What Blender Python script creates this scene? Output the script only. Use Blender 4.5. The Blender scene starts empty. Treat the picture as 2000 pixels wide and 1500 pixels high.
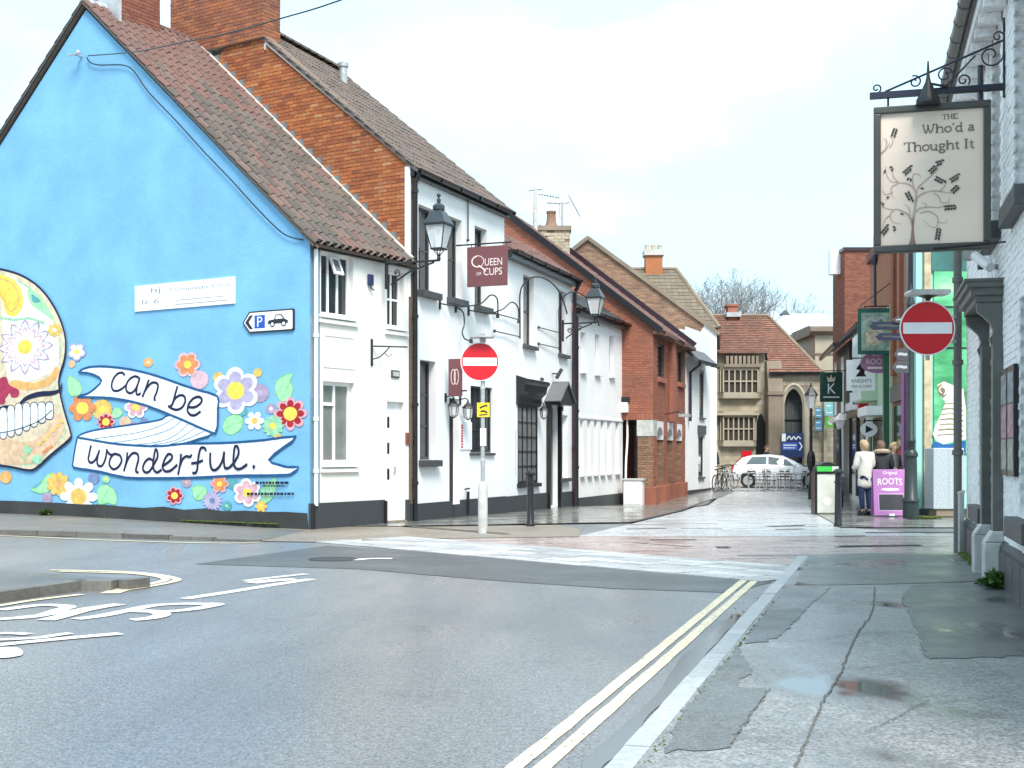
import bpy, math, random
from math import sin, cos, tan, pi, radians, atan2, sqrt, hypot
from mathutils import Vector, Matrix, Euler
random.seed(7)
SC = bpy.context.scene
COL = SC.collection

# ------------------------------------------------------------------ camera, sky, sun, exposure
CAM_H = 1.42
cam_data = bpy.data.cameras.new('camera')
cam = bpy.data.objects.new('camera', cam_data)
COL.objects.link(cam)
cam.location = (0, 0, CAM_H)
cam.rotation_euler = (pi/2, 0, 0)
cam_data.sensor_width = 36
cam_data.lens = 45
cam_data.shift_y = 0.067
cam_data.clip_end = 1500
SC.camera = cam

SUN_EL, SUN_AZ = radians(52), radians(164)          # azimuth clockwise from the view direction
world = bpy.data.worlds.new('World')
SC.world = world
world.use_nodes = True
wn, wl = world.node_tree.nodes, world.node_tree.links
bg = wn['Background']
sky = wn.new('ShaderNodeTexSky')
sky.sky_type = 'NISHITA'
sky.sun_disc = False
sky.sun_elevation = SUN_EL
sky.sun_rotation = SUN_AZ
sky.air_density = 1.0
sky.dust_density = 3.0
# broken bright overcast laid evenly over the whole sky
wtc = wn.new('ShaderNodeTexCoord')
wmap = wn.new('ShaderNodeMapping'); wmap.inputs['Scale'].default_value = (1.6, 1.6, 3.4)
wno = wn.new('ShaderNodeTexNoise'); wno.inputs['Scale'].default_value = 1.7; wno.inputs['Detail'].default_value = 5
wrp = wn.new('ShaderNodeValToRGB')
wrp.color_ramp.elements[0].position = .48; wrp.color_ramp.elements[0].color = (2.5, 3.7, 4.4, 1)
wrp.color_ramp.elements[1].position = .74; wrp.color_ramp.elements[1].color = (4.5, 4.7, 4.9, 1)
wmx = wn.new('ShaderNodeMix'); wmx.data_type = 'RGBA'; wmx.inputs[0].default_value = .94
wl.new(wtc.outputs['Generated'], wmap.inputs['Vector']); wl.new(wmap.outputs[0], wno.inputs['Vector'])
wl.new(wno.outputs['Fac'], wrp.inputs[0])
wl.new(sky.outputs[0], wmx.inputs[6]); wl.new(wrp.outputs[0], wmx.inputs[7])
wl.new(wmx.outputs[2], bg.inputs['Color'])
bg.inputs['Strength'].default_value = 0.1

sun_data = bpy.data.lights.new('sun', 'SUN')
sun_data.energy = 1.5
sun_data.angle = radians(22)
sun_data.color = (1.0, .95, .89)
sun = bpy.data.objects.new('sun', sun_data)
COL.objects.link(sun)
_sd = Vector((sin(SUN_AZ)*cos(SUN_EL), cos(SUN_AZ)*cos(SUN_EL), sin(SUN_EL)))
sun.rotation_euler = _sd.to_track_quat('Z', 'Y').to_euler()
vs = SC.view_settings
vs.view_transform = 'Standard'; vs.look = 'None'; vs.exposure = 1.85; vs.gamma = 1
vs.use_curve_mapping = False
SC.cycles.max_bounces = 6
SC.cycles.use_denoising = True

# ------------------------------------------------------------------ geometry of the place
F_PX, HOR = 2500.0, 884.0
_GZ = [(-50, 0), (26, 0), (31, -.05), (36, -.12), (41, -.27), (47, -.2), (52, -.08), (60, 0), (400, 0)]
def gz(y):                                            # the street dips a little half way along
    for (a, za), (b, zb) in zip(_GZ, _GZ[1:]):
        if a <= y <= b:
            return za + (zb-za)*(y-a)/(b-a)
    return 0
def G(px, py, z=0.0):                                 # a spot on the ground, in metres
    d = F_PX*(CAM_H-z)/(py-HOR)
    for _ in range(4):
        d = F_PX*(CAM_H-z-gz(d))/(py-HOR)
    return ((px-1000)/F_PX*d, d)

class Fr:
    """upright plane: local X left to right seen from outside, Y into the building, Z up"""
    def __init__(s, o, ang=None, xdir=None):
        s.o = o
        s.x = (sin(radians(ang)), cos(radians(ang))) if xdir is None else xdir
        s.y = (-s.x[1], s.x[0])
        s.rz = atan2(s.x[1], s.x[0])
    def at(s, px, py, off=0.0):
        u, w = (px-1000)/F_PX, (HOR-py)/F_PX
        d = (s.o[0]*s.y[0]+s.o[1]*s.y[1]+off)/(u*s.y[0]+s.y[1])
        X, Y = u*d-s.o[0], d-s.o[1]
        return (X*s.x[0]+Y*s.x[1], CAM_H+w*d)
    def sx(s, px, off=0.0):
        return s.at(px, 800, off)[0]
    def zz(s, px, py, off=0.0):
        return s.at(px, py, off)[1]
    def w(s, a, b=0.0, z=0.0):
        return Vector((s.o[0]+a*s.x[0]+b*s.y[0], s.o[1]+a*s.x[1]+b*s.y[1], z))

# ------------------------------------------------------------------ mesh helper
class MB:
    def __init__(s):
        s.v, s.f, s.m = [], [], []
    def poly(s, pts, mi=0):
        b = len(s.v); s.v += [tuple(p) for p in pts]; s.f.append(list(range(b, b+len(pts)))); s.m.append(mi)
    def box(s, x0, x1, y0, y1, z0, z1, mi=0):
        b = len(s.v)
        s.v += [(x0,y0,z0),(x1,y0,z0),(x1,y1,z0),(x0,y1,z0),(x0,y0,z1),(x1,y0,z1),(x1,y1,z1),(x0,y1,z1)]
        for q in ((0,1,5,4),(1,2,6,5),(2,3,7,6),(3,0,4,7),(4,5,6,7),(3,2,1,0)):
            s.f.append([b+i for i in q]); s.m.append(mi)
        return s
    def prism(s, poly, y0, y1, mi=0, ax='y'):           # polygon in (x,z) pushed along y (or in (y,z) along x, (x,y) along z)
        def P(a, c, t):
            return (a, t, c) if ax == 'y' else ((t, a, c) if ax == 'x' else (a, c, t))
        n = len(poly); b = len(s.v)
        s.v += [P(a, c, y0) for a, c in poly]+[P(a, c, y1) for a, c in poly]
        s.f.append(list(range(b, b+n))); s.f.append(list(range(b+2*n-1, b+n-1, -1))); s.m += [mi, mi]
        for i in range(n):
            j = (i+1) % n
            s.f.append([b+j, b+i, b+n+i, b+n+j]); s.m.append(mi)
        return s
    def tube(s, pts, r, n=8, mi=0, caps=True):
        pts = [Vector(p) for p in pts]; b = len(s.v); up = None
        rs = r if isinstance(r, (list, tuple)) else [r]*len(pts)
        for i, p in enumerate(pts):
            t = (pts[min(i+1, len(pts)-1)]-pts[max(i-1, 0)])
            t = t.normalized() if t.length > 1e-9 else Vector((0, 0, 1))
            if up is None:
                up = Vector((0, 0, 1)) if abs(t.z) < .9 else Vector((1, 0, 0))
            a = t.cross(up)
            if a.length < 1e-6: a = t.orthogonal()
            a.normalize(); c = a.cross(t).normalized(); up = c
            for k in range(n):
                q = p+(a*cos(2*pi*k/n)+c*sin(2*pi*k/n))*rs[i]
                s.v.append(tuple(q))
        for i in range(len(pts)-1):
            for k in range(n):
                k2 = (k+1) % n
                s.f.append([b+i*n+k, b+i*n+k2, b+(i+1)*n+k2, b+(i+1)*n+k]); s.m.append(mi)
        if caps:
            s.f.append([b+k for k in range(n)][::-1]); s.m.append(mi)
            e = b+(len(pts)-1)*n
            s.f.append([e+k for k in range(n)]); s.m.append(mi)
        return s
    def lathe(s, prof, c=(0,0,0), n=12, mi=0, a0=0.0, sx=1, sy=1):
        b = len(s.v)
        for r, z in prof:
            for k in range(n):
                a = a0+2*pi*k/n
                s.v.append((c[0]+r*cos(a)*sx, c[1]+r*sin(a)*sy, c[2]+z))
        for i in range(len(prof)-1):
            for k in range(n):
                k2 = (k+1) % n
                s.f.append([b+i*n+k, b+i*n+k2, b+(i+1)*n+k2, b+(i+1)*n+k]); s.m.append(mi)
        s.f.append([b+k for k in range(n)][::-1]); s.m.append(mi)
        e = b+(len(prof)-1)*n
        s.f.append([e+k for k in range(n)]); s.m.append(mi)
        return s
    def ball(s, c, r, n=10, k=7, mi=0, sc=(1,1,1)):
        pr = [(max(1e-4, r*sin(pi*i/k)), -r*cos(pi*i/k)*sc[2]) for i in range(k+1)]
        return s.lathe(pr, c, n, mi, 0, sc[0], sc[1])
    def loft(s, rings, mi=0, caps=True):
        b = len(s.v); n = len(rings[0])
        for r in rings: s.v += [tuple(p) for p in r]
        for i in range(len(rings)-1):
            for k in range(n):
                k2 = (k+1) % n
                s.f.append([b+i*n+k, b+i*n+k2, b+(i+1)*n+k2, b+(i+1)*n+k]); s.m.append(mi)
        if caps:
            s.f.append([b+k for k in range(n)][::-1]); s.m.append(mi)
            e = b+(len(rings)-1)*n
            s.f.append([e+k for k in range(n)]); s.m.append(mi)
        return s
    def mesh(s, name, mats):
        me = bpy.data.meshes.new(name)
        me.from_pydata(s.v, [], s.f)
        mats = mats if isinstance(mats, (list, tuple)) else [mats]
        for q in mats: me.materials.append(q)
        if len(mats) > 1: me.polygons.foreach_set('material_index', s.m)
        me.update()
        return me
    def build(s, name, mats, parent=None, smooth=False, loc=None, rz=None, bevel=0):
        me = s.mesh(name, mats)
        if smooth:
            me.polygons.foreach_set('use_smooth', [True]*len(me.polygons))
            try: me.set_sharp_from_angle(angle=radians(smooth if smooth is not True else 40))
            except Exception: pass
        o = bpy.data.objects.new(name, me); COL.objects.link(o)
        if parent is not None: o.parent = parent
        if loc is not None: o.location = loc
        if rz is not None: o.rotation_euler.z = rz
        if bevel:
            bv = o.modifiers.new('bevel', 'BEVEL'); bv.width = bevel; bv.segments = 2; bv.limit_method = 'ANGLE'; bv.angle_limit = radians(40)
        return o

def inst(me, name, parent, loc=(0,0,0), rot=None, scale=None):
    o = bpy.data.objects.new(name, me); COL.objects.link(o); o.parent = parent; o.location = loc
    if rot is not None: o.rotation_euler = rot
    if scale is not None: o.scale = scale
    return o
def tag(o, label, cat, group=None, kind=None):
    o['label'] = label; o['category'] = cat
    if group: o['group'] = group
    if kind: o['kind'] = kind
    return o
def thing(name, label, cat, loc=(0,0,0), rz=0.0, group=None):
    o = bpy.data.objects.new(name, None); COL.objects.link(o)
    o.location = loc; o.rotation_euler.z = rz; o.empty_display_size = .2
    return tag(o, label, cat, group)
def sub(name, parent, loc=(0,0,0), rot=(0,0,0)):       # an Empty that carries sub-parts
    o = bpy.data.objects.new(name, None); COL.objects.link(o); o.parent = parent
    o.location = loc; o.rotation_euler = rot; return o
def struct(o, label=None):
    o['kind'] = 'structure'
    if label: o['label'] = label
    return o
def copy_tree(o, parent=None):
    c = o.copy(); COL.objects.link(c); c.parent = parent
    for ch in list(o.children): copy_tree(ch, c)
    return c
def smooth_pts(pts, n=5, closed=False):
    P = [Vector(p) for p in pts]; out = []; N = len(P)
    rng = range(N) if closed else range(N-1)
    for i in rng:
        if closed: p0, p1, p2, p3 = P[i-1], P[i], P[(i+1) % N], P[(i+2) % N]
        else: p0, p1, p2, p3 = P[max(i-1, 0)], P[i], P[i+1], P[min(i+2, N-1)]
        for k in range(n):
            t = k/n
            out.append(.5*((2*p1)+(-p0+p2)*t+(2*p0-5*p1+4*p2-p3)*t*t+(-p0+3*p1-3*p2+p3)*t**3))
    if not closed: out.append(P[-1])
    return out

# ------------------------------------------------------------------ materials
def _nt(name):
    m = bpy.data.materials.new(name); m.use_nodes = True
    nt = m.node_tree; return m, nt.nodes, nt.links, nt.nodes['Principled BSDF']
def _mixc(N, L, fac, a, b, blend='MIX'):
    x = N.new('ShaderNodeMix'); x.data_type = 'RGBA'; x.blend_type = blend
    for sock, val in ((x.inputs[0], fac), (x.inputs[6], a), (x.inputs[7], b)):
        if hasattr(val, 'links'): L.new(val, sock)
        else: sock.default_value = val if not isinstance(val, tuple) else (*val[:3], 1)
    return x.outputs[2]
def _noise(N, L, co, scale, detail=4, rough=.55, vec_scale=None):
    n = N.new('ShaderNodeTexNoise'); n.inputs['Scale'].default_value = scale; n.inputs['Detail'].default_value = detail
    n.inputs['Roughness'].default_value = rough
    if vec_scale:
        mp = N.new('ShaderNodeMapping'); mp.inputs['Scale'].default_value = vec_scale
        L.new(co, mp.inputs['Vector']); co = mp.outputs[0]
    L.new(co, n.inputs['Vector']); return n.outputs['Fac']
def _ramp(N, L, fac, stops):
    r = N.new('ShaderNodeValToRGB'); e = r.color_ramp.elements
    while len(e) < len(stops): e.new(.5)
    for q, (p, c) in zip(e, stops):
        q.position = p; q.color = (c, c, c, 1) if not isinstance(c, tuple) else (*c[:3], 1)
    L.new(fac, r.inputs[0]); return r.outputs[0]
def _bump(N, L, b, h, strength, dist=.01):
    n = N.new('ShaderNodeBump'); n.inputs['Strength'].default_value = strength; n.inputs['Distance'].default_value = dist
    L.new(h, n.inputs['Height']); L.new(n.outputs[0], b.inputs['Normal'])
def plain(name, col, rough=.5, var=.12, scale=5, bump=0, metal=0, spec=.5, bscale=60, coat=0):
    m, N, L, b = _nt(name)
    tc = N.new('ShaderNodeTexCoord').outputs['Object']
    f = _noise(N, L, tc, scale)
    f2 = _ramp(N, L, f, [(.3, 0.0), (.7, 1.0)])
    lo = tuple(c*(1-var) for c in col); hi = tuple(min(1, c*(1+var*.8)) for c in col)
    L.new(_mixc(N, L, f2, lo, hi), b.inputs['Base Color'])
    b.inputs['Roughness'].default_value = rough; b.inputs['Metallic'].default_value = metal
    b.inputs['Specular IOR Level'].default_value = spec; b.inputs['Coat Weight'].default_value = coat
    if bump: _bump(N, L, b, _noise(N, L, tc, bscale, 3), bump)
    return m
def render_wall(name, col, stain=(.35, .34, .31), amt=.35, rough=.75, bump=.25, mottle=.1):
    """painted render or plaster: soft mottling, thin runs of dirt, fine relief"""
    m, N, L, b = _nt(name)
    tc = N.new('ShaderNodeTexCoord').outputs['Object']
    big = _ramp(N, L, _noise(N, L, tc, .9, 5), [(.35, 0.0), (.7, 1.0)])
    c = _mixc(N, L, big, tuple(x*(1-mottle) for x in col), col)
    run = _ramp(N, L, _noise(N, L, tc, 1.0, 4, .6, (7, 7, .55)), [(.60, 0.0), (.78, 1.0)])
    patch = _ramp(N, L, _noise(N, L, tc, 1.3, 3), [(.45, 0.0), (.75, 1.0)])
    mm = N.new('ShaderNodeMath'); mm.operation = 'MULTIPLY'; L.new(run, mm.inputs[0]); L.new(patch, mm.inputs[1])
    mm2 = N.new('ShaderNodeMath'); mm2.operation = 'MULTIPLY'; L.new(mm.outputs[0], mm2.inputs[0]); mm2.inputs[1].default_value = amt
    c = _mixc(N, L, mm2.outputs[0], c, stain)
    L.new(c, b.inputs['Base Color']); b.inputs['Roughness'].default_value = rough
    h = _mixc(N, L, .5, _noise(N, L, tc, 4, 4), _noise(N, L, tc, 45, 4))
    _bump(N, L, b, h, bump, .02)
    return m
def piece_mat(name, stops, rough=.8, bump=.4, dirt=(.06, .055, .05), dirt_amt=.35, bscale=40, spec=.4):
    """bricks, tiles, slabs: each piece its own tone"""
    m, N, L, b = _nt(name)
    tc = N.new('ShaderNodeTexCoord').outputs['Object']
    ge = N.new('ShaderNodeNewGeometry'); oi = N.new('ShaderNodeObjectInfo')
    ad = N.new('ShaderNodeMath'); ad.operation = 'ADD'; L.new(ge.outputs['Random Per Island'], ad.inputs[0]); L.new(oi.outputs['Random'], ad.inputs[1])
    fr = N.new('ShaderNodeMath'); fr.operation = 'FRACT'; L.new(ad.outputs[0], fr.inputs[0])
    c = _ramp(N, L, fr.outputs[0], stops)
    wp = ge.outputs['Position']
    d = _ramp(N, L, _noise(N, L, wp, 1.1, 5, .6), [(.45, 0.0), (.72, 1.0)])
    dm = N.new('ShaderNodeMath'); dm.operation = 'MULTIPLY'; L.new(d, dm.inputs[0]); dm.inputs[1].default_value = dirt_amt
    c = _mixc(N, L, dm.outputs[0], c, dirt)
    sp = _ramp(N, L, _noise(N, L, wp, 22, 3), [(.3, .8), (.7, 1.15)])
    c = _mixc(N, L, 1.0, c, sp, 'MULTIPLY')
    L.new(c, b.inputs['Base Color']); b.inputs['Roughness'].default_value = rough; b.inputs['Specular IOR Level'].default_value = spec
    _bump(N, L, b, _noise(N, L, wp, bscale, 3), bump, .006)
    return m
def wet_ground(name, lo, hi, speck=.35, r0=.22, r1=.62, bump=.35, wet_scale=.5, grain=95, patch_scale=.35, stretch=(1, 1, 1), bdist=.006, spec=.5, pud=None, coat=.16):
    """asphalt or paving after rain: grain, worn tracks, drier and wetter areas"""
    m, N, L, b = _nt(name)
    tc = N.new('ShaderNodeTexCoord').outputs['Object']
    p = _ramp(N, L, _noise(N, L, tc, patch_scale, 5, .6, stretch), [(.32, 0.0), (.68, 1.0)])
    c = _mixc(N, L, p, lo, hi)
    g = _ramp(N, L, _noise(N, L, tc, grain, 2), [(.32, 1-speck), (.66, 1+speck)])
    c = _mixc(N, L, 1.0, c, g, 'MULTIPLY')
    L.new(c, b.inputs['Base Color'])
    w = _ramp(N, L, _noise(N, L, tc, wet_scale, 4, .6, stretch), [(.36, r0), (.64, r1)])
    L.new(w, b.inputs['Roughness'])
    b.inputs['Specular IOR Level'].default_value = spec
    b.inputs['Coat Weight'].default_value = coat; b.inputs['Coat Roughness'].default_value = .38; b.inputs['Coat IOR'].default_value = 1.33
    hgt = _noise(N, L, tc, grain*.8, 3)
    # coarser stones and long worn streaks
    g2_ = _ramp(N, L, _noise(N, L, tc, grain*.33, 2), [(.35, 1-speck*.35), (.65, 1+speck*.35)])
    c = _mixc(N, L, 1.0, c, g2_, 'MULTIPLY'); L.new(c, b.inputs['Base Color'])
    oil = _ramp(N, L, _noise(N, L, tc, .9, 5, .65), [(.60, 1.0), (.74, .72)])
    c = _mixc(N, L, 1.0, c, oil, 'MULTIPLY'); L.new(c, b.inputs['Base Color'])
    if pud:
        k = _ramp(N, L, _noise(N, L, tc, pud[2], 4, .55, (1, .55, 1)), [(pud[0], 0.0), (pud[1], 1.0)])
        w = _mixc(N, L, k, w, (.035, .035, .035)); L.new(w, b.inputs['Roughness'])
        hgt = _mixc(N, L, k, hgt, (.5, .5, .5))
        L.new(_mixc(N, L, k, c, tuple(x*.55 for x in lo)), b.inputs['Base Color'])
    _bump(N, L, b, hgt, bump, bdist)
    return m
def glassy(name, col=(.02, .024, .028), rough=.06):
    m, N, L, b = _nt(name)
    tc = N.new('ShaderNodeTexCoord').outputs['Object']
    L.new(_mixc(N, L, _noise(N, L, tc, 2.5, 2), tuple(c*.6 for c in col), tuple(c*1.6 for c in col)), b.inputs['Base Color'])
    b.inputs['Roughness'].default_value = rough; b.inputs['Specular IOR Level'].default_value = .7
    _bump(N, L, b, _noise(N, L, tc, 3, 2), .06, .02)
    return m
def flat(name, col, rough=.6, spec=.3):
    return plain(name, col, rough, .22, 8, .5, 0, spec, 45)

M = {}
M['white'] = render_wall('white_render', (.84, .84, .82), amt=.3)
M['white2'] = render_wall('white_render_smooth', (.84, .84, .83), stain=(.30, .29, .27), amt=.5, bump=.25)
M['cream'] = render_wall('cream_render', (.80, .78, .73), stain=(.4, .37, .32), amt=.25)
M['blue'] = render_wall('blue_masonry_paint', (.205, .49, .755), stain=(.12, .31, .58), amt=.9, mottle=.2, bump=.8)
M['plinth'] = render_wall('black_plinth_paint', (.045, .05, .055), stain=(.12, .12, .12), amt=.4, rough=.55)
M['oldplinth'] = render_wall('weathered_dark_plinth', (.05, .052, .05), stain=(.16, .16, .15), amt=.9, rough=.8, mottle=.5)
M['black'] = plain('black_gloss_paint', (.012, .012, .014), .28, .2, 8, .05)
M['purpleblack'] = plain('dark_plum_paint', (.028, .014, .024), .32, .2, 8)
M['iron'] = plain('black_wrought_iron', (.014, .014, .016), .45, .3, 20, .15)
M['navyiron'] = plain('dark_navy_iron', (.012, .014, .035), .4, .2, 15)
M['upvc'] = plain('white_upvc', (.86, .86, .86), .3, .03, 4)
M['creampipe'] = plain('cream_pipe_paint', (.78, .74, .66), .4, .06, 5)
M['slate_sill'] = plain('slate_grey_sill', (.06, .062, .066), .5, .2, 10, .15)
M['darkframe'] = plain('charcoal_window_paint', (.035, .036, .042), .35, .2, 9)
M['glass'] = glassy('window_glass')
M['glass_dark'] = plain('old_leaded_glass', (.05, .042, .036), .45, .4, 9, .2, 0, .25)
M['glass_pale'] = glassy('window_glass_with_pale_blind', (.16, .16, .155), .1)
M['mortar'] = plain('lime_mortar', (.36, .32, .27), .9, .2, 12, .4)
M['mortar_dark'] = plain('sooty_mortar', (.20, .14, .10), .9, .25, 12, .4)
M['brick'] = piece_mat('orange_red_brick', [(0, (.30, .088, .035)), (.35, (.40, .125, .045)), (.7, (.46, .17, .062)), (.9, (.24, .07, .035)), (1, (.5, .24, .11))], dirt_amt=.3)
M['brick_chim'] = piece_mat('chimney_brick', [(0, (.24, .085, .05)), (.4, (.32, .12, .065)), (.75, (.4, .14, .06)), (1, (.2, .07, .045))], dirt_amt=.4)
M['brick_new'] = piece_mat('newer_red_brick', [(0, (.30, .105, .065)), (.5, (.36, .13, .08)), (1, (.27, .09, .055))], dirt_amt=.3)
M['brick_dull'] = piece_mat('dull_brown_brick', [(0, (.21, .12, .075)), (.5, (.28, .16, .10)), (.8, (.33, .19, .12)), (1, (.19, .105, .07))], dirt_amt=.35)
M['brick_dark'] = piece_mat('dark_red_brick', [(0, (.20, .07, .045)), (.5, (.25, .085, .055)), (1, (.29, .11, .07))], dirt_amt=.2)
M['brick_white'] = piece_mat('white_painted_brick', [(0, (.84, .84, .83)), (.5, (.87, .87, .86)), (1, (.90, .90, .89))], dirt=(.70, .69, .67), dirt_amt=.3, rough=.6)
M['pantile'] = piece_mat('weathered_clay_pantile', [(0, (.075, .06, .05)), (.4, (.105, .082, .067)), (.7, (.13, .098, .08)), (.9, (.17, .095, .072)), (1, (.09, .073, .063))], dirt=(.10, .095, .08), dirt_amt=.5, spec=.5, rough=.7)
M['pantile_red'] = piece_mat('pinkish_clay_pantile', [(0, (.15, .074, .06)), (.5, (.18, .093, .075)), (.8, (.13, .07, .058)), (1, (.21, .12, .096))], dirt=(.12, .09, .08), dirt_amt=.5, rough=.7)
M['conctile'] = piece_mat('brown_concrete_tile', [(0, (.105, .08, .068)), (.5, (.135, .105, .088)), (.85, (.16, .118, .097)), (1, (.095, .074, .066))], dirt=(.09, .085, .075), dirt_amt=.4, rough=.75)
M['claytile'] = piece_mat('red_brown_plain_tile', [(0, (.19, .085, .06)), (.5, (.23, .105, .075)), (.8, (.26, .13, .09)), (1, (.16, .078, .058))], dirt=(.11, .08, .06), dirt_amt=.6)
M['browntile'] = piece_mat('mossy_brown_tile', [(0, (.14, .115, .085)), (.5, (.18, .145, .105)), (1, (.21, .16, .12))], dirt=(.11, .11, .07), dirt_amt=.5)
M['slate'] = piece_mat('grey_roof_slate', [(0, (.085, .088, .095)), (.5, (.11, .112, .118)), (1, (.14, .14, .145))], dirt_amt=.2, rough=.5)
M['paleslate'] = plain('pale_lead_roof', (.42, .45, .48), .5, .2, 3, .2)
M['lead'] = plain('lead_flashing', (.42, .44, .46), .45, .2, 6, .2)
M['lead_dull'] = plain('dull_lead', (.15, .155, .16), .55, .25, 7, .2)
M['mortarwhite'] = plain('white_mortar_fillet', (.50, .48, .44), .8, .15, 9, .4)
M['stone'] = piece_mat('golden_ashlar_stone', [(0, (.38, .33, .24)), (.5, (.45, .39, .29)), (.8, (.50, .44, .34)), (1, (.32, .28, .21))], dirt=(.22, .19, .14), dirt_amt=.45)
M['stone_plain'] = render_wall('dressed_stone', (.45, .395, .30), stain=(.15, .13, .10), amt=.6, mottle=.25, bump=.4)
M['stone_dark'] = render_wall('dark_weathered_stone', (.28, .22, .16), stain=(.1, .09, .07), amt=.6, mottle=.35, bump=.5)
M['asphalt'] = wet_ground('wet_asphalt', (.120, .122, .127), (.190, .192, .198), .5, .22, .50, .4, .45, 60, .4, (1.6, .5, 1))
M['asphalt_new'] = wet_ground('damp_dark_asphalt', (.062, .064, .066), (.088, .090, .092), .45, .42, .62, .5, .8, 75, .6)
M['pave_tarmac'] = wet_ground('worn_pale_tarmac', (.16, .161, .162), (.25, .248, .245), .5, .32, .54, .45, .7, 55, .6, pud=(.54, .66, .75))
M['pave_dark'] = wet_ground('dark_patched_tarmac', (.085, .087, .087), (.13, .13, .127), .5, .3, .52, .5, 1.1, 60, .7, pud=(.55, .68, .85))
M['pave_beige'] = wet_ground('damp_beige_paving', (.19, .155, .12), (.26, .22, .175), .25, .4, .65, .25, .8, 40, .7)
M['pave_brown'] = wet_ground('damp_brown_grey_tarmac', (.12, .112, .10), (.18, .165, .15), .35, .4, .65, .4, .8, 60, .6)
M['street_wet'] = wet_ground('wet_pale_street_paving', (.34, .342, .345), (.47, .465, .46), .35, .16, .5, .2, .8, 14, .5, (1, 3.2, 1))
M['slab_wet'] = wet_ground('wet_grey_slabs', (.12, .118, .108), (.21, .205, .185), .25, .05, .35, .2, .9, 18, .8, (1, 2.2, 1))
M['redpave'] = wet_ground('wet_red_brick_paving', (.26, .17, .15), (.42, .34, .31), .35, .14, .5, .2, .9, 16, .7, (1, 3.0, 1))
M['granite'] = piece_mat('pale_granite_sett', [(0, (.36, .36, .37)), (.5, (.48, .48, .48)), (.85, (.58, .57, .55)), (1, (.30, .30, .31))], dirt=(.2, .19, .18), dirt_amt=.45, rough=.42, spec=.6, bump=.25)
M['kerb'] = piece_mat('wet_kerb_stone', [(0, (.30, .32, .33)), (.5, (.38, .40, .41)), (1, (.45, .46, .46))], dirt=(.14, .15, .14), dirt_amt=.35, rough=.35, spec=.6, bump=.3)
M['kerb_dark'] = piece_mat('dark_kerb_stone', [(0, (.11, .10, .09)), (.5, (.15, .14, .125)), (1, (.19, .18, .16))], dirt=(.05, .05, .04), dirt_amt=.5, rough=.55)
M['sandjoint'] = plain('dark_joint_grit', (.06, .055, .05), .7, .3, 20, .3)
M['crack'] = plain('crack_grit', (.11, .105, .095), .7, .4, 20, .3)
def worn_paint(name, col, thr):
    m, N, L, b = _nt(name); tc = N.new('ShaderNodeTexCoord').outputs['Object']
    k = _ramp(N, L, _noise(N, L, tc, 26, 5, .7), [(thr, 0.0), (thr+.07, 1.0)])
    k2 = _ramp(N, L, _noise(N, L, tc, 1.3, 3), [(.35, .35), (.6, 1.0)])
    mm = N.new('ShaderNodeMath'); mm.operation = 'MULTIPLY'; L.new(k, mm.inputs[0]); L.new(k2, mm.inputs[1])
    c = _mixc(N, L, _ramp(N, L, _noise(N, L, tc, 3, 4), [(.3, 0.0), (.7, 1.0)]), tuple(x*.82 for x in col), col)
    L.new(_mixc(N, L, mm.outputs[0], c, (.13, .135, .14)), b.inputs['Base Color']); b.inputs['Roughness'].default_value = .5
    _bump(N, L, b, _noise(N, L, tc, 60, 3), .3, .005)
    return m
M['cream_paint'] = worn_paint('worn_yellow_line_paint', (.76, .67, .46), .55)
M['road_white'] = worn_paint('worn_white_line_paint', (.76, .76, .75), .545)
M['water'] = None
m, N, L, b = _nt('standing_rain_water')
b.inputs['Base Color'].default_value = (.11, .115, .12, 1); b.inputs['Roughness'].default_value = .17; b.inputs['Specular IOR Level'].default_value = .6
_bump(N, L, b, _noise(N, L, N.new('ShaderNodeTexCoord').outputs['Object'], 5, 2), .02, .01)
M['water'] = m
M['moss'] = plain('bright_moss', (.075, .11, .02), .9, .5, 30, .6, 0, .2)
M['leafgreen'] = plain('weed_leaf', (.06, .13, .025), .55, .4, 20)
M['bark'] = plain('bare_bark', (.23, .22, .21), .9, .3, 8, .4)
M['redsign'] = plain('red_sign_sheet', (.58, .006, .014), .35, .06, 4)
M['signwhite'] = plain('white_sign_sheet', (.82, .82, .84), .35, .05, 4)
M['galv'] = plain('galvanised_steel', (.42, .43, .43), .45, .18, 10, .1, .35)
M['palepost'] = plain('pale_grey_post_paint', (.48, .48, .46), .5, .2, 6, .2)
M['maroon'] = plain('maroon_sign_board', (.165, .062, .07), .5, .1, 5)
M['signcream'] = plain('pale_pink_lettering', (.82, .70, .66), .5, .04, 5)
M['yellow'] = plain('yellow_notice', (.85, .60, .02), .45, .05, 6)
M['lampglass'] = None
m, N, L, b = _nt('frosted_lantern_glass')
b.inputs['Base Color'].default_value = (.86, .88, .88, 1); b.inputs['Roughness'].default_value = .2; b.inputs['Transmission Weight'].default_value = .55; b.inputs['IOR'].default_value = 1.12
_bump(N, L, b, _noise(N, L, N.new('ShaderNodeTexCoord').outputs['Object'], 9, 2), .1, .01)
M['lampglass'] = m

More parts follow.
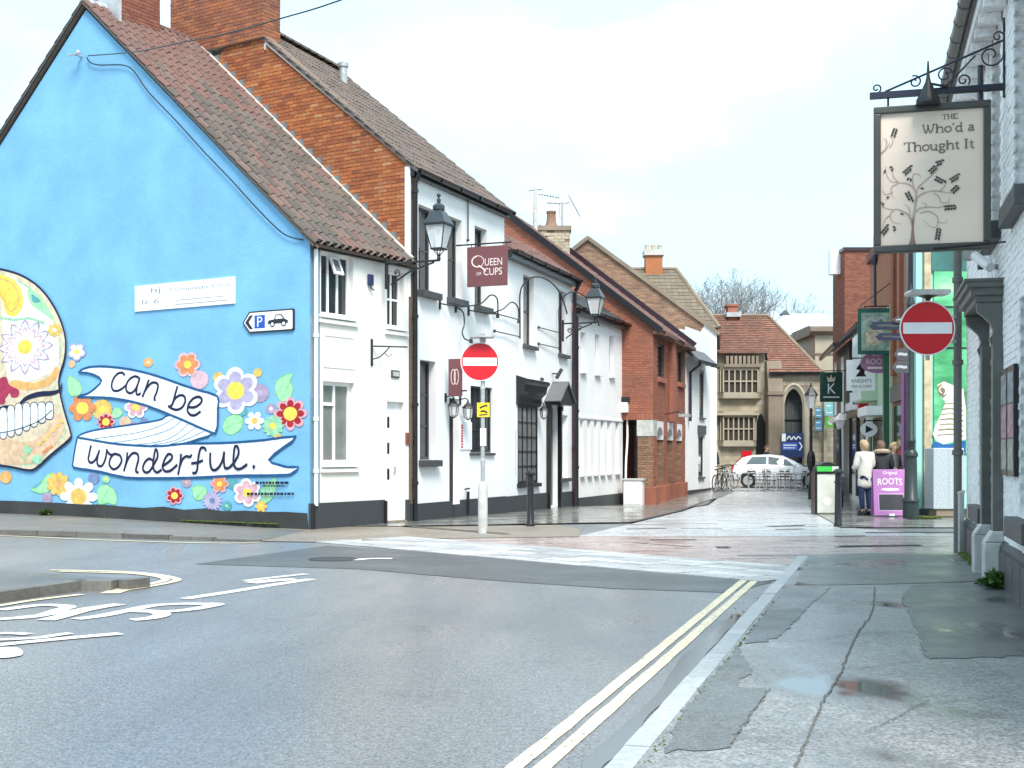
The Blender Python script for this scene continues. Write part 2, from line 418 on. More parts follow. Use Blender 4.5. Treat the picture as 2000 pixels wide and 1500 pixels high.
# ------------------------------------------------------------------ building helpers
def wall_grid(x0, x1, z0, z1, holes, reveal=.16, mb=None):
    """a front face at y=0 with real openings whose reveals run back to y=reveal"""
    mb = mb or MB()
    xs = sorted({x0, x1, *[h[0] for h in holes], *[h[1] for h in holes]})
    zs = sorted({z0, z1, *[h[2] for h in holes], *[h[3] for h in holes]})
    for a, b_ in zip(xs, xs[1:]):
        for c, d in zip(zs, zs[1:]):
            mx, mz = (a+b_)/2, (c+d)/2
            if not any(h[0] < mx < h[1] and h[2] < mz < h[3] for h in holes):
                mb.poly([(a,0,c),(b_,0,c),(b_,0,d),(a,0,d)])
    for h in holes:
        a, b_, c, d = h[:4]; r = reveal
        mb.poly([(a,0,c),(a,0,d),(a,r,d),(a,r,c)]); mb.poly([(b_,0,d),(b_,0,c),(b_,r,c),(b_,r,d)])
        mb.poly([(a,0,c),(a,r,c),(b_,r,c),(b_,0,c)]); mb.poly([(a,r,d),(a,0,d),(b_,0,d),(b_,r,d)])
    return mb
def add_window(parent, h, y=.12, nx=2, nz=1, fw=.05, bw=.03, fm='upvc', gm='glass', sill='upvc', sill_out=.08, sill_h=.06, sill_side=.06, name='window', back=True):
    """frame in an opening, each pane its own sub-part, and a sill"""
    x0, x1, z0, z1 = h[:4]
    f = MB()
    f.box(x0, x1, y, y+.06, z0, z0+fw); f.box(x0, x1, y, y+.06, z1-fw, z1)
    f.box(x0, x0+fw, y, y+.06, z0+fw, z1-fw); f.box(x1-fw, x1, y, y+.06, z0+fw, z1-fw)
    W, H = x1-x0-2*fw, z1-z0-2*fw
    for i in range(1, nx): f.box(x0+fw+W*i/nx-bw/2, x0+fw+W*i/nx+bw/2, y+.008, y+.055, z0+fw, z1-fw)
    for i in range(1, nz): f.box(x0+fw, x1-fw, y+.012, y+.05, z0+fw+H*i/nz-bw/2, z0+fw+H*i/nz+bw/2)
    w = f.build(name, M[fm], parent)
    for i in range(nx):
        for k in range(nz):
            p = MB(); p.box(x0+fw+W*i/nx, x0+fw+W*(i+1)/nx, y+.03, y+.038, z0+fw+H*k/nz, z0+fw+H*(k+1)/nz)
            p.build('pane', M[gm], w)
    if sill:
        s = MB(); s.prism([(-sill_out, z0-sill_h-.005), (-sill_out, z0-.012), (y, z0+.004), (y, z0-sill_h)], x0-sill_side, x1+sill_side, ax='x')
        s.build('sill', M[sill], w, bevel=.006)
    return w
def inside(p, poly):
    x, z = p; c = False; j = len(poly)-1
    for i in range(len(poly)):
        if ((poly[i][1] > z) != (poly[j][1] > z)) and x < (poly[j][0]-poly[i][0])*(z-poly[i][1])/(poly[j][1]-poly[i][1])+poly[i][0]: c = not c
        j = i
    return c
def spans(poly, z):
    xs = []
    for i in range(len(poly)):
        a, b_ = poly[i-1], poly[i]
        if (a[1] > z) != (b_[1] > z): xs.append(a[0]+(b_[0]-a[0])*(z-a[1])/(b_[1]-a[1]))
    xs.sort(); return list(zip(xs[::2], xs[1::2]))
_ub = MB(); _ub.box(0, 1, 0, 1, 0, 1)
_UNIT = {}
def unit_box(mat):
    if mat.name not in _UNIT: _UNIT[mat.name] = _ub.mesh('unit_piece_'+mat.name, mat)
    return _UNIT[mat.name]
def brick_face(parent, poly, mat, bw=.225, bh=.075, j=.011, proud=.012, single=0, holes=(), top_first=True, jitter=.004, name='brick', y=0.0):
    """courses of separate bricks standing proud of the mortar face y; `single` of them as objects, the rest as one part"""
    zmin, zmax = min(p[1] for p in poly), max(p[1] for p in poly)
    out = []; n = int((zmax-zmin)/bh); rnd = random.Random(int(abs(zmin*97+zmax*13)*100))
    for r in range(n+1):
        z0 = zmin+r*bh; zm = z0+bh*.5
        if zm > zmax: break
        for a, b_ in spans(poly, zm):
            x = math.floor(a/bw)*bw+(bw*.5 if r % 2 else 0)-bw
            while x < b_:
                w = bw
                for (q0, q1) in ((x, x+w),):
                    q0c, q1c = max(q0, a), min(q1, b_)
                    if q1c-q0c > .035 and not any(h[0]-.01 < (q0c+q1c)/2 < h[1]+.01 and h[2]-.01 < zm < h[3]+.01 for h in holes):
                        out.append((q0c+j/2, q1c-j/2, z0+j/2, z0+bh-j/2))
                x += w
    if top_first: out.sort(key=lambda q: -q[2])
    me = unit_box(mat)
    for q in out[:single]:
        d = proud+rnd.uniform(-jitter, jitter)
        inst(me, name, parent, (q[0], y-d, q[2]), None, (q[1]-q[0], d+.01, q[3]-q[2]))
    if len(out) > single:
        mb = MB()
        for q in out[single:]:
            d = proud+rnd.uniform(-jitter, jitter)
            mb.box(q[0], q[1], y-d, y+.01, q[2], q[3])
        o = mb.build(name+'work' if name == 'brick' else name+'_courses', mat, parent); o['kind'] = 'stuff'
def tile_mesh(kind, w, l, mat):
    mb = MB()
    if kind == 'pantile':
        prof = [(0, .0), (.14, .045), (.30, .066), (.46, .045), (.62, .004), (.82, -.012), (1.02, .004)]
    elif kind == 'roman':
        prof = [(0, .0), (.12, .022), (.24, 0), (.55, 0), (.67, .022), (.79, 0), (1.0, 0)]
    else:
        prof = [(0, 0), (.97, 0)]
    t = .016
    for (a, h), (b_, k) in zip(prof, prof[1:]):
        mb.poly([(a*w, 0, h+.022), (b_*w, 0, k+.022), (b_*w, l, k), (a*w, l, h)])
        mb.poly([(a*w, 0, h+.022-t), (b_*w, 0, k+.022-t), (b_*w, 0, k+.022), (a*w, 0, h+.022)])
    return mb.mesh(kind+'_tile', mat)
def tile_roof(roof, x0, x1, L_, kind, w, gauge, mats, single=300, name='roof_tile', inx=None, xl=None):
    """tiles laid in courses on a roof object whose local y runs up the slope; mats may be chosen by place"""
    nc, nr = max(1, round((x1-x0)/w)), max(1, round(L_/gauge)); w = (x1-x0)/nc; gauge = L_/nr
    mats = mats if isinstance(mats, list) else [mats]
    mes = [tile_mesh(kind, w, gauge*1.12, q) for q in mats]
    cells = [(c, r) for r in range(nr) for c in range(nc)]
    rest = {}
    for i, (c, r) in enumerate(cells):
        fx, fy = c/nc, r/nr
        if inx and not inx(x0+(c+.5)*w, (r+.5)*gauge): continue
        k = 0
        if len(mats) > 1:
            k = 1 if (fy > .62+.25*math.sin(c*1.3+r*.7)*.5 or random.random() < .06) else 0
        loc = (x0+c*w, r*gauge+random.uniform(-.006, .006), random.uniform(0, .007)); tw = random.uniform(-.012, .012)
        sx_ = 1
        if xl: a_ = xl(r*gauge); sx_ = (x1-a_)/(x1-x0); loc = (a_+c*w*sx_, loc[1], loc[2])
        if i < single:
            inst(mes[k], name, roof, loc, (random.uniform(-.012, .012), random.uniform(-.02, .02), tw), (sx_, 1, 1))
        else:
            mb = rest.setdefault(k, MB())
            me = mes[k]; b_ = len(mb.v)
            mb.v += [(v.co.x*sx_+loc[0], v.co.y+loc[1], v.co.z+loc[2]) for v in me.vertices]
            for p in me.polygons: mb.f.append([b_+q for q in p.vertices]); mb.m.append(0)
    for k, mb in rest.items():
        o = mb.build(name+'_courses', mats[k], roof); o['kind'] = 'stuff'
def roof_plane(parent, x0, x1, y0, z0, slope, L_, mat, name='roof', th=.06):
    """sloping slab, its own local frame: x along the eave, y up the slope, z out"""
    mb = MB(); mb.box(x0, x1, 0, L_, -th, 0)
    o = mb.build(name, mat, parent); o.location = (0, y0, z0); o.rotation_euler = (slope, 0, 0)
    return o
def pipe(parent, pts, r, mat, name='downpipe', collars=(), n=10):
    mb = MB(); mb.tube(pts, r, n)
    for c in collars: mb.lathe([(r*1.02, -.04), (r*1.35, -.035), (r*1.35, .035), (r*1.02, .04)], c, n)
    return mb.build(name, mat, parent, smooth=True)
def gutter(parent, x0, x1, y, z, r=.06, mat=None, name='gutter'):
    mb = MB(); n = 6; rings = []
    prof = [(y+r*cos(pi+pi*k/n), z+r*sin(pi+pi*k/n)) for k in range(n+1)]+[(y+r*.82*cos(2*pi-pi*k/n), z+r*.82*sin(2*pi-pi*k/n)) for k in range(n+1)]
    mb.loft([[(x0, a, b_) for a, b_ in prof], [(x1, a, b_) for a, b_ in prof]])
    k = int((x1-x0)/1.0)
    for i in range(k+1):
        x = x0+.08+i*(x1-x0-.16)/max(1, k); mb.box(x-.012, x+.012, y-r-.008, y+r*.9, z-r-.01, z+.006)
    return mb.build(name, mat or M['black'], parent)
# text as flat mesh -------------------------------------------------
_TX = {}
def text_geo(s, shear=0.0):
    if (s, shear) in _TX: return _TX[(s, shear)]
    cu = bpy.data.curves.new('t', 'FONT'); cu.body = s; cu.size = 1; cu.resolution_u = 3; cu.shear = shear
    o = bpy.data.objects.new('t', cu); COL.objects.link(o)
    me = o.evaluated_get(bpy.context.evaluated_depsgraph_get()).to_mesh()
    v = [tuple(q.co) for q in me.vertices]; f = [list(p.vertices) for p in me.polygons]
    COL.objects.unlink(o); bpy.data.objects.remove(o); bpy.data.curves.remove(cu)
    if v:
        ax = min(q[0] for q in v); bx_ = max(q[0] for q in v); ay = min(q[1] for q in v); by = max(q[1] for q in v)
        v = [((q[0]-ax)/(bx_-ax), (q[1]-ay)/(by-ay)) for q in v]
    _TX[(s, shear)] = (v, f); return v, f
def text_in(mb, s, x0, x1, z0, z1, y, mi=0, shear=0.0, fn=None):
    """fit the words into a rectangle on the plane y (facing -y)"""
    v, f = text_geo(s, shear); b_ = len(mb.v)
    for a, c in v:
        X, Z = x0+a*(x1-x0), z0+c*(z1-z0)
        if fn: X, Z = fn(X, Z)
        mb.v.append((X, y, Z))
    for q in f: mb.f.append([b_+i for i in q]); mb.m.append(mi)
def ribbon(mb, pts, w, y, mi=0, n=5, closed=False, dy=6e-6, taper=None, smooth=True):
    """a brush stroke of width w on the plane y; creeps outward so that crossings never share a plane"""
    P = smooth_pts([(a, 0, c) for a, c in pts], n, closed) if smooth else [Vector((a, 0, c)) for a, c in pts]
    if closed: P.append(P[0].copy())
    b_ = len(mb.v)
    for i, p in enumerate(P):
        if closed and i in (0, len(P)-1): t = P[1]-P[-2]
        else: t = P[min(i+1, len(P)-1)]-P[max(i-1, 0)]
        if t.length < 1e-9: t = Vector((1, 0, 0))
        t.normalize(); nn = Vector((-t.z, 0, t.x))
        ww = w*.5*(taper(i/(len(P)-1)) if taper else 1)
        for sg in (1, -1):
            q = p+nn*ww*sg; mb.v.append((q.x, y-i*dy, q.z))
    for i in range(len(P)-1):
        mb.f.append([b_+2*i+1, b_+2*i+3, b_+2*i+2, b_+2*i]); mb.m.append(mi)
    return len(P)*dy
def disc(mb, c, rx, rz, y, mi=0, n=16, fn=None):
    pts = []
    for k in range(n):
        a = 2*pi*k/n; m_ = fn(a) if fn else 1
        pts.append((c[0]+rx*cos(a)*m_, y, c[1]+rz*sin(a)*m_))
    mb.poly(pts, mi)
def fan(mb, c, rim, y, mi=0):
    b_ = len(mb.v); mb.v.append((c[0], y, c[1])); mb.v += [(a, y, z) for a, z in rim]; n = len(rim)
    for k in range(n): mb.f.append([b_, b_+1+k, b_+1+(k+1) % n]); mb.m.append(mi)
def tri_poly(mb, pts, y, mi=0):
    """fill an uneven outline (may be concave)"""
    from mathutils.geometry import tessellate_polygon
    b_ = len(mb.v); mb.v += [(a, y, z) for a, z in pts]
    A = 0
    for t in tessellate_polygon([[Vector((a, z, 0)) for a, z in pts]]):
        i, j_, k = t
        cr = (pts[j_][0]-pts[i][0])*(pts[k][1]-pts[i][1])-(pts[j_][1]-pts[i][1])*(pts[k][0]-pts[i][0])
        mb.f.append([b_+i, b_+j_, b_+k] if cr > 0 else [b_+i, b_+k, b_+j_]); mb.m.append(mi)

# ------------------------------------------------------------------ ground
mb = MB()
ys = [-25, 2, 10, 18, 26]+[26+i for i in range(1, 36)]+[66, 80, 110, 160, 400]
xs = [-300, -60, -20, -6, 0, 6, 12, 20, 60, 300]
idx = {}
for j_, y in enumerate(ys):
    for i, x in enumerate(xs): idx[(i, j_)] = len(mb.v); mb.v.append((x, y, gz(y)))
for j_ in range(len(ys)-1):
    for i in range(len(xs)-1):
        mb.f.append([idx[(i, j_)], idx[(i+1, j_)], idx[(i+1, j_+1)], idx[(i, j_+1)]]); mb.m.append(0)
road = struct(mb.build('road', M['asphalt']))

def flat_poly(name, pts, z, mat, parent=None):
    """an even sheet lying z above the flat part of the ground"""
    mb = MB(); from mathutils.geometry import tessellate_polygon
    mb.v = [(x, y, z+gz(y)) for x, y in pts]
    for t in tessellate_polygon([[Vector((x, y, 0)) for x, y in pts]]):
        i, j_, k = t
        cr = (pts[j_][0]-pts[i][0])*(pts[k][1]-pts[i][1])-(pts[j_][1]-pts[i][1])*(pts[k][0]-pts[i][0])
        mb.f.append([i, j_, k] if cr > 0 else [i, k, j_]); mb.m.append(0)
    return mb.build(name, mat, parent)
def strip(name, left, right, z, mat, parent=None, step=1.0):
    """sheet between two lines that run up the street, following the dip"""
    def lin(P, y):
        for (a, b_) in zip(P, P[1:]):
            if a[1] <= y <= b_[1]: return a[0]+(b_[0]-a[0])*(y-a[1])/(b_[1]-a[1]+1e-9)
        return P[0][0] if y < P[0][1] else P[-1][0]
    y0, y1 = max(left[0][1], right[0][1]), min(left[-1][1], right[-1][1])
    yy = sorted({y0, y1, *[p[1] for p in left+right if y0 < p[1] < y1], *[y0+i*step for i in range(int((y1-y0)/step)+1)], *[p[0] for p in _GZ if y0 < p[0] < y1]})
    mb = MB()
    for y in yy:
        a, b_ = lin(left, y), lin(right, y)
        for k in range(5): mb.v.append((a+(b_-a)*k/4, y, gz(y)+z))
    for i in range(len(yy)-1):
        for k in range(4):
            mb.f.append([i*5+k, i*5+k+1, i*5+k+6, i*5+k+5]); mb.m.append(0)
    return mb.build(name, mat, parent)
def gribbon(mb, pts, w, z, n=4, smooth=True, dy=0):
    """painted stroke on the ground through points (x, y)"""
    P = smooth_pts([(a, c, 0) for a, c in pts], n) if smooth else [Vector((a, c, 0)) for a, c in pts]
    b_ = len(mb.v)
    for i, p in enumerate(P):
        t = P[min(i+1, len(P)-1)]-P[max(i-1, 0)]; t.normalize(); nn = Vector((-t.y, t.x, 0))
        for sg in (1, -1):
            q = p+nn*w*.5*sg; mb.v.append((q.x, q.y, z+gz(q.y)+i*dy))
    for i in range(len(P)-1): mb.f.append([b_+2*i, b_+2*i+1, b_+2*i+3, b_+2*i+2]); mb.m.append(0)

# right-hand pavement, its kerb and gutter -------------------------------------------
K0, K1 = Vector((.44, 5.76)), Vector((3.88, 17.3))
kd = (K1-K0).normalized(); kn = Vector((kd.y, -kd.x))           # along the kerb, towards the pub
K0 = K0-kd*6.5
PAVZ = .03
kl = (K1-K0).length
pv = [K0+kn*.12, K1+kn*.12, Vector((6.9, 17.55)), Vector((14, 16)), Vector((14, -2))]
pavement = struct(flat_poly('pavement', [(p.x, p.y) for p in pv], PAVZ, M['pave_tarmac']))
kerb_b = MB()
kb = [K0, K1, K1+kn*.12, K0+kn*.12]
kerb_b.prism([(p.x, p.y) for p in kb], -.1, PAVZ-.02, ax='z')
kerb = struct(kerb_b.build('kerb', M['sandjoint']))
n_k = 19; kst = kl/n_k
for i in range(n_k):
    p = K0+kd*(i*kst)+kn*.122
    inst(unit_box(M['kerb']), 'kerb_stone', kerb, (p.x, p.y, -.05), (random.uniform(-.004, .004), random.uniform(-.004, .004), atan2(kd.y, kd.x)+random.uniform(-.004, .004)),
         (kst-.012, .125+random.uniform(-.006, .006), .05+PAVZ+random.uniform(0, .006)))
def PV(px, py): return G(px, py, PAVZ)
def Z4(X, Y): return PV(1400+X/2.885, 980+Y/2.885)
for pts in ([(1040,545),(1085,640),(1130,740),(1170,860),(1185,885),(1760,868),(1760,470),(1530,452),(1100,468)],
            [(400,478),(640,478),(600,520),(540,570),(470,650),(390,730),(300,790),(150,800),(200,720),(290,600)],
            [(120,815),(60,900),(-60,1010),(-200,1200),(-300,1420),(60,1390),(150,1270),(295,1055),(100,1040),(200,960)]):
    Q = [Vector((*Z4(*p), 0)) for p in pts]; R_ = []
    for a, c in zip(Q, Q[1:]+Q[:1]):
        n = max(2, int((c-a).length/.07)); R_ += [a.lerp(c, k/n)+Vector((random.gauss(0, .010), random.gauss(0, .022), 0)) for k in range(n)]
    flat_poly('tarmac_patch', [(v.x, v.y) for v in R_], PAVZ+.004, M['pave_dark'], pavement)
flat_poly('tarmac_patch', [Z4(*p) for p in [(440,470),(520,300),(900,290),(1400,300),(1480,450),(1100,462),(700,470)]], PAVZ+.004, M['pave_dark'], pavement)
for pts, w in (([(890,480),(885,560),(868,640),(800,735),(740,860),(690,980),(610,1110),(560,1220),(500,1370),(420,1560)], .011),
               ([(640,520),(760,530),(1030,528)], .009), ([(330,785),(560,780),(780,750),(1120,735)], .007), ([(720,945),(900,930),(1180,890)], .006),
               ([(840,1300),(1000,1230),(1120,1160),(1200,1120)], .006), ([(1060,1160),(1300,1130),(1700,1090)], .005), ([(1110,460),(1300,452),(1520,446)], .010),
               ([(300,1055),(200,1190),(80,1370)], .007)):
    P_ = smooth_pts([(*Z4(*p), 0) for p in pts], 14); P_ = [(v.x+random.gauss(0, .004), v.y+random.gauss(0, .006)) for v in P_]
    mb = MB(); gribbon(mb, P_, w, PAVZ+.008, 1, False)
    mb.build('pavement_crack', M['crack'], pavement)
def puddle(pts, z, label, parent=None):
    P = smooth_pts([(a, c, 0) for a, c in pts], 9, True); rq = random.Random(len(label)); f1, f2, f3 = rq.random()*6, rq.random()*6, rq.random()*6
    P = [p+Vector((.010*math.sin(i*.35+f1)+.005*math.sin(i*.9+f2), 0, 0)) for i, p in enumerate(P)]
    o = flat_poly('puddle', [(p.x, p.y) for p in P], z, M['water']); struct(o, label); return o
gutL = [(1155,1530), (1170,1490), (1235,1425), (1300,1350), (1350,1290), (1400,1238), (1440,1200)]
gutR = [(1446,1206), (1412,1240), (1378,1284), (1335,1332), (1275,1395), (1215,1462), (1172,1510), (1160,1532)]
gut = [G(a-(26 if i in (1, 2, 4) else 8), b) for i, (a, b) in enumerate(gutL)]+[G(*q) for q in gutR]
puddle(gut, .006, 'rain water standing in the gutter by the kerb')
# the tarmac strip resurfaced across the junction mouth
flat_poly('tarmac_patch', [G(*p) for p in [(380,1102),(700,1112),(1000,1137),(1200,1150),(1420,1158),(1510,1138),(1350,1122),(1150,1100),(960,1086),(640,1066)]], .004, M['asphalt_new'], road)
# double yellow lines beside the kerb
A0, A1 = Vector(G(1006, 1500)), Vector(G(1484, 1108)); yd = (A1-A0).normalized(); A0 = A0-yd*4
yn = Vector((yd.y, -yd.x))
for off in (0, .122):
    o = MB(); n = 60; pts = []
    for i in range(n+1):
        p = A0+(A1-A0)*(i/n)+yn*off; pts.append(p)
    for i, p in enumerate(pts):
        a, c = p-yn*(.040+random.uniform(-.004, .004)), p+yn*(.040+random.uniform(-.004, .004))
        o.v += [(a.x, a.y, .005), (c.x, c.y, .005)]
    for i in range(n): o.f.append([2*i, 2*i+1, 2*i+3, 2*i+2]); o.m.append(0)
    o.build('yellow_line', M['cream_paint'], road)
# island and its lines, far left
def Z1(X, Y, z=0): return G(X/2.857, 960+Y/2.857, z)
isl = [Z1(-700, 440, .1), Z1(0, 440, .1), Z1(390, 462, .1), Z1(640, 482, .1), Z1(780, 500, .06), Z1(650, 515, .06), Z1(430, 492, .1), Z1(150, 530, .1), Z1(-300, 590, .1), Z1(-700, 650, .1)]
im = MB(); im.prism(isl, -.05, .1, ax='z')
island = struct(im.build('traffic_island', M['pave_dark']), 'low kerbed traffic island at the left edge')
edge = [isl[i] for i in (4, 5, 6, 7, 8, 9)]
for a, b_ in zip(edge, edge[1:]):
    a, b_ = Vector(a), Vector(b_); L0 = (b_-a).length; n = max(1, round(L0/.9)); d_ = (b_-a)/n
    for i in range(n):
        p = a+d_*i; u_ = d_.normalized()
        inst(unit_box(M['kerb_dark']), 'kerb_stone', island, (p.x+u_.y*.0+(-u_.y)*.02, p.y+u_.x*.02, -.03), (0, 0, atan2(d_.y, d_.x)), (d_.length-.012, .13, .135))
for pts in ([(280,441),(600,447),(800,458),(930,476),(988,494),(940,512),(800,538),(700,553),(640,572)], [(330,449),(700,458),(860,474),(925,492),(880,510),(740,536),(640,553),(585,572)],
            [(-500,240),(0,248),(500,270),(1000,286),(1300,290),(1460,284)], [(460,577),(200,608),(0,640),(-300,690)]):
    mb = MB(); gribbon(mb, [Z1(*p) for p in pts], .1, .008, 6); mb.build('yellow_line', M['cream_paint'], road)
strokes = [([(1030,600),(1250,567),(1480,530),(1740,490)], .2), ([(1370,500),(1520,482),(1710,462)], .16), ([(1395,512),(1540,497),(1650,492)], .3),
           ([(420,715),(560,697),(700,670),(850,640),(1000,630),(1130,630),(1210,632),(1130,650),(1050,663),(900,674),(700,668)], .2),
           ([(735,720),(850,708),(905,688),(830,670),(690,672)], .2),
           ([(-40,718),(200,700),(330,665),(375,645),(230,637),(0,665)], .2), ([(255,722),(360,695),(450,670),(560,648),(670,632)], .22), ([(100,706),(300,686),(520,650)], .16),
           ([(-60,866),(300,830),(500,812),(675,797)], .18), ([(-60,835),(200,822),(300,808),(395,795)], .14), ([(-60,800),(60,796),(160,802)], .14), ([(-60,925),(55,922),(40,885),(-60,888)], .2)]
for i, (pts, w) in enumerate(strokes):
    mb = MB(); gribbon(mb, [Z1(*p) for p in pts], w*.78, .005+.0004*i, 5, True, 2e-5); mb.build('road_marking', M['road_white'], road)
mb = MB(); gribbon(mb, [G(688,1095), G(725,1092), G(766,1092)], .16, .009, 3); mb.build('road_marking', M['road_white'], road)
mc = MB(); mc.lathe([(.33, 0), (.33, .006), (.30, .009), (.3, .006), (.02, .007)], (*G(650,1093), .003), 20)
tag(mc.build('manhole_cover', M['iron']), 'small dark round manhole cover in the road before the corner', 'manhole cover')

# granite band across the street mouth: slab by slab
B0, B1 = Vector((-3.1, 20.2)), Vector((2.75, 14.0))
bd = (B1-B0).normalized(); bn = Vector((-bd.y, bd.x))
bl = (B1-B0).length
thr = struct(flat_poly('threshold_paving', [tuple(B0), tuple(B1), tuple(B1+bn*1.9), tuple(B0+bn*1.9)], .003, M['sandjoint']), 'pale granite band across the mouth of the street')
rn = random.Random(3)
for r in range(6):
    t = rn.uniform(-.3, 0); rw = .31
    lim = bl-(.55*r if r else 0)*.0
    while t < lim:
        L_ = rn.uniform(.55, 1.05); a = max(0, t); e = min(lim, t+L_)
        if e-a > .12:
            p = B0+bd*a+bn*(r*rw+.008)
            inst(unit_box(M['granite']), 'paving_slab', thr, (p.x, p.y, .001), (rn.uniform(-.006, .006), rn.uniform(-.006, .006), atan2(bd.y, bd.x)), (e-a-.018, rw-.018, .012+rn.uniform(-.003, .005)))
        t += L_
# red brick and pale paving beyond it
red = [G(*p) for p in [(860,1050),(1130,1048),(1190,1038),(1560,1030),(1880,1040),(1880,1082),(1580,1086),(1480,1090)]]
C1, C2 = B0+bn*1.86, B1+bn*1.86
cross = struct(flat_poly('crossing_paving', [tuple(C1), tuple(C2), (3.9, 17.3), (7.2, 17.7), (16, 17.2), (16, 23.6), G(1690,1041), G(1560,1032), G(1190,1038), G(1130,1047), G(860,1051)], .004, M['redpave']), 'red brick paved crossing at the street mouth')
lk = [G(1130,1047.5), G(1240,1022), G(1330,1000), G(1400,975), G(1436,958), (8.9, 58), (9.0, 62)]
rk = [(7.0, 22.0), G(1640,1030), G(1590,1003), G(1585,975), (11.6, 45), (13.4, 60)]
lk = sorted(lk, key=lambda p: p[1]); rk = sorted(rk, key=lambda p: p[1])
lk2 = [(lk[0][0]-.6, 21.6)]+lk; rk2 = [(7.6, 21.6)]+rk[1:]+[(13.8, 62)]
street = struct(strip('street_paving', lk2, rk2, .006, M['street_wet']), 'wet pale paving of the shopping street')
# strip of slabs and brown bricks at the street mouth, seen as thin lines
for q, (pts, w, mk) in enumerate([([(1215,1025),(1400,1023)], .2, 'redpave'), ([(1225,1034),(1300,1033)], .2, 'sandjoint'), ([(1330,1033),(1410,1033)], .1, 'slab_wet'), ([(1270,1055),(1360,1055)], .14, 'sandjoint'),
                        ([(1240,1060),(1350,1068)], .16, 'redpave'), ([(1400,1070),(1425,1070)], .3, 'sandjoint'), ([(1500,1029),(1570,1027)], .2, 'sandjoint'), ([(1515,1035),(1570,1034)], .16, 'slab_wet'),
                        ([(1440,1086),(1580,1086)], .06, 'sandjoint'), ([(1690,1041),(1875,1041)], .16, 'sandjoint'), ([(1630,1048),(1690,1047)], .18, 'redpave'), ([(1640,1068),(1800,1066)], .2, 'sandjoint')]):
    mb = MB(); gribbon(mb, [G(*p) for p in pts], w, .0085+.0006*q, 2, False); mb.build('paving_course', M[mk], cross)
# left pavement: in front of the blue wall, and wet slabs along the terrace
gp = [(-20, 36.5), (-20, 30.6), G(0, 1046), G(300, 1052), G(500, 1058), G(640, 1060), G(860, 1053), G(1130, 1049), G(1135, 1035), (-.2, 30.9), (-3.5, 24.2), (-9, 27.5)]
lp = struct(flat_poly('corner_pavement', gp, .011, M['pave_beige']), 'beige pavement round the corner of the blue wall')
sl = [(-3.3, 24.4), (-2.2, 26.2), (-.3, 30.9), (1.6, 36.4), (3.4, 41.4), (6.3, 48), (8, 52.4)]
sr = [(-2.0, 24.4), G(1000,1045), lk[0], lk[1], lk[2], lk[3], (8.1, 52.4)]
sr = sorted(sr, key=lambda p: p[1])
struct(strip('terrace_pavement', sl, sr, .022, M['slab_wet']), 'wet slab pavement along the white terrace')
te = MB()
for p, q in zip(sr[1:-1], sr[2:-1]):
    gribbon(te, [(p[0]-.06, p[1]), (q[0]-.06, q[1])], .12, .030, 2, False)
te.build('kerb_edge', M['sandjoint'], bpy.data.objects['terrace_pavement'])
# kerb of the blue-wall pavement
gk = [(-16, 28.4), G(-420, 1030), G(0, 1045), G(150, 1049), G(330, 1054), G(505, 1059)]
bw = gk+[(-3.75, 23.2), (-9.5, 27.2), (-16, 31.2)]
bz_ = [.085, .085, .085, .085, .06, .014, .014, .085, .085]
mb = MB(); mb.v = [(x, y, z) for (x, y), z in zip(bw, bz_)]
for f in ((0, 1, 8), (1, 7, 8), (1, 2, 7), (2, 3, 7), (3, 4, 7), (4, 6, 7), (4, 5, 6)): mb.f.append(list(f)); mb.m.append(0)
gkb = struct(mb.build('blue_wall_pavement', M['pave_brown']), 'raised pavement under the blue wall')
pts = [Vector(p) for p in gk]
for i, (a, b_) in enumerate(zip(pts, pts[1:])):
    L0 = (b_-a).length; n = max(1, round(L0/.92)); d_ = (b_-a)/n
    for k in range(n):
        p = a+d_*k; za_, zb_ = bz_[i], bz_[i+1]; h = .034+za_+(zb_-za_)*(k+.3)/n
        inst(unit_box(M['kerb_dark']), 'kerb_stone', gkb, (p.x, p.y, -.03), (0, 0, atan2(d_.y, d_.x)), (d_.length-.014, .13, h))
rs = [(G(1690,1039)), (16, 23.9), (16, 60), (13.5, 60), (11.9, 46), (10.4, 37), (9.2, 30)]
rp = struct(strip('shop_pavement', [G(1640,1032), G(1592,1003), (8.6, 37), (11.6, 46), (13.2, 60)], [(15, 23.7), (15, 60)], .02, M['slab_wet']), 'wet slab pavement by the shops')

# ================================================================== LEFT SIDE
C0 = (-3.71, 23.5)
FG = Fr(C0, xdir=(cos(radians(-31.8)), sin(radians(-31.8))))     # blue gable, x runs to the corner
FF = Fr(C0, 31.8)                                               # front of the corner cottage
F2 = Fr(tuple(FF.w(3.075)[:2]), 22.2)
F3 = Fr(tuple(F2.w(5.04)[:2]), 19.0)
F4 = Fr((1.73, 36.3), 20.2)
F5 = Fr((4.51, 40.95), 16.0)
F6 = Fr((6.45, 47.7), 22.0)
F7 = Fr((8.3, 52.0), 9.2)

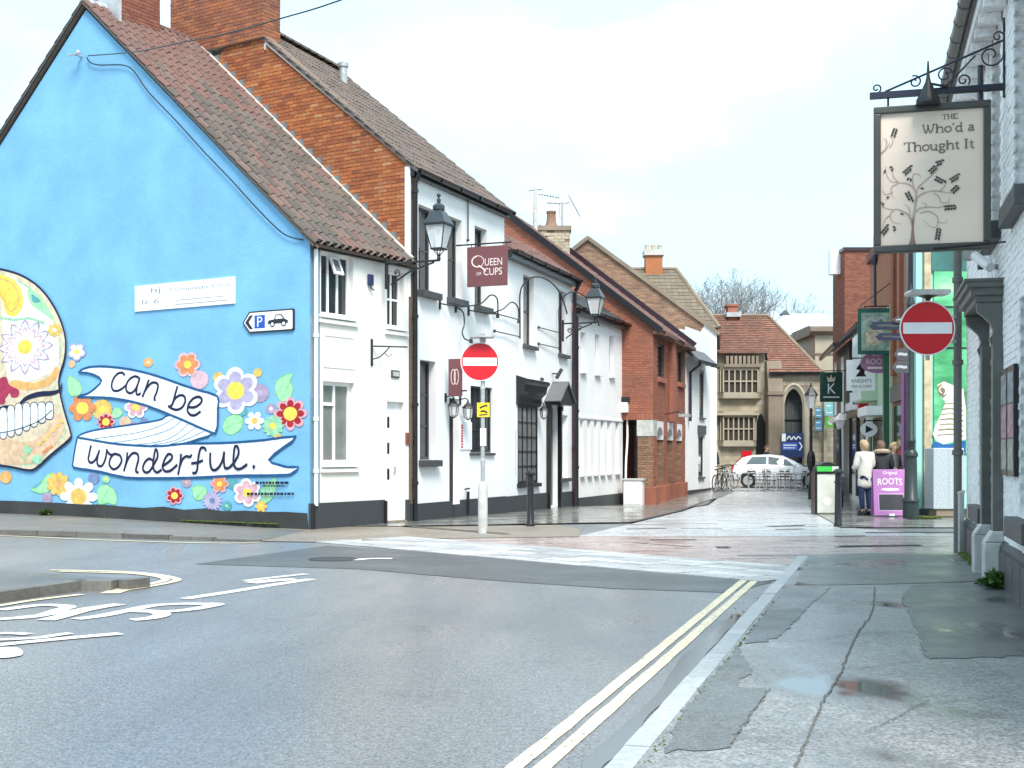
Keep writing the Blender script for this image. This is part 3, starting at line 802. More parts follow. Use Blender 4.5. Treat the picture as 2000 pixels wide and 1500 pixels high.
# ---------------------------------------------------------------- corner cottage with the mural
cot = thing('corner_cottage', 'corner cottage with sky blue mural gable and weathered pantile roof', 'house', FF.w(0), FF.rz)
ga, za = FG.at(168, 8)                                            # apex
GW = -2*ga                                                        # gable width
EA = FG.zz(592, 468)                                              # eave height
CW = 3.05
gw = MB()
gw.prism([(0, -.3), (0, EA-.08), (ga, za-.12), (-GW, EA-.08), (-GW, -.3)], 0, .28)
gable = gw.build('gable_wall', M['blue'], cot, rz=-pi/2)
pl = MB()
prof = [(0, -.3), (-GW, -.3)]
top = []
for px in range(600, -500, -40):
    s_, z_ = FG.at(px, 1003-(600-px)*.041+random.uniform(-2.5, 2.5)); top.append((s_, z_))
pl.prism(prof+top[::-1], -.035, .02)
pl.build('plinth', M['oldplinth'], gable)
ch = lambda a: (FF.sx(a[0]), FF.sx(a[1]), FF.zz(a[0], a[3]), FF.zz(a[0], a[2]))      # px box -> opening
hA = ch((627, 690, 489, 613)); hB = ch((756, 789, 527, 637)); hC = ch((631, 692, 744, 906)); hD = ch((756, 789, 784, 1024))
fm = wall_grid(0, CW, -.3, EA-.05, [hA, hB, hC, hD], .17)
front = fm.build('front_wall', M['cream'], cot)
bk = MB(); bk.box(.3, CW-.02, .3, GW, -.3, EA-.2); bk.build('rear_range', M['cream'], cot)
p = MB(); p.box(-.04, hD[0]-.12, -.05, 0, -.3, FF.zz(610, 983)); p.build('plinth', M['plinth'], front)
p = MB(); p.box(hD[1]+.04, CW-.02, -.05, 0, -.3, FF.zz(790, 976)); p.build('plinth', M['plinth'], front)
add_window(cot, hA, .11, 3, 1, .06, .05, sill='upvc')
op = MB(); x0 = hA[0]+(hA[1]-hA[0])*.36; x1 = hA[0]+(hA[1]-hA[0])*.64; zt = hA[3]-.06
op.box(0, x1-x0, -.02, .02, -.36, -.31); op.box(0, x1-x0, -.02, .02, -.05, 0); op.box(0, .045, -.02, .02, -.31, -.05); op.box(x1-x0-.045, x1-x0, -.02, .02, -.31, -.05)
w_ = op.build('open_top_light', M['upvc'], cot, loc=(x0, .09, zt)); w_.rotation_euler = (radians(-22), 0, 0)
q = MB(); q.box(.045, x1-x0-.045, -.005, .005, -.31, -.05); q.build('pane', M['glass_pale'], w_)
add_window(cot, hB, .11, 2, 2, .055, .04, sill='upvc')
add_window(cot, hC, .11, 2, 1, .07, .06, sill='upvc', gm='glass_pale')
q = MB(); zz = hC[3]-.42; q.box(hC[0]+.07, hC[0]+.07+(hC[1]-hC[0]-.14)*.5, .10, .15, zz-.03, zz+.03); q.build('transom', M['upvc'], cot)
d = MB(); d.box(hD[0], hD[1], .10, .15, hD[2]+.02, hD[3])
dr = d.build('front_door', M['upvc'], cot)
for i in range(3):
    zb = hD[3]-.42-i*.52
    q = MB(); q.box(hD[0]+.09, hD[0]+.2, .092, .11, zb-.1, zb+.12); q.build('pane', M['glass'], dr)
q = MB(); q.box(hD[0]+.34, hD[0]+.37, .055, .1, 1.0, 1.14); q.build('handle', M['galv'], dr)
q = MB(); q.box(hD[0]-.03, hD[1]+.03, -.06, .17, -.1, .06); q.build('doorstep', M['pave_beige'], cot)
for hh in (hA, hB, hC):
    q = MB(); q.box(hh[0]-.08, hh[1]+.1, -.055, 0, hh[2]-.16, hh[2]-.09); q.build('string_ledge', M['cream'], cot)
q = MB(); x0, x1 = FF.sx(632), FF.sx(692); z0, z1 = FF.zz(632, 717), FF.zz(632, 655)
for a in ((x0, x1, z0, z0+.018), (x0, x1, z1, z1+.018), (x0, x0+.018, z0, z1), (x1-.018, x1, z0, z1)): q.box(a[0], a[1], -.012, 0, a[2], a[3])
q.build('blind_panel_moulding', M['cream'], cot)
zc = FF.zz(612, 478)
pipe(cot, [(.10, -.06, zc), (.10, -.06, FF.zz(610, 988))], .042, M['creampipe'], 'downpipe', [(.10, -.06, FF.zz(610, y)) for y in (655, 818, 920)])
pipe(cot, [(.02, -.05, FF.zz(606, 985)), (.02, -.05, 0)], .05, M['black'], 'drain_pipe')
pipe(cot, [(FF.sx(747), -.09, FF.zz(747, 978)), (FF.sx(747), -.09, .02)], .03, M['black'], 'waste_pipe')
gutter(cot, -.06, CW+.05, -.14, EA-.02, .065)
q = MB(); q.box(-.02, CW, -.1, -.02, EA-.18, EA-.05); q.build('fascia', M['black'], cot)
# roof
slope = atan2(za-EA, -ga); RL = hypot(za-EA, -ga)
rf = roof_plane(cot, -.1, CW+.02, -.2, EA-.2*tan(slope)+.06, slope, RL+.25, M['pantile'])
tile_roof(rf, -.12, CW+.02, RL+.25, 'pantile', .215, .36, [M['pantile'], M['pantile_red']], 300)
rb = MB(); rb.box(-.1, CW, 0, RL+.2, -.05, 0)
rbo = rb.build('rear_roof', M['pantile'], cot); rbo.location = (CW-.1, GW+.2, EA-.2*tan(slope)+.06); rbo.rotation_euler = (slope, 0, pi)
tile_roof(rbo, -.1, CW, RL+.2, 'pantile', .24, .36, M['pantile'], 0)
vg = MB(); vg.prism([(-.2, EA-.2*tan(slope)+.0), (-.2, EA-.2*tan(slope)+.07), (-ga, za+.07), (GW+.2, EA-.2*tan(slope)+.07), (GW+.2, EA-.2*tan(slope)-.01), (-ga, za-.03)], -.06, .02, ax='x')
vg.build('verge_mortar', M['mortar_dark'], cot)
for i in range(8):
    q = MB(); n = 7
    q.loft([[(x, -ga+.13*cos(pi*k/n)*(1 if x == 0 else .9), za+.02+.12*sin(pi*k/n)) for k in range(n+1)] for x in (0, .42)])
    o = q.build('ridge_tile', M['pantile_red'] if i > 1 else M['lead'], cot, loc=(-.08+i*.4, 0, random.uniform(-.01, .01)))
fl = MB(); fl.box(CW-.12, CW+.02, RL*.02, RL-.1, .045, .075)
fo = fl.build('mortar_fillet', M['mortarwhite'], rf)
# stepped lead flashing up the party wall
for i in range(22):
    a = RL*(.1+.9*i/22)
    q = MB(); q.prism([(0, .05), (.30, .05), (.15, .21)], -.012, .012, ax='x'); q.build('lead_step', M['lead_dull'], rf, loc=(CW+.01, a-.1, 0))
# left chimney on the cottage ridge
chx = MB(); cb = Vector((-.1, -ga+.35, 0))
x0 = .55
chm = MB(); chm.box(x0+.012, x0+1.2, -ga-.3, -ga+.6, za-.9, za+2.0)
chim = chm.build('chimney', M['mortar'], cot)
cf = sub('brick_face', chim, (x0, -ga+.6, 0), (0, 0, -pi/2))
brick_face(cf, [(0, za-.4), (.9, za-.4), (.9, za+2.0), (0, za+2.0)], M['brick_dark'], single=0)
cf = sub('brick_face', chim, (x0, -ga-.3, 0))
brick_face(cf, [(0, za-.6), (1.2, za-.6), (1.2, za+2.0), (0, za+2.0)], M['brick_dark'], single=0)
q = MB(); q.box(x0-.09, x0+.0, -ga-.45, -ga+.5, za-.5, za+.25); q.build('flashing', M['lead'], cot)

# ---------------------------------------------------------------- the mural: flat paint on the gable, one piece each
MC = {k: flat('mural_'+k, c) for k, c in dict(white=(.76, .77, .80), outline=(.012, .085, .22), ink=(.01, .012, .05), cream=(.66, .56, .40), orange=(.66, .25, .10), orange2=(.72, .40, .14),
      yellow=(.86, .62, .10), red=(.38, .018, .03), pink=(.66, .36, .41), lilac=(.42, .38, .55), green=(.18, .52, .20), green2=(.30, .58, .36), gold=(.72, .48, .12), peach=(.66, .46, .30),
      mauve=(.38, .30, .42), slatey=(.17, .24, .42), teal=(.10, .34, .36), pale=(.66, .44, .50), heart=(.36, .03, .08), foldwhite=(.72, .78, .83), palegreen=(.34, .70, .38)).items()}
LAY = [.004]
def lay(d_=.00014):
    LAY[0] += d_; return -LAY[0]
def MG(px, py): return FG.at(px, py)
def Z3(X, Y): return MG(130+X/4.255, 680+Y/4.255)
def scale_at(px, py):
    a, b_ = MG(px-5, py), MG(px+5, py); c, d_ = MG(px, py-5), MG(px, py+5)
    return (b_[0]-a[0])/10, (c[1]-d_[1])/10
def petals(n, depth, sharp=1.0):
    return lambda a: 1-depth*1.25+depth*1.25*abs(cos(n*a/2))**sharp
def flower(px, py, r, n, pet, cen, cr=.36, halo=None, inner=None, depth=.38, rot=.0, dash=None):
    sx_, sz_ = scale_at(px, py); c = MG(px, py); mb = MB(); mats = []
    def ring(rr, mk, fn, N_=64):
        rim = []
        for k in range(N_):
            a = 2*pi*k/N_; m_ = fn(a+rot) if fn else 1
            rim.append((c[0]+rr*sx_*cos(a)*m_, c[1]+rr*sz_*sin(a)*m_))
        mats.append(MC[mk]); fan(mb, c, rim, lay(), len(mats)-1)
    if halo: ring(r*1.22, halo, petals(n, depth*.7, .6))
    ring(r, pet, petals(n, depth, .6))
    if inner: ring(r*.74, inner, petals(n, depth*1.1, .9))
    ring(r*cr, cen, None, 20)
    mb.build('painted_flower', mats, gable)
def spiky(px, py, r, col, n=12):
    sx_, sz_ = scale_at(px, py); c = MG(px, py); mb = MB()
    fan(mb, c, [(c[0]+r*sx_*cos(2*pi*k/(4*n))*m_, c[1]+r*sz_*sin(2*pi*k/(4*n))*m_) for k in range(4*n) for m_ in [(1, .86, .66, .86)[k % 4]]], lay(), 0)
    mb.build('painted_flower', MC[col], gable)
def puff(px, py, r, col, cen=None):
    sx_, sz_ = scale_at(px, py); c = MG(px, py); mb = MB()
    rim = [(c[0]+r*sx_*cos(2*pi*k/40)*(1 if k % 2 else .88), c[1]+r*sz_*sin(2*pi*k/40)*(1 if k % 2 else .88)) for k in range(40)]
    mats = [MC[col]]; fan(mb, c, rim, lay(), 0)
    if cen: mats.append(MC[cen]); disc(mb, c, r*.32*sx_, r*.32*sz_, lay(), 1, 12)
    mb.build('painted_dot' if r < 9 else 'painted_puff', mats, gable)
def leaf(pts, vein=True, col='palegreen'):
    P = [MG(*p) for p in pts]; S = [(v.x, v.z) for v in smooth_pts([(a, 0, b_) for a, b_ in P], 5, True)]
    mb = MB(); tri_poly(mb, S, lay(), 0)
    ribbon(mb, P, .018, lay(), 1, 5, True); LAY[0] += .0003
    if vein: ribbon(mb, [P[0], ((P[0][0]+P[len(P)//2][0])/2+.01, (P[0][1]+P[len(P)//2][1])/2), P[len(P)//2]], .014, lay(), 1)
    mb.build('painted_leaf', [MC[col], MC['green']], gable)
# leaves and flowers behind the banners
leaf([(548, 783), (538, 765), (540, 745), (556, 733), (572, 731), (567, 745), (573, 757), (568, 775), (558, 783)])
leaf([(436, 838), (440, 820), (452, 811), (468, 810), (475, 822), (470, 838), (458, 847), (446, 848)])
leaf([(138, 772), (132, 755), (135, 735), (148, 740), (158, 750), (160, 764), (152, 772)])
leaf([(219, 815), (222, 800), (232, 796), (240, 805), (232, 815)])
leaf([(195, 985), (190, 962), (197, 948), (215, 950), (228, 965), (226, 985), (210, 982)])
leaf([(60, 955), (75, 952), (88, 932), (100, 925), (105, 945), (95, 960), (76, 963)])
leaf([(382, 975), (376, 955), (385, 948), (400, 952), (405, 963), (398, 974)])
leaf([(512, 985), (508, 965), (520, 945), (538, 935), (540, 955), (530, 975)], True, 'green2')
puff(390, 742, 19, 'pale'); puff(427, 737, 11, 'gold'); puff(290, 708, 10, 'orange2', 'cream'); puff(141, 711, 8, 'peach')
puff(508, 768, 19, 'mauve', 'lilac'); puff(504, 728, 9, 'gold'); puff(200, 800, 21, 'gold', 'yellow'); puff(245, 824, 12, 'peach'); puff(283, 824, 9, 'slatey')
puff(474, 803, 10, 'teal'); puff(530, 798, 11, 'mauve', 'white'); puff(543, 852, 8, 'gold'); puff(365, 942, 11, 'mauve', 'peach'); puff(184, 934, 12, 'slatey'); puff(93, 972, 11, 'mauve')
puff(208, 936, 8, 'green2', 'yellow'); puff(12, 932, 13, 'orange2'); puff(455, 945, 11, 'teal'); puff(444, 988, 10, 'teal', 'green2')
flower(367, 712, 21, 6, 'orange', 'yellow', .36, 'pale', None, .30); flower(461, 763, 38, 6, 'lilac', 'yellow', .46, 'white', None, .36, .5); flower(498, 822, 19, 6, 'white', 'gold', .34, None, 'white')
flower(568, 808, 27, 8, 'red', 'yellow', .5, 'pink', None, .34); flower(534, 832, 21, 12, 'green2', 'yellow', .3, None, None, .2); flower(162, 797, 27, 6, 'orange', 'yellow', .44, None, None, .3)
flower(208, 824, 15, 8, 'red', 'yellow', .5, 'pink', None, .34); flower(151, 687, 15, 5, 'white', 'yellow', .34, 'lilac', None, .36, .3); flower(267, 795, 19, 6, 'pink', 'yellow', .4, 'white')
flower(430, 945, 15, 6, 'orange', 'yellow', .34, 'pink'); flower(342, 968, 15, 7, 'red', 'yellow', .45, 'pink', None, .34); flower(484, 962, 23, 6, 'pink', 'yellow', .36, 'white', 'pale', .34, .4)
flower(416, 978, 20, 16, 'lilac', 'slatey', .28, None, None, .25); flower(511, 989, 12, 6, 'gold', 'yellow', .4, None); flower(115, 945, 24, 9, 'gold', 'orange2', .4, None, None, .25)
flower(155, 970, 37, 8, 'white', 'gold', .44, None, 'white', .34); flower(266, 834, 11, 6, 'mauve', 'white', .34)
# banners
def banner(pts, fill, w=.05, sm=2):
    P = [Z3(*p) for p in pts]; S = [(v.x, v.z) for v in smooth_pts([(a, 0, b_) for a, b_ in P], sm, True)]
    mb = MB(); tri_poly(mb, S, lay(.0005), 0); LAY[0] += .0002
    LAY[0] += ribbon(mb, P, w, lay(), 1, sm, True)
    return mb.build('painted_banner', [MC[fill], MC['outline']], gable)
fb = banner([(870,555),(1040,630),(1220,705),(1100,755),(990,790),(850,808),(700,815),(450,800),(250,770),(110,745),(130,715),(250,680),(450,650),(690,615),(800,590)], 'foldwhite', .04)
mb = MB()
for pts in ([(240,752),(450,725),(650,690),(800,640),(910,575)], [(400,785),(600,755),(800,700),(900,655),(970,590)], [(560,805),(760,780),(900,730),(1030,620)], [(720,805),(900,770),(1010,710),(1090,650)], [(860,800),(1010,755),(1150,690)]):
    LAY[0] += ribbon(mb, [Z3(*p) for p in pts], .012, lay(), 0)
mb.build('painted_fold_line', MC['outline'], gable)
banner([(95,750),(110,745),(280,775),(450,800),(700,815),(850,810),(990,794),(1200,792),(1400,785),(1650,765),(1915,735),(1800,830),(1685,930),(1770,970),(1850,990),(1935,990),(1880,1040),(1820,1055),(1600,1058),(1400,1060),(1200,1070),(1000,1078),(700,1080),(500,1075),(300,1030),(180,1010),(65,990),(62,940),(75,850)], 'white')
banner([(105,200),(160,168),(230,155),(350,155),(550,180),(750,230),(950,300),(1100,350),(1260,400),(1263,500),(1262,640),(1245,690),(1220,705),(1000,610),(870,555),(650,470),(450,425),(300,410),(95,405),(180,380),(250,330),(300,268),(240,225),(170,205)], 'white')
LAY[0] += .0006
letters = {'c': [[(492,228),(470,205),(430,215),(395,260),(382,310),(395,350),(430,355),(465,340),(500,310)]],
 'a': [[(610,248),(575,235),(530,260),(503,310),(508,358),(540,375),(575,350),(600,300),(615,245)], [(612,262),(592,330),(588,375),(602,388),(625,375)]],
 'n': [[(692,262),(668,330),(638,408)], [(650,375),(680,325),(715,290),(750,288),(768,312),(757,365),(738,415),(747,438)]],
 'b': [[(930,315),(908,395),(885,475)], [(852,478),(880,500),(925,512),(970,490),(995,440),(985,400),(950,392),(910,420),(885,470),(860,492)]],
 'e': [[(1018,490),(1075,490),(1120,460),(1132,425),(1105,405),(1060,420),(1025,465),(1014,520),(1040,555),(1080,555),(1122,525)]],
 'w': [[(212,808),(198,870),(190,925),(212,952),(245,930),(270,880),(282,845)], [(282,845),(264,915),(268,968),(300,978),(330,925),(345,838)]],
 'o': [[(345,855),(375,885),(410,878)], [(440,885),(400,880),(372,920),(366,970),(398,1005),(440,985),(466,935),(455,895),(440,885)]],
 'n2': [[(515,865),(505,945),(485,1022)], [(495,985),(525,910),(562,872),(598,880),(606,920),(592,980),(586,1020),(608,1036)]],
 'd': [[(728,935),(695,918),(658,950),(644,1000),(665,1032),(700,1020),(735,965)], [(735,965),(765,905),(762,855),(748,842),(738,890),(728,960),(736,1010),(762,1032),(800,1008)]],
 'e2': [[(800,985),(850,950),(885,915),(880,885),(852,882),(825,925),(808,985),(830,1022),(875,1015),(930,968)]],
 'r': [[(962,878),(955,950),(946,1005),(935,1052)], [(946,995),(972,925),(1005,898),(1035,903),(1050,882)]],
 'f': [[(1170,855),(1155,828),(1125,832),(1108,890),(1100,960),(1095,1008),(1080,1036),(1055,1035)], [(1045,957),(1095,950),(1145,932)]],
 'u': [[(1205,868),(1203,940),(1215,1000),(1245,1012),(1285,975),(1310,915),(1320,858)], [(1320,858),(1318,940),(1328,995),(1360,995)]],
 'l': [[(1360,995),(1405,945),(1440,875),(1432,820),(1410,818),(1400,880),(1398,950),(1418,998),(1458,1000),(1512,963)]]}
for k, ss in letters.items():
    mb = MB()
    for st in ss:
        ribbon(mb, [Z3(*p) for p in st], .052, -(LAY[0]+.0002), 0, 7); LAY[0] += .0005
    mb.build('painted_letter', MC['ink'], gable)
LAY[0] += .0005
mb = MB(); disc(mb, Z3(1566, 985), .035, .04, lay(), 0, 14); mb.build('painted_full_stop', MC['ink'], gable)
mb = MB()
for x0, x1, y0, y1 in ((1580,1855,1108,1128), (1640,1820,1140,1150), (1510,1900,1200,1220)):
    x = x0
    while x < x1:
        w_ = random.uniform(12, 34); a, b_ = Z3(x, y1), Z3(min(x+w_, x1), y0)
        mb.poly([(a[0], lay(.0001), a[1]), (b_[0], -LAY[0], a[1]), (b_[0], -LAY[0], b_[1]), (a[0], -LAY[0], b_[1])]); x += w_+random.uniform(4, 10)
mb.build('painted_small_print', MC['ink'], gable)
# sugar skull: right half traced, left half mirrored about its middle
mid = MG(-8, 700)[0]
def both(fn):
    fn(lambda p: p); fn(lambda p: (2*mid-p[0], p[1]))
sk = [(-8, 526), (20, 530), (50, 541), (80, 562), (104, 592), (122, 628), (131, 664), (129, 700), (120, 730), (118, 752), (124, 785), (133, 818), (141, 845), (138, 858), (100, 890), (72, 915), (55, 918), (25, 912), (-8, 908)]
R = [MG(*p) for p in sk]; full = R+[(2*mid-a, b_) for a, b_ in R[::-1][1:-1]]
mb = MB(); S = [(v.x, v.z) for v in smooth_pts([(a, 0, b_) for a, b_ in full], 3, True)]
tri_poly(mb, S, lay(), 0); LAY[0] += .0002; LAY[0] += ribbon(mb, full, .05, lay(), 1, 3, True)
inner = [(mid+(a-mid)*.93, 3.0+(b_-3.0)*.94) for a, b_ in full]
LAY[0] += ribbon(mb, inner, .03, lay(), 2, 3, True)
mb.build('painted_skull', [MC['cream'], MC['ink'], MC['green2']], gable)
def on_skull(pts, col, fill=True, w=.03, closed=True, name='painted_skull_detail', taper=None, mirror=True, sm=4):
    for mir in ((False, True) if mirror else (False,)):
        P = [MG(*p) for p in pts]
        if mir: P = [(2*mid-a, b_) for a, b_ in P][::-1]
        mb = MB()
        if fill:
            S = [(v.x, v.z) for v in smooth_pts([(a, 0, b_) for a, b_ in P], sm, True)]; tri_poly(mb, S, lay(), 0)
        else: LAY[0] += ribbon(mb, P, w, lay(), 0, sm, closed, taper=taper)
        mb.build(name, MC[col], gable)
on_skull([(12, 540), (40, 552), (70, 575), (95, 610), (112, 650), (118, 690), (112, 720), (60, 745), (20, 740), (8, 640)], 'white')
on_skull([(0, 535), (28, 545), (45, 568), (48, 595), (38, 615), (22, 618), (12, 606), (8, 588), (0, 578), (-8, 575), (-8, 533)], 'yellow')
on_skull([(6, 545), (25, 553), (38, 572), (38, 595), (25, 608), (16, 600), (12, 585), (-4, 570), (-8, 545)], 'orange2', False, .035)
on_skull([(58, 565), (80, 578), (98, 605), (106, 625), (92, 615), (64, 595)], 'palegreen'); on_skull([(66, 575), (82, 588), (74, 592), (66, 588)], 'teal')
on_skull([(-8, 618), (30, 625), (60, 622), (90, 632)], 'green2', False, .05, False)
on_skull([(30, 742), (70, 748), (100, 735), (112, 715), (118, 728), (100, 752), (60, 762), (25, 755)], 'orange2')
on_skull([(-8, 850), (30, 860), (60, 862), (90, 845), (118, 805), (128, 840), (100, 880), (60, 905), (-8, 900)], 'peach')
for fx in (52, -68):
    spiky(fx, 678, 55, 'mauve'); spiky(fx, 678, 50, 'white'); spiky(fx, 678, 40, 'pale'); spiky(fx, 678, 34, 'white'); puff(fx, 678, 15, 'yellow')
flower(110, 645, 14, 8, 'gold', 'white', .3, None, None, .25); flower(-126, 645, 14, 8, 'gold', 'white', .3, None, None, .25)
on_skull([(-8, 752), (4, 739), (16, 737), (22, 752), (40, 762), (38, 775), (26, 776), (22, 768), (14, 778), (2, 780), (-8, 770)], 'heart', mirror=False)
on_skull([(-8, 786), (-2, 774), (8, 768), (14, 779), (10, 790)], 'heart', mirror=False)
on_skull([(40, 792), (55, 778), (80, 770), (105, 768), (120, 762), (125, 748)], 'ink', False, .09, False, taper=lambda t: .25+1.0*math.sin(pi*min(1, .15+t*.85)))
on_skull([(28, 796), (12, 795), (-6, 802)], 'ink', False, .07, False, mirror=False)
for i in range(10):
    px = 100-i*15; py = 800+((100-px)/110)**1.1*28*min(1, 1) ; h = 15+min(i, 4)*3
    if px < -30: py = 832
    on_skull([(px-7.5, py-h*.5), (px-4, py-h*.95), (px+4, py-h*.95), (px+7.5, py-h*.5), (px+7.5, py+h*.8), (px+4, py+h*1.25), (px-4, py+h*1.25), (px-7.5, py+h*.8)], 'foldwhite', mirror=False, sm=3)
    on_skull([(px-7.5, py-h*.5), (px-4, py-h*.95), (px+4, py-h*.95), (px+7.5, py-h*.5), (px+7.5, py+h*.8), (px+4, py+h*1.25), (px-4, py+h*1.25), (px-7.5, py+h*.8)], 'ink', False, .02, mirror=False, sm=3)
on_skull([(106, 800), (80, 822), (40, 838), (0, 846), (-40, 846)], 'ink', False, .02, False, mirror=False)
for (a, b_) in ((56, 880), (42, 898), (78, 898)):
    on_skull([(a-14*(1 if a > 56 else (-1 if a < 56 else .5)), b_-2), (a, b_-10), (a+10, b_), (a, b_+9)], 'green2')
for k in range(6):
    puff(80+k*9, 868-k*9, 4, 'gold'); puff(104-k*3, 872-k*2+k*4, 3, 'orange')
# plates and signs on the blue wall ---------------------------------------------------
def gplate(px0, py0, px1, py1, off=.03):
    a, b_ = FG.at(px0, py0, -off), FG.at(px1, py1, -off); return a[0], b_[0], b_[1], a[1]
x0, x1, z0, z1 = gplate(263, 543, 458, 607)
z0 = FG.zz(263, 609, -.03); z1 = FG.zz(458, 540, -.03)
wp = thing('wall_nameplate', 'faded white rectangular nameplate on the blue wall', 'sign', FG.w((x0+x1)/2, -.0, z0), FG.rz)
q = MB(); W_, H_ = x1-x0, z1-z0; q.box(-W_/2, W_/2, -.03, 0, 0, H_); q.build('board', M['signwhite'], wp, bevel=.004)
q = MB(); fd = flat('faded_print', (.28, .30, .32))
text_in(q, 'Chiropractic Clinic', -W_*.14, W_*.46, H_*.62, H_*.8, -.0325); text_in(q, 'lc', -W_*.42, -W_*.34, H_*.25, H_*.45, -.0325); text_in(q, '6', -W_*.30, -W_*.24, H_*.25, H_*.45, -.0325)
ribbon(q, [(-W_*.08, H_*.31), (W_*.4, H_*.31)], .012, -.0325); ribbon(q, [(-W_*.08, H_*.15), (W_*.44, H_*.15)], .014, -.0325); text_in(q, 'hj', -W_*.33, -W_*.23, H_*.62, H_*.88, -.0325)
q.build('lettering', fd, wp)
x0, x1, z0, z1 = gplate(474, 612, 574, 645)
pk = thing('parking_sign', 'black and white parking arrow sign with blue P on the blue wall', 'sign', FG.w((x0+x1)/2, 0, z0), FG.rz)
W_, H_ = x1-x0, z1-z0+.02
def arrow(i): return [(-W_/2+i*1.4, H_/2), (-W_/2+H_*.42+i*.8, i), (W_/2-i-.02, i), (W_/2-i, i+.02), (W_/2-i, H_-i-.02), (W_/2-i-.02, H_-i), (-W_/2+H_*.42+i*.8, H_-i)]
q = MB(); q.prism(arrow(0), -.035, -.005); q.build('board', M['black'], pk)
q = MB(); q.prism(arrow(.028), -.039, -.0355); q.build('face', M['signwhite'], pk)
q = MB(); a = -W_/2+H_*.18
q.prism([(a, H_/2), (a+.12, H_*.82), (a+.2, H_*.82), (a+.09, H_/2), (a+.2, H_*.18), (a+.12, H_*.18)], -.043, -.0395); q.build('arrowhead', M['black'], pk)
a += .24
q = MB(); q.box(a, a+.26, -.043, -.0395, H_*.2, H_*.8); q.build('blue_square', flat('parking_blue', (.02, .09, .42)), pk)
q = MB(); text_in(q, 'P', a+.07, a+.20, H_*.27, H_*.73, -.0445); q.build('letter', M['signwhite'], pk)
a += .33
q = MB(); q.prism([(a, H_*.36), (a+.02, H_*.52), (a+.16, H_*.56), (a+.20, H_*.78), (a+.34, H_*.78), (a+.42, H_*.56), (a+.5, H_*.48), (a+.5, H_*.36)], -.043, -.0395)
q.prism([(a+.12+.06*cos(t*pi/6), H_*.34+.055*sin(t*pi/6)) for t in range(12)], -.0445, -.0432); q.prism([(a+.40+.06*cos(t*pi/6), H_*.34+.055*sin(t*pi/6)) for t in range(12)], -.0445, -.0432)
q.build('car_symbol', M['black'], pk)
q = MB(); q.prism([(a+.19, H_*.57), (a+.215, H_*.73), (a+.325, H_*.73), (a+.385, H_*.57)], -.0450, -.0436)
for c in (.12, .40): q.prism([(a+c+.035*cos(t*pi/6), H_*.34+.033*sin(t*pi/6)) for t in range(12)], -.046, -.0446)
q.build('car_symbol_cutout', M['signwhite'], pk)
# cable bracket and cable down the gable, wire over the street
bz = [FG.at(px, py, -.05) for px, py in ((170,112),(176,122),(195,127),(240,127),(262,140),(290,180),(340,232),(400,298),(450,350),(500,405),(545,450),(570,464),(592,468))]
cab = MB(); cab.tube(smooth_pts([(a, -.05, b_) for a, b_ in bz], 3), .013, 6)
cab = cab.build('wall_cable', M['black'], None, True, FG.w(0), FG.rz); tag(cab, 'black cable looping down the blue gable below the roof edge', 'cable')
wa = FG.w(FG.at(172, 109, -.2)[0], -.2, FG.at(172, 109, -.2)[1])
wires = MB(); wb = Vector((-3.2, 16.0, 8.4))
wpx = lambda px, py, d_: Vector(((px-1000)/F_PX*d_, d_, CAM_H+(HOR-py)/F_PX*d_))
wp_ = [wa, wpx(265, 101, 24.6), wpx(350, 84, 23.3), wpx(440, 66, 22.2), wpx(545, 37, 21), wpx(660, 2, 20), wpx(900, -90, 18.6)]
wires.tube(smooth_pts(wp_, 4), .012, 6)
tag(wires.build('overhead_wire', M['black'], None, True), 'black overhead wire rising from the blue gable across the chimney', 'wire')
br = thing('cable_bracket', 'small metal cable bracket high on the blue gable', 'bracket', FG.w(FG.at(160, 110)[0], 0, FG.at(160, 110)[1]), FG.rz)
q = MB(); q.box(-.2, .2, -.2, -.17, -.015, .015); q.build('arm', M['galv'], br)
q = MB(); q.box(-.02, .02, -.17, .0, -.02, .02); q.build('stem', M['galv'], br)
q = MB(); q.ball((.1, -.185, .035), .03, 8, 5); q.build('insulator', M['signwhite'], br)

# ---------------------------------------------------------------- tall white house with the brick gable and big chimney
h2 = thing('white_house', 'tall white house with orange brick gable, large chimney and black downpipe', 'house', F2.w(0), F2.rz)
E2 = 7.26; L2 = 5.04
G2 = Fr(F2.o, xdir=FG.x)                                             # its near gable, party wall with the cottage
KX = .167/.986
R2 = 4.5; RZ2 = G2.zz(545, 62, 0)+.5
sl2 = atan2(RZ2-E2-.15, R2)
def op2(F, a, b_, t, bo): return (F.sx(a), F.sx(b_), F.zz(a, bo), F.zz(a, t))
H2 = [op2(F2, 817, 850, 398, 565), op2(F2, 874, 902, 420, 580), op2(F2, 927, 951, 440, 596), op2(F2, 820, 851, 702, 898), op2(F2, 919, 962, 753, 884), op2(F2, 880, 897, 778, 985)]
f2 = wall_grid(0, L2, -.4, E2, H2, .22).build('front_wall', M['white2'], h2)
q = MB(); q.box(.0, H2[5][0]-.02, -.06, 0, -.4, F2.zz(810, 984)); q.build('plinth', M['plinth'], f2)
q = MB(); q.box(H2[5][1]+.02, L2-.01, -.06, 0, -.4, F2.zz(960, 971)); q.build('plinth', M['plinth'], f2)
q = MB(); q.box(H2[5][0]+.02, H2[5][1]-.02, -.1, .22, -.3, F2.zz(885, 985)); q.build('doorstep', M['plinth'], h2)
for i in range(3): add_window(h2, H2[i], .15, 1, 2, .06, .04, fm='darkframe', sill='slate_sill', sill_out=.16, sill_h=.14, sill_side=.04)
add_window(h2, H2[3], .16, 1, 3, .06, .04, fm='darkframe', sill='slate_sill', sill_out=.14, sill_h=.14)
add_window(h2, H2[4], .05, 4, 3, .05, .03, fm='darkframe', sill='slate_sill', sill_out=.06, sill_h=.06)
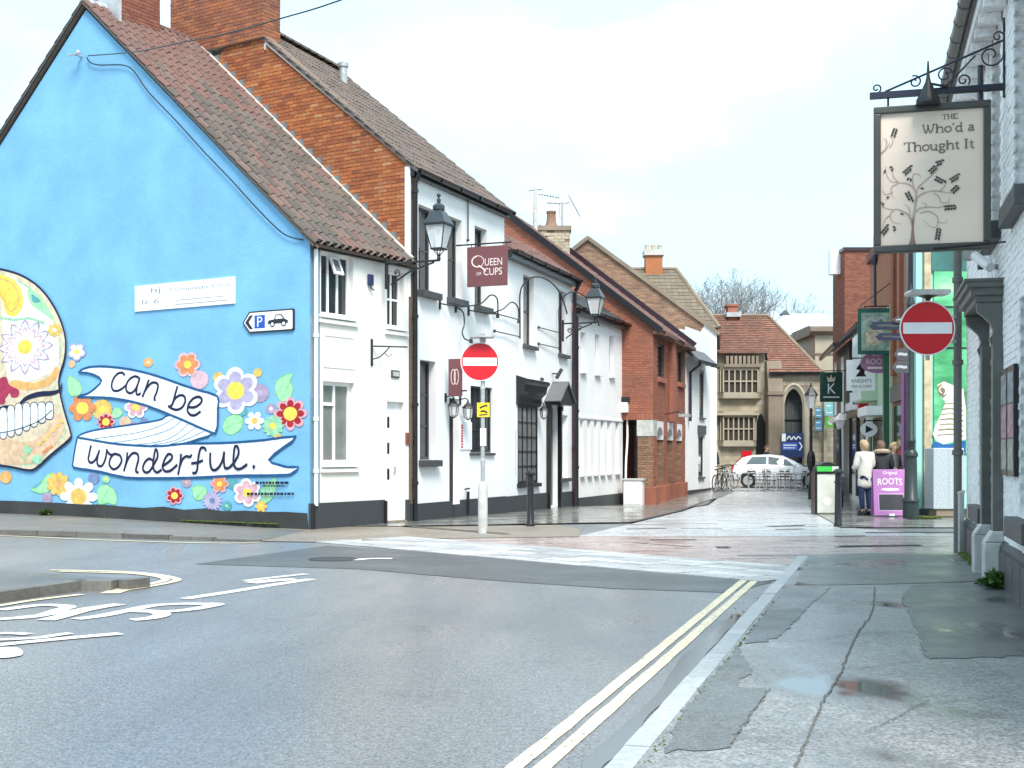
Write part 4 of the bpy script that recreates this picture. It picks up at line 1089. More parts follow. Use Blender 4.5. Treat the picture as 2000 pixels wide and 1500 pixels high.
q = MB(); q.box(H2[5][0], H2[5][1], .16, .2, H2[5][2], H2[5][3]); q.build('front_door', M['creampipe'], h2)
q = MB(); q.box(H2[5][0]-.06, H2[5][0]+.0, -.06, .02, .3, H2[5][3]); q.build('door_post', M['purpleblack'], h2)
bk = MB(); bk.prism([(.1, .24), (L2, .24), (L2, 2*R2), (.1+2*R2*KX, 2*R2)], -.4, E2-.1, ax='z'); bk.build('rear_range', M['white2'], h2)
# gable: mortar wall, then brick by brick
gp_ = [(-2*R2, -.4), (0, -.4), (0, E2+.1), (-R2, RZ2-.05), (-2*R2, E2+.1)]
gm = MB(); gm.prism([(0, -.4), (0, E2+.1), (-R2, RZ2-.05), (-2*R2, E2+.1), (-2*R2, -.4)][::1], 0, .25)
g2 = gm.build('gable_wall', M['mortar_dark'], h2, rz=FG.rz-F2.rz)
brick_face(g2, [(0, 5.0), (0, E2+.06), (-R2, RZ2-.1), (-2*R2+1, E2+.9), (-2*R2+1, 5.0)], M['brick'], single=130, bw=.23, bh=.078)
q = MB(); q.box(-.1, .03, -.03, 0, 4.6, E2); q.build('white_corner_return', M['white2'], g2)
cx0, cx1 = G2.sx(338), G2.sx(520)
CT = RZ2+2.2
cm = MB(); cm.box(cx0+.012, cx1-.012, -.075, .46, G2.zz(440, 92), CT)
c2 = cm.build('chimney', M['mortar'], g2)
cfz = G2.zz(440, 92)
brick_face(c2, [(cx0, cfz), (cx1, cfz), (cx1, CT), (cx0, CT)], M['brick_chim'], single=150, bw=.235, bh=.078, y=-.075, proud=.014, top_first=False)
fs = sub('brick_face', c2, (cx1-.012, 0, 0), (0, 0, pi/2))
brick_face(fs, [(-.075, cfz), (.46, cfz), (.46, CT), (-.075, CT)], M['brick_chim'], single=0, bw=.235, bh=.078)
q = MB(); q.box(cx1-.02, cx1+.02, -.05, .4, G2.zz(530, 96), G2.zz(530, 84)); q.build('flashing', M['lead'], g2)
# roof of the white house
rl2 = R2/cos(sl2)
xl2 = lambda v: KX*(v*cos(sl2)-.24)-.05
q = MB(); q.prism([(xl2(0), 0), (L2+.12, 0), (L2+.12, rl2+.3), (xl2(rl2+.3), rl2+.3)], -.06, 0, ax='z'); r2 = q.build('roof', M['conctile'], h2); r2.location = (0, -.24, E2+.1-.24*tan(sl2)); r2.rotation_euler = (sl2, 0, 0)
tile_roof(r2, -.08, L2+.12, rl2+.3, 'roman', .33, .34, M['conctile'], 290, xl=xl2)
rb = MB(); rb.prism([(0, 0), (L2-2*R2*KX, 0), (L2-R2*KX, rl2+.2), (0, rl2+.2)], -.05, 0, ax='z'); o = rb.build('rear_roof', M['conctile'], h2); o.location = (L2+.05, 2*R2+.24, E2+.1-.24*tan(sl2)); o.rotation_euler = (sl2, 0, pi)
for i in range(12):
    q = MB(); q.loft([[(x, R2+.14*cos(pi*k/6), RZ2+.14+.11*sin(pi*k/6)) for k in range(7)] for x in (0, .44)]); q.build('ridge_tile', M['conctile'], h2, loc=(.75+i*.36, 0, -.15))
ts = .986*tan(sl2); q = MB(); q.prism([(.2, E2-.14), (.2, E2-.04), (cx1, E2+.12-cx1*ts), (cx1, E2-.02-cx1*ts)], -.045, .012); q.build('verge_mortar', M['mortarwhite'], g2)
q = MB(); q.lathe([(.10, -.3), (.10, .12), (.13, .13), (.13, .22), (.04, .27)], (3.6, R2-.9, RZ2-.55), 12); q.build('roof_vent', M['galv'], h2, True)
gutter(h2, -.05, L2+.12, -.2, E2-.06, .07)
q = MB(); q.box(-.02, L2+.02, -.12, -.005, E2-.2, E2-.02); q.build('fascia', M['black'], h2)
pipe(h2, [(.06, -.2, E2-.1), (.06, -.1, E2-.35), (.06, -.1, .02)], .05, M['black'], 'downpipe', [(.06, -.1, z) for z in (E2-.5, 4.2, 2.4, .8)])
pipe(h2, [(F2.sx(908), -.08, .55), (F2.sx(908), -.08, .05)], .035, M['black'], 'drain_pipe')
q = MB(); q.tube([(0, 0, 0), (0, -.12, .02)], .02, 6); q.build('drain_spout', M['black'], h2, loc=(F2.sx(908), 0, .6))

# ---------------------------------------------------------------- lower white house with black shop bay
h3 = thing('white_house', 'lower white house with black bay window and pedimented black doorway', 'house', F3.w(0), F3.rz)
E3 = 6.33; L3 = 5.8
H3 = [op2(F3, 1022, 1043, 535, 672), op2(F3, 1091, 1106, 565, 690), op2(F3, 1011, 1050, 790, 945), op2(F3, 1069, 1089, 795, 990), op2(F3, 1090.5, 1109, 810, 934)]
f3 = wall_grid(0, L3, -.6, E3, H3, .18).build('front_wall', M['white2'], h3)
q = MB(); q.box(.0, H3[3][0]-.14, -.05, 0, -.6, .36); q.build('plinth', M['plinth'], f3)
q = MB(); q.box(H3[3][1]+.02, L3, -.05, 0, -.6, .33); q.build('plinth', M['plinth'], f3)
add_window(h3, H3[0], .13, 1, 2, .06, .04, fm='purpleblack', gm='glass_pale', sill='slate_sill', sill_out=.12, sill_h=.1)
add_window(h3, H3[1], .13, 1, 2, .06, .04, fm='purpleblack', gm='glass_pale', sill='slate_sill', sill_out=.12, sill_h=.1)
add_window(h3, H3[2], .0, 4, 5, .06, .03, fm='black', gm='glass_pale', sill='black', sill_out=.1, sill_h=.1)
add_window(h3, H3[4], .12, 1, 2, .05, .04, fm='upvc', gm='glass_pale', sill='slate_sill', sill_out=.12, sill_h=.1)
a = H3[2]; q = MB()
q.prism([(.04, a[3]-.02), (-.06, a[3]), (-.08, a[3]+.22), (-.2, a[3]+.32), (-.24, a[3]+.5), (-.3, a[3]+.55), (-.3, a[3]+.62), (.0, a[3]+.72)], a[0]-.12, a[1]+.12, ax='x'); q.build('bay_cornice', M['black'], h3)
q = MB(); q.poly([(a[0]-.1, -.29, a[3]+.63), (a[1]+.1, -.29, a[3]+.63), (a[1]+.1, 0, a[3]+.725), (a[0]-.1, 0, a[3]+.725)]); q.build('lead_top', M['lead'], h3)
d_ = H3[3]
q = MB(); q.box(d_[0], d_[1], .14, .17, d_[2], d_[3]); dd = q.build('front_door', M['black'], h3)
for z in (.5, 1.25): r_ = MB(); r_.box(d_[0]+.12, d_[1]-.12, .125, .14, z, z+.6); r_.build('door_panel', M['black'], dd)
for x in (d_[0]-.1, d_[1]+.0):
    q = MB(); q.box(x, x+.11, -.1, -.003, -.4, d_[3]+.05); q.box(x-.02, x+.13, -.13, -.003, d_[3]-.08, d_[3]+.05); q.build('pilaster', M['black'], h3)
xc = (d_[0]+d_[1])/2; q = MB(); q.prism([(d_[0]-.2, d_[3]+.06), (d_[1]+.2, d_[3]+.06), (d_[1]+.2, d_[3]+.14), (xc, d_[3]+.62), (d_[0]-.2, d_[3]+.14)], -.42, -.003); q.build('pediment', M['black'], h3)
for sg in (-1, 1):
    q = MB(); q.prism([(xc, d_[3]+.63), (xc+sg*(d_[1]-d_[0]+.5)/2, d_[3]+.12), (xc+sg*(d_[1]-d_[0]+.6)/2, d_[3]+.15), (xc, d_[3]+.70)], -.46, -.0); q.build('pediment_roof', M['slate'], h3)
q = MB(); q.box(.26+F3.sx(1000), .28+F3.sx(1000), -.012, 0, .9, 2.0); q.build('wall_conduit', M['lead'], h3)
bk = MB(); bk.box(.02, L3, .2, 8, -.6, E3-.1); bk.build('rear_range', M['white2'], h3)
sl3 = radians(35)
r3 = roof_plane(h3, 0, L3+.05, -.22, E3-.05, sl3, 1.7, M['pantile_red']); tile_roof(r3, 0, L3+.05, 1.7, 'roman', .33, .34, M['pantile_red'], 85)
gutter(h3, 0, L3+.05, -.27, E3-.03, .065)
q = MB(); q.box(0, L3, -.2, -.005, E3-.22, E3-.03); q.build('fascia', M['black'], h3)
pipe(h3, [(L3-.08, -.26, E3-.1), (L3-.08, -.1, E3-.4), (L3-.08, -.1, -.15)], .055, M['purpleblack'], 'downpipe', [(L3-.08, -.1, z) for z in (5, 3.4, 1.6)])
pipe(h3, [(L3+.14, -.1, 5.3), (L3+.14, -.1, -.15)], .05, M['black'], 'downpipe', [(L3+.14, -.1, z) for z in (4.4, 2.6, 1.0)])

# ---------------------------------------------------------------- low white building with slot windows
h4 = thing('white_building', 'low white building with small slot windows beside the brick arcade', 'building', F4.w(0), F4.rz)
L4 = 5.33; E4 = F4.zz(1123, 600)
H4 = [op2(F4, p_-3, p_+6, 648+(p_-1136)*.12, 724+(p_-1136)*.16) for p_ in (1137, 1165, 1193)]+[op2(F4, p_, p_+7, 820, 926-(p_-1133)*.06) for p_ in (1133, 1147, 1160, 1173, 1186, 1202)]
f4 = wall_grid(.1, L4, -.8, E4, H4, .13).build('front_wall', M['white2'], h4)
q = MB(); q.box(.12, L4-.02, -.05, 0, -.8, .12); q.build('plinth', M['plinth'], f4)
for i, h in enumerate(H4): add_window(h4, h, .1, 1, 1, .03, .03, fm='upvc', gm='glass_pale', sill='upvc', sill_out=.1, sill_h=.07, sill_side=.04)
q = MB(); q.box(.1, L4, -.03, 0, F4.zz(1123, 816), F4.zz(1123, 812)); q.build('string_course', M['white2'], h4)
bk = MB(); bk.box(.12, L4, .14, 7, -.8, E4-.1); bk.build('rear_range', M['white2'], h4)
r4 = roof_plane(h4, .1, L4+.1, -.25, E4-.02, radians(33), 1.5, M['slate']); tile_roof(r4, .1, L4+.1, 1.5, 'flat', .3, .2, M['slate'], 0)
gutter(h4, .1, L4+.1, -.28, E4-.02, .06)
q = MB(); q.box(.1, L4, -.2, -.005, E4-.2, E4-.02); q.build('fascia', M['black'], h4)

# ---------------------------------------------------------------- brick building on an arcade
h5 = thing('brick_building', 'red brick building overhanging a pavement arcade of brick pillars', 'building', F5.w(0), F5.rz)
E5 = 5.42; L5 = 7.0; D5 = 5.6; Z5 = 2.47; S5 = radians(38); RZ5 = E5+D5*tan(S5)
G5 = Fr(F5.o, xdir=(F5.x[1], -F5.x[0]))
gm = MB(); gm.prism([(0, Z5), (0, E5+.1), (-D5, RZ5+.05), (-2*D5, E5), (-2*D5, -.6), (-1.6, -.6), (-1.6, Z5)], 0, .25)
g5 = gm.build('gable_wall', M['mortar_dark'], h5, rz=-pi/2)
brick_face(g5, [(0, Z5+.22), (0, E5+.1), (-D5, RZ5), (-8, RZ5-2.0), (-8, 4.5), (-1.8, 4.5), (-1.8, Z5+.22)], M['brick_new'], single=150, bw=.225, bh=.075, top_first=False)
sd = unit_box(M['brick_new'])
for i in range(20): inst(sd, 'brick', g5, (-1.6+i*.08+.005, -.014, Z5+.005), None, (.068, .02, .205))
H5 = [op2(F5, 1284, 1297, 668, 736), op2(F5, 1323, 1334, 682, 746)]
f5 = wall_grid(0, L5, Z5, E5, H5, .14).build('front_wall', M['mortar_dark'], h5)
brick_face(f5, [(0, Z5), (L5, Z5), (L5, E5), (0, E5)], M['brick_new'], single=0, holes=H5)
for h in H5: add_window(h5, h, .08, 1, 1, .08, .04, fm='purpleblack', sill='brick_new', sill_out=.1, sill_h=.16)
q = MB(); xm = (H5[0][1]+H5[1][0])/2; q.box(xm-.5, xm+.3, -.14, -.02, Z5+.02, E5-.15); q.build('brick_pier', M['brick_new'], h5)
pz = -.62
for i, x in enumerate((.0, 2.1, 4.2, 6.3)):
    w_ = .7
    pp = sub('arcade_pillar', h5, (x, 0, 0))
    q = MB(); q.box(.005, w_-.005, .005, .5, pz, 1.95); q.build('pillar_core', M['mortar_dark'], pp)
    brick_face(pp, [(0, pz), (w_, pz), (w_, 1.95), (0, 1.95)], M['brick_new'], single=0)
    sf = sub('pillar_side', pp, (0, .5, 0), (0, 0, -pi/2)); brick_face(sf, [(0, pz), (.5, pz), (.5, 1.95), (0, 1.95)], M['brick_dull'], single=0)
    q = MB(); q.box(-.09, w_+.07, -.1, .55, pz, .33); q.build('pillar_base', M['brick_new'], pp, bevel=.02)
    q = MB(); q.box(-.02, w_+.02, -.02, .52, 1.95, Z5-.004); q.build('pillar_cap', M['brick_new'] if i else M['palepost'], pp)
for i in range(3):
    x0 = (.7, 2.8, 4.9)[i]; x1 = (2.1, 4.2, 6.3)[i]; xc = (x0+x1)/2; w_ = (x1-x0)/2-.08
    arc = [(xc+w_*cos(pi-k*pi/10), 1.85+.42*sin(pi*k/10)**.8 if 0 < k < 10 else 1.85) for k in range(11)]
    q = MB(); b_ = len(q.v)
    for k in range(10):
        a, c = arc[k], arc[k+1]
        q.prism([(a[0], a[1]), (c[0], c[1]), (c[0], Z5-.006), (a[0], Z5-.006)], .0, .2)
    q.box(x0+.02, arc[0][0]-.001, .0, .2, 1.85, Z5-.006); q.box(arc[-1][0]+.001, x1-.02, .0, .2, 1.85, Z5-.006); q.build('arch_spandrel', M['signwhite'], h5)
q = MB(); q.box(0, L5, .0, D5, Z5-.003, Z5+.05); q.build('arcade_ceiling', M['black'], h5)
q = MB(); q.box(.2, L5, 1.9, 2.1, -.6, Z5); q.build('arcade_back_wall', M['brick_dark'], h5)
for x in (.9, 2.6, 4.3): q = MB(); q.box(x, x+.08, 1.84, 1.9, -.4, Z5); q.build('shop_mullion', M['black'], h5)
bk = MB(); bk.box(.26, L5, 2.1, 2*D5, -.6, E5-.1); bk.build('rear_range', M['brick_dull'], h5)
r5 = roof_plane(h5, -.12, L5, -.3, E5-.1, S5, D5/cos(S5)+.3, M['pantile_red']); tile_roof(r5, -.12, L5, D5/cos(S5)+.3, 'roman', .33, .36, M['pantile_red'], 0)
q = MB(); q.box(-.16, -.1, 0, D5/cos(S5)+.3, -.12, .08); q.build('verge', M['black'], r5)
q = MB(); q.box(L5-.1, L5+.1, 0, D5/cos(S5)+.5, -.1, .22); q.build('parapet_edge', M['purpleblack'], r5)
q = MB(); q.box(-.1, L5, -.25, -.02, E5-.2, E5-.08); q.build('eaves_board', M['brick_dull'], h5)
q = MB(); q.box(H5[0][0]-.25, H5[0][1]+.55, -.4, -.02, E5-.22, E5-.1); q.box(H5[1][0]-.25, H5[1][1]+.6, -.4, -.02, E5-.22, E5-.1); q.build('dormer_eave', M['pantile_red'], h5)
q = MB(); q.tube([(2.3, -.02, 2.72), (2.3, -.5, 2.8), (2.3, -.65, 2.75)], .02, 6); q.build('light_arm', M['iron'], h5)
q = MB(); q.box(2.1, 2.6, -.85, -.5, 2.62, 2.72); q.build('flood_lamp', M['galv'], h5)
# chimney stack behind the brick gable, with pot and aerials
st = thing('stone_chimney', 'old stone chimney stack with one pot behind the brick gable', 'chimney', (2.7, 46.5, 0), F5.rz)
cz = lambda py, d_: CAM_H+(HOR-py)/F_PX*d_
X0, X1 = (1048-1000)/F_PX*46.5, (1113-1000)/F_PX*46.5; st.location = (X0, 46.5, 0); st.rotation_euler.z = 0
q = MB(); q.box(0, X1-X0, 0, .9, 4.5, cz(448, 46.5)); q.build('stack', M['brick_dull'], st)
brick_face(st, [(0, cz(520, 46.5)), (X1-X0, cz(520, 46.5)), (X1-X0, cz(448, 46.5)), (0, cz(448, 46.5))], M['stone'], single=0, bw=.26, bh=.11, jitter=.015)
q = MB(); q.box(-.06, X1-X0+.06, -.07, .96, cz(450, 46.5), cz(441, 46.5)); q.build('cap', M['stone_dark'], st)
q = MB(); q.lathe([(.26, 0), (.18, .2), (.16, .5), (.18, .52), (.18, .6)], ((X1-X0)*.45, .4, cz(441, 46.5)), 10); q.build('chimney_pot', M['brick_dull'], st, True)
ae = thing('television_aerial', 'tall television aerial mast beside the stone chimney', 'aerial', (X0-.05, 46.4, 0))
q = MB(); q.tube([(0, 0, cz(490, 46.4)), (0, 0, cz(445, 46.4)), (0, 0, cz(368, 46.4))], [.12, .09, .05], 8); q.build('mast', M['palepost'], ae)
q = MB(); zt = cz(372, 46.4)
q.tube([(-.25, 0, zt), (.25, .1, zt+.08)], .035, 6); q.tube([(0, 0, zt-.1), (.95, .1, zt-.25)], .025, 6); q.tube([(-.75, 0, cz(418, 46.4)), (0, 0, cz(417, 46.4))], .018, 6)
for k in range(7): q.tube([(.25+k*.1, -.25, zt-.14-k*.016), (.25+k*.1, .3, zt-.14-k*.016)], .012, 5)
q.build('aerial_array', M['galv'], ae)
ae2 = thing('television_aerial', 'slanted television aerial on a short pole above the stone chimney', 'aerial', ((1098-1000)/F_PX*46.6, 46.6, 0))
q = MB(); q.tube([(0, 0, cz(445, 46.6)), (0, 0, cz(394, 46.6))], .04, 6); q.build('mast', M['galv'], ae2)
q = MB(); z_ = cz(396, 46.6); q.tube([(-.55, 0, z_), (.1, 0, z_-.03), (.28, 0, z_+.04)], .03, 6); q.tube([(.24, 0, z_+.28), (.66, 0, z_-.5)], .035, 6); q.tube([(-.1, 0, z_-.05), (-.1, 0, z_-.5), (0, 0, z_-.62)], .015, 5)
q.build('aerial_array', M['galv'], ae2)

# ---------------------------------------------------------------- white house at the end, gable house behind it
h6 = thing('white_house', 'narrow white house with grey lean-to roof at the end of the terrace', 'house', F6.w(0), F6.rz)
L6 = 4.03; E6 = F6.zz(1340, 690)
H6 = [op2(F6, 1366, 1375, 722, 815), op2(F6, 1364, 1374, 850, 932)]
f6 = wall_grid(0, L6, -.6, E6+1.0, H6, .12).build('front_wall', M['white2'], h6)
for h in H6: add_window(h6, h, .03, 1, 2, .09, .05, fm='darkframe', sill='slate_sill', sill_out=.08)
q = MB(); h = H6[1]; q.box(h[0]-.15, h[1]+.15, -.08, 0, h[3]+.02, h[3]+.38); q.build('lintel', M['slate_sill'], h6)
bk = MB(); bk.box(.0, L6, .13, 6, -.6, E6+.9); bk.build('rear_range', M['white2'], h6)
q = MB(); q.prism([(-.5, E6-.35), (1.6, E6+1.5), (1.6, E6+1.6), (-.55, E6-.25)], -.12, L6*.75, ax='x'); q.build('lean_to_roof', M['slate'], h6)
q = MB(); q.prism([(-.2, -.1+E6), (.0, E6-.2), (.0, E6+.9), ], -.02, 0, ax='x'); q.build('roof_cheek', M['white2'], h6)
gutter(h6, -.1, L6*.75, -.58, E6-.36, .06)
pipe(h6, [(.4, -.5, E6-.4), (.4, -.1, E6-.7), (.4, -.1, 2.6)], .055, M['purpleblack'])
q = MB(); q.box(0, L6, -.04, 0, -.6, 0); q.build('plinth', M['plinth'], h6)
h7 = thing('gable_house', 'rubble stone and brick gable house rising behind the narrow white house', 'house', F7.w(0), F7.rz)
D7 = 5.23; E7 = 6.33; RZ7 = 10.28
gm = MB(); gm.prism([(0, -.3), (0, E7), (-D7, RZ7), (-2*D7, E7), (-2*D7, -.3)], 0, 8)
g7 = gm.build('gable_wall', M['mortar'], h7, rz=-pi/2)
brick_face(g7, [(-.05, 4.2), (-.05, E7), (-D7, RZ7-.1), (-2*D7, E7-.05), (-2*D7, 4.2)], M['brick_dull'], single=0, bw=.26, bh=.09, jitter=.01)
q = MB(); q.prism([(-.9, .0), (.02, 0), (.02, E7-.02), (-.45, E7+.32), (-.9, E7-.5)], -.03, .0); q.build('white_return', M['white2'], g7)
S7 = atan2(RZ7-E7, D7); r7 = roof_plane(h7, -.1, 8, -.15, E7-.08, S7, D7/cos(S7)+.2, M['browntile']); tile_roof(r7, -.1, 8, D7/cos(S7)+.2, 'flat', .3, .3, M['browntile'], 0)
rb = MB(); rb.box(-.1, 8, 0, D7/cos(S7)+.2, -.05, 0); o = rb.build('rear_roof', M['browntile'], h7); o.location = (7.9, 2*D7+.15, E7-.08); o.rotation_euler = (S7, 0, pi)
q = MB(); q.box(-.12, -.0, 0, D7/cos(S7)+.2, -.1, .05); q.build('verge', M['stone_dark'], r7)
q = MB(); q.box(-.12, -.0, 0, D7/cos(S7)+.2, -.1, .05); o = q.build('verge', M['stone_dark'], rb and o); o.location.x = 8.05
h8 = thing('tiled_house', 'house with mossy brown tiled roof and square brick chimney behind the gables', 'house', (6.6, 60, 0))
zr = cz(526, 64); ze = cz(640, 60)
q = MB(); q.box(-3.5, 2.2, .1, 8, -.2, ze-.1); q.build('wall', M['brick_dull'], h8)
S8 = atan2(zr-ze, 4); Lr = hypot(zr-ze, 4)
r8 = roof_plane(h8, -3.6, 3.4, 0, ze, S8, Lr, M['browntile'])
xr = lambda v: 3.2-(3.2-1.6)*v/Lr
bpy.data.objects.remove(r8)
q = MB(); q.poly([(-3.6, 0, -.03), (3.1, 0, -.03), (1.6, Lr, -.03), (-3.6, Lr, -.03)]); r8 = q.build('roof', M['browntile'], h8); r8.location = (0, 0, ze); r8.rotation_euler = (S8, 0, 0)
tile_roof(r8, -3.6, 3.1, Lr, 'flat', .27, .3, M['browntile'], 0, inx=lambda x, y: x < 3.1-1.5*y/Lr)
q = MB(); q.poly([(3.1, 0, ze), (3.6, 4, ze), (1.6, 4, zr)]); q.poly([(3.6, 4, ze), (3.1, 8, ze), (1.6, 4, zr)]); q.poly([(-3.6, 8, ze), (3.1, 8, ze), (1.6, 4, zr), (-3.6, 4, zr)]); q.build('hip_roof', M['browntile'], h8)
q = MB(); q.tube([(3.12, -.02, ze), (1.6, 4, zr+.03)], .1, 6); q.tube([(-3.6, 4, zr+.02), (1.6, 4, zr+.02)], .1, 6); q.build('ridge', M['stone_dark'], h8)
q = MB(); X = (1276-1000)/F_PX*64-6.6; q.box(X-.42, X+.42, 3.6, 4.4, zr-.5, cz(501, 64)); q.build('chimney', M['brick'], h8)
q = MB(); q.box(X-.5, X+.5, 3.5, 4.5, cz(501, 64), cz(490, 64)); q.build('chimney_cap', M['mortarwhite'], h8)
for i in range(3): q = MB(); q.lathe([(.14, 0), (.12, .2), (.13, .28)], (X-.32+i*.32, 4, cz(490, 64)), 8); q.build('chimney_pot', M['stone_plain'], h8)

# ---------------------------------------------------------------- fittings on the terrace
def lantern(t, s=1.0):
    """six-sided street lantern standing on its frame; origin at the bottom spigot"""
    q = MB(); q.lathe([(.035*s, -.12*s), (.05*s, -.05*s), (.035*s, .0), (.06*s, .02*s)], n=8)
    for k in range(4): a = pi/4+k*pi/2; q.tube([(0, 0, .0), (.10*s*cos(a), .10*s*sin(a), .10*s), (.13*s*cos(a), .13*s*sin(a), .16*s)], .012*s, 5)
    q.build('spigot', M['iron'], t)
    q = MB(); q.lathe([(.20*s, .14*s), (.215*s, .15*s), (.215*s, .17*s), (.2*s, .18*s)], n=4, a0=pi/4); q.build('base_ring', M['iron'], t)
    q = MB(); q.lathe([(.185*s, .18*s), (.335*s, .70*s)], n=4, a0=pi/4); q.build('glass', M['lampglass'], t)
    q = MB()
    for k in range(4): a = pi/4+k*pi/2; q.tube([(.19*s*cos(a), .19*s*sin(a), .18*s), (.345*s*cos(a), .345*s*sin(a), .70*s)], .014*s, 5)
    q.lathe([(.36*s, .69*s), (.375*s, .70*s), (.375*s, .73*s), (.36*s, .74*s)], n=4, a0=pi/4); q.build('frame', M['iron'], t)
    q = MB(); q.lathe([(.38*s, .735*s), (.2*s, 1.0*s), (.13*s, 1.06*s)], n=4, a0=pi/4); q.lathe([(.13*s, 1.05*s), (.14*s, 1.07*s), (.14*s, 1.15*s), (.1*s, 1.19*s), (.04*s, 1.22*s), (.05*s, 1.3*s), (.025*s, 1.32*s), (.02*s, 1.36*s)], n=10)
    q.ball((0, 0, 1.40*s), .05*s, 8, 6); q.build('roof', plain('lantern_roof_enamel', (.03, .04, .045), .35, .15, 6), t)
    q = MB(); q.lathe([(.08*s, .60*s), (.11*s, .66*s), (.05*s, .70*s)], n=10); q.lathe([(.02*s, .5*s), (.06*s, .55*s), (.05*s, .62*s)], n=8); q.build('lamp_gear', M['signwhite'], t)
def wall_lantern(label, F, px, py, out, s, wall_px):
    sx0 = F.sx(px, -out); z0 = F.zz(px, py, -out)
    t = thing('wall_lantern', label, 'lantern', F.w(sx0, -out, z0), F.rz)
    lantern(t, s)
    q = MB(); za_ = -.10*s
    q.tube([(0, 0, za_), (0, out*.5, za_-.0), (0, out, za_)], .028*s, 6); q.tube([(0, .1, za_-.03), (0, out*.55, za_-.22*s), (0, out*.9, za_-.5*s)], .022*s, 6)
    q.tube(smooth_pts([(0, out*.5+.11*s*cos(a*.7)*(1-a*.05), za_-.16*s+.11*s*sin(a*.7)*(1-a*.05)) for a in range(14)], 2), .014*s, 5)
    q.tube(smooth_pts([(0, out*.78+.08*s*cos(a*.7)*(1-a*.05), za_-.25*s+.10*s*sin(a*.7)*(1-a*.05)) for a in range(14)], 2), .014*s, 5)
    q.box(-.05, .05, out-.03, out, za_-.6*s, za_+.12*s)
    q.build('bracket', M['iron'], t); return t
wall_lantern('large black street lantern bracketed from the corner of the cottage eaves', F2, 857, 500, 1.15, .84, 800)
wall_lantern('black street lantern bracketed between the two downpipes', F4, 1163, 624, .95, .82, 1125)
# hanging maroon sign
def panel(name, label, F, px0, py0, px1, py1, out, mat, th=.04):
    pass
sg = thing('hanging_sign', 'square maroon hanging sign lettered Queen of Cups', 'sign', F2.w(F2.sx(912, -1.2), 0, 0), F2.rz)
# it hangs square to the wall
s0 = F2.sx(952, -.75); HS = Fr(tuple(F2.w(s0, 0)[:2]), xdir=(F2.x[1], -F2.x[0]))
a0, a1 = HS.sx(913), HS.sx(991); zt, zb = HS.zz(952, 481), HS.zz(952, 559)
sg.location = HS.w(0, 0, 0); sg.rotation_euler.z = HS.rz
q = MB(); q.box(a0, a1, -.025, .025, zb, zt); q.build('board', M['maroon'], sg, bevel=.005)
W_, H_ = a1-a0, zt-zb
q = MB()
xc, zc_ = a0+W_*.27, zb+H_*.63
n = 28; b_ = len(q.v)
for k in range(n):
    a = 2*pi*k/n
    for rr in (1, .80 if cos(a) < 0 else .9): q.v.append((xc+W_*.16*rr*cos(a), -.0265, zc_+H_*.15*rr*sin(a)))
for k in range(n): i, j_ = 2*k, 2*((k+1) % n); q.f.append([b_+i, b_+j_, b_+j_+1, b_+i+1]); q.m.append(0)
ribbon(q, [(xc+W_*.02, zc_-H_*.10), (xc+W_*.12, zc_-H_*.17), (xc+W_*.2, zc_-H_*.26)], .03, -.0275, 0)
text_in(q, 'UEEN', a0+W_*.45, a0+W_*.88, zb+H_*.51, zb+H_*.69, -.0266); text_in(q, 'CUPS', a0+W_*.42, a0+W_*.88, zb+H_*.27, zb+H_*.45, -.0266); text_in(q, 'OF', a0+W_*.24, a0+W_*.36, zb+H_*.28, zb+H_*.36, -.0266)
q.build('lettering', M['signcream'], sg)
q = MB(); q.tube([(min(a0, -.0), 0, zt+.06), (a1+.1, 0, zt+.06)], .018, 6); q.tube([(a1-.1, 0, zt), (a1-.1, 0, zt+.06)], .01, 5); q.tube([(a0+.1, 0, zt), (a0+.1, 0, zt+.06)], .01, 5); q.build('hanging_bar', M['iron'], sg)
# small upright sign by the door, with monogram
s0 = F2.sx(890, -.3); HQ = Fr(tuple(F2.w(s0, 0)[:2]), xdir=(F2.x[1], -F2.x[0]))
a0, a1 = HQ.sx(877), HQ.sx(902); zt, zb = HQ.zz(890, 701), HQ.zz(890, 774)
ms = thing('upright_sign', 'narrow maroon sign with looped monogram beside the doorway', 'sign', HQ.w(0), HQ.rz)
q = MB(); q.box(a0, a1, -.03, .03, zb, zt); q.build('board', M['maroon'], ms)
q = MB(); q.box(a1-.005, a1+.12, -.02, .02, zb+.1, zb+.13); q.box(a1-.005, a1+.12, -.02, .02, zt-.13, zt-.1); q.build('fixing', M['iron'], ms)
q = MB(); W_, H_ = a1-a0, zt-zb
for c in (.38, .62): ribbon(q, [(a0+W_*(c+.17*cos(t)), zb+H_*(.52+.2*sin(t))) for t in [k*pi/5 for k in range(10)]], .014, -.0315-.0006*c, 0, 3, True)
q.build('monogram', M['signcream'], ms)
def small_lamp(F, px, py, label, s=.55):
    t = thing('door_lantern', label, 'lantern', F.w(F.sx(px, -.2), -.2, F.zz(px, py, -.2)), F.rz)
    q = MB(); q.lathe([(.05*s, 0), (.16*s, .08*s), (.2*s, .45*s)], n=6); q.build('glass', M['lampglass'], t)
    q = MB(); q.lathe([(.24*s, .45*s), (.22*s, .5*s), (.06*s, .66*s), (.02*s, .8*s)], n=6); q.lathe([(.02, -.04*s), (.06*s, 0)], n=6)
    for k in range(6): a = k*pi/3; q.tube([(.05*s*cos(a), .05*s*sin(a), 0), (.165*s*cos(a), .165*s*sin(a), .08*s), (.205*s*cos(a), .205*s*sin(a), .45*s)], .012*s, 4)
    q.build('frame', M['iron'], t)
    q = MB(); q.tube([(0, 0, .78*s), (0, .06, .85*s), (0, .2, .8*s)], .014, 5); q.box(-.04, .04, .18, .2, .6*s, .95*s); q.build('arm', M['iron'], t)
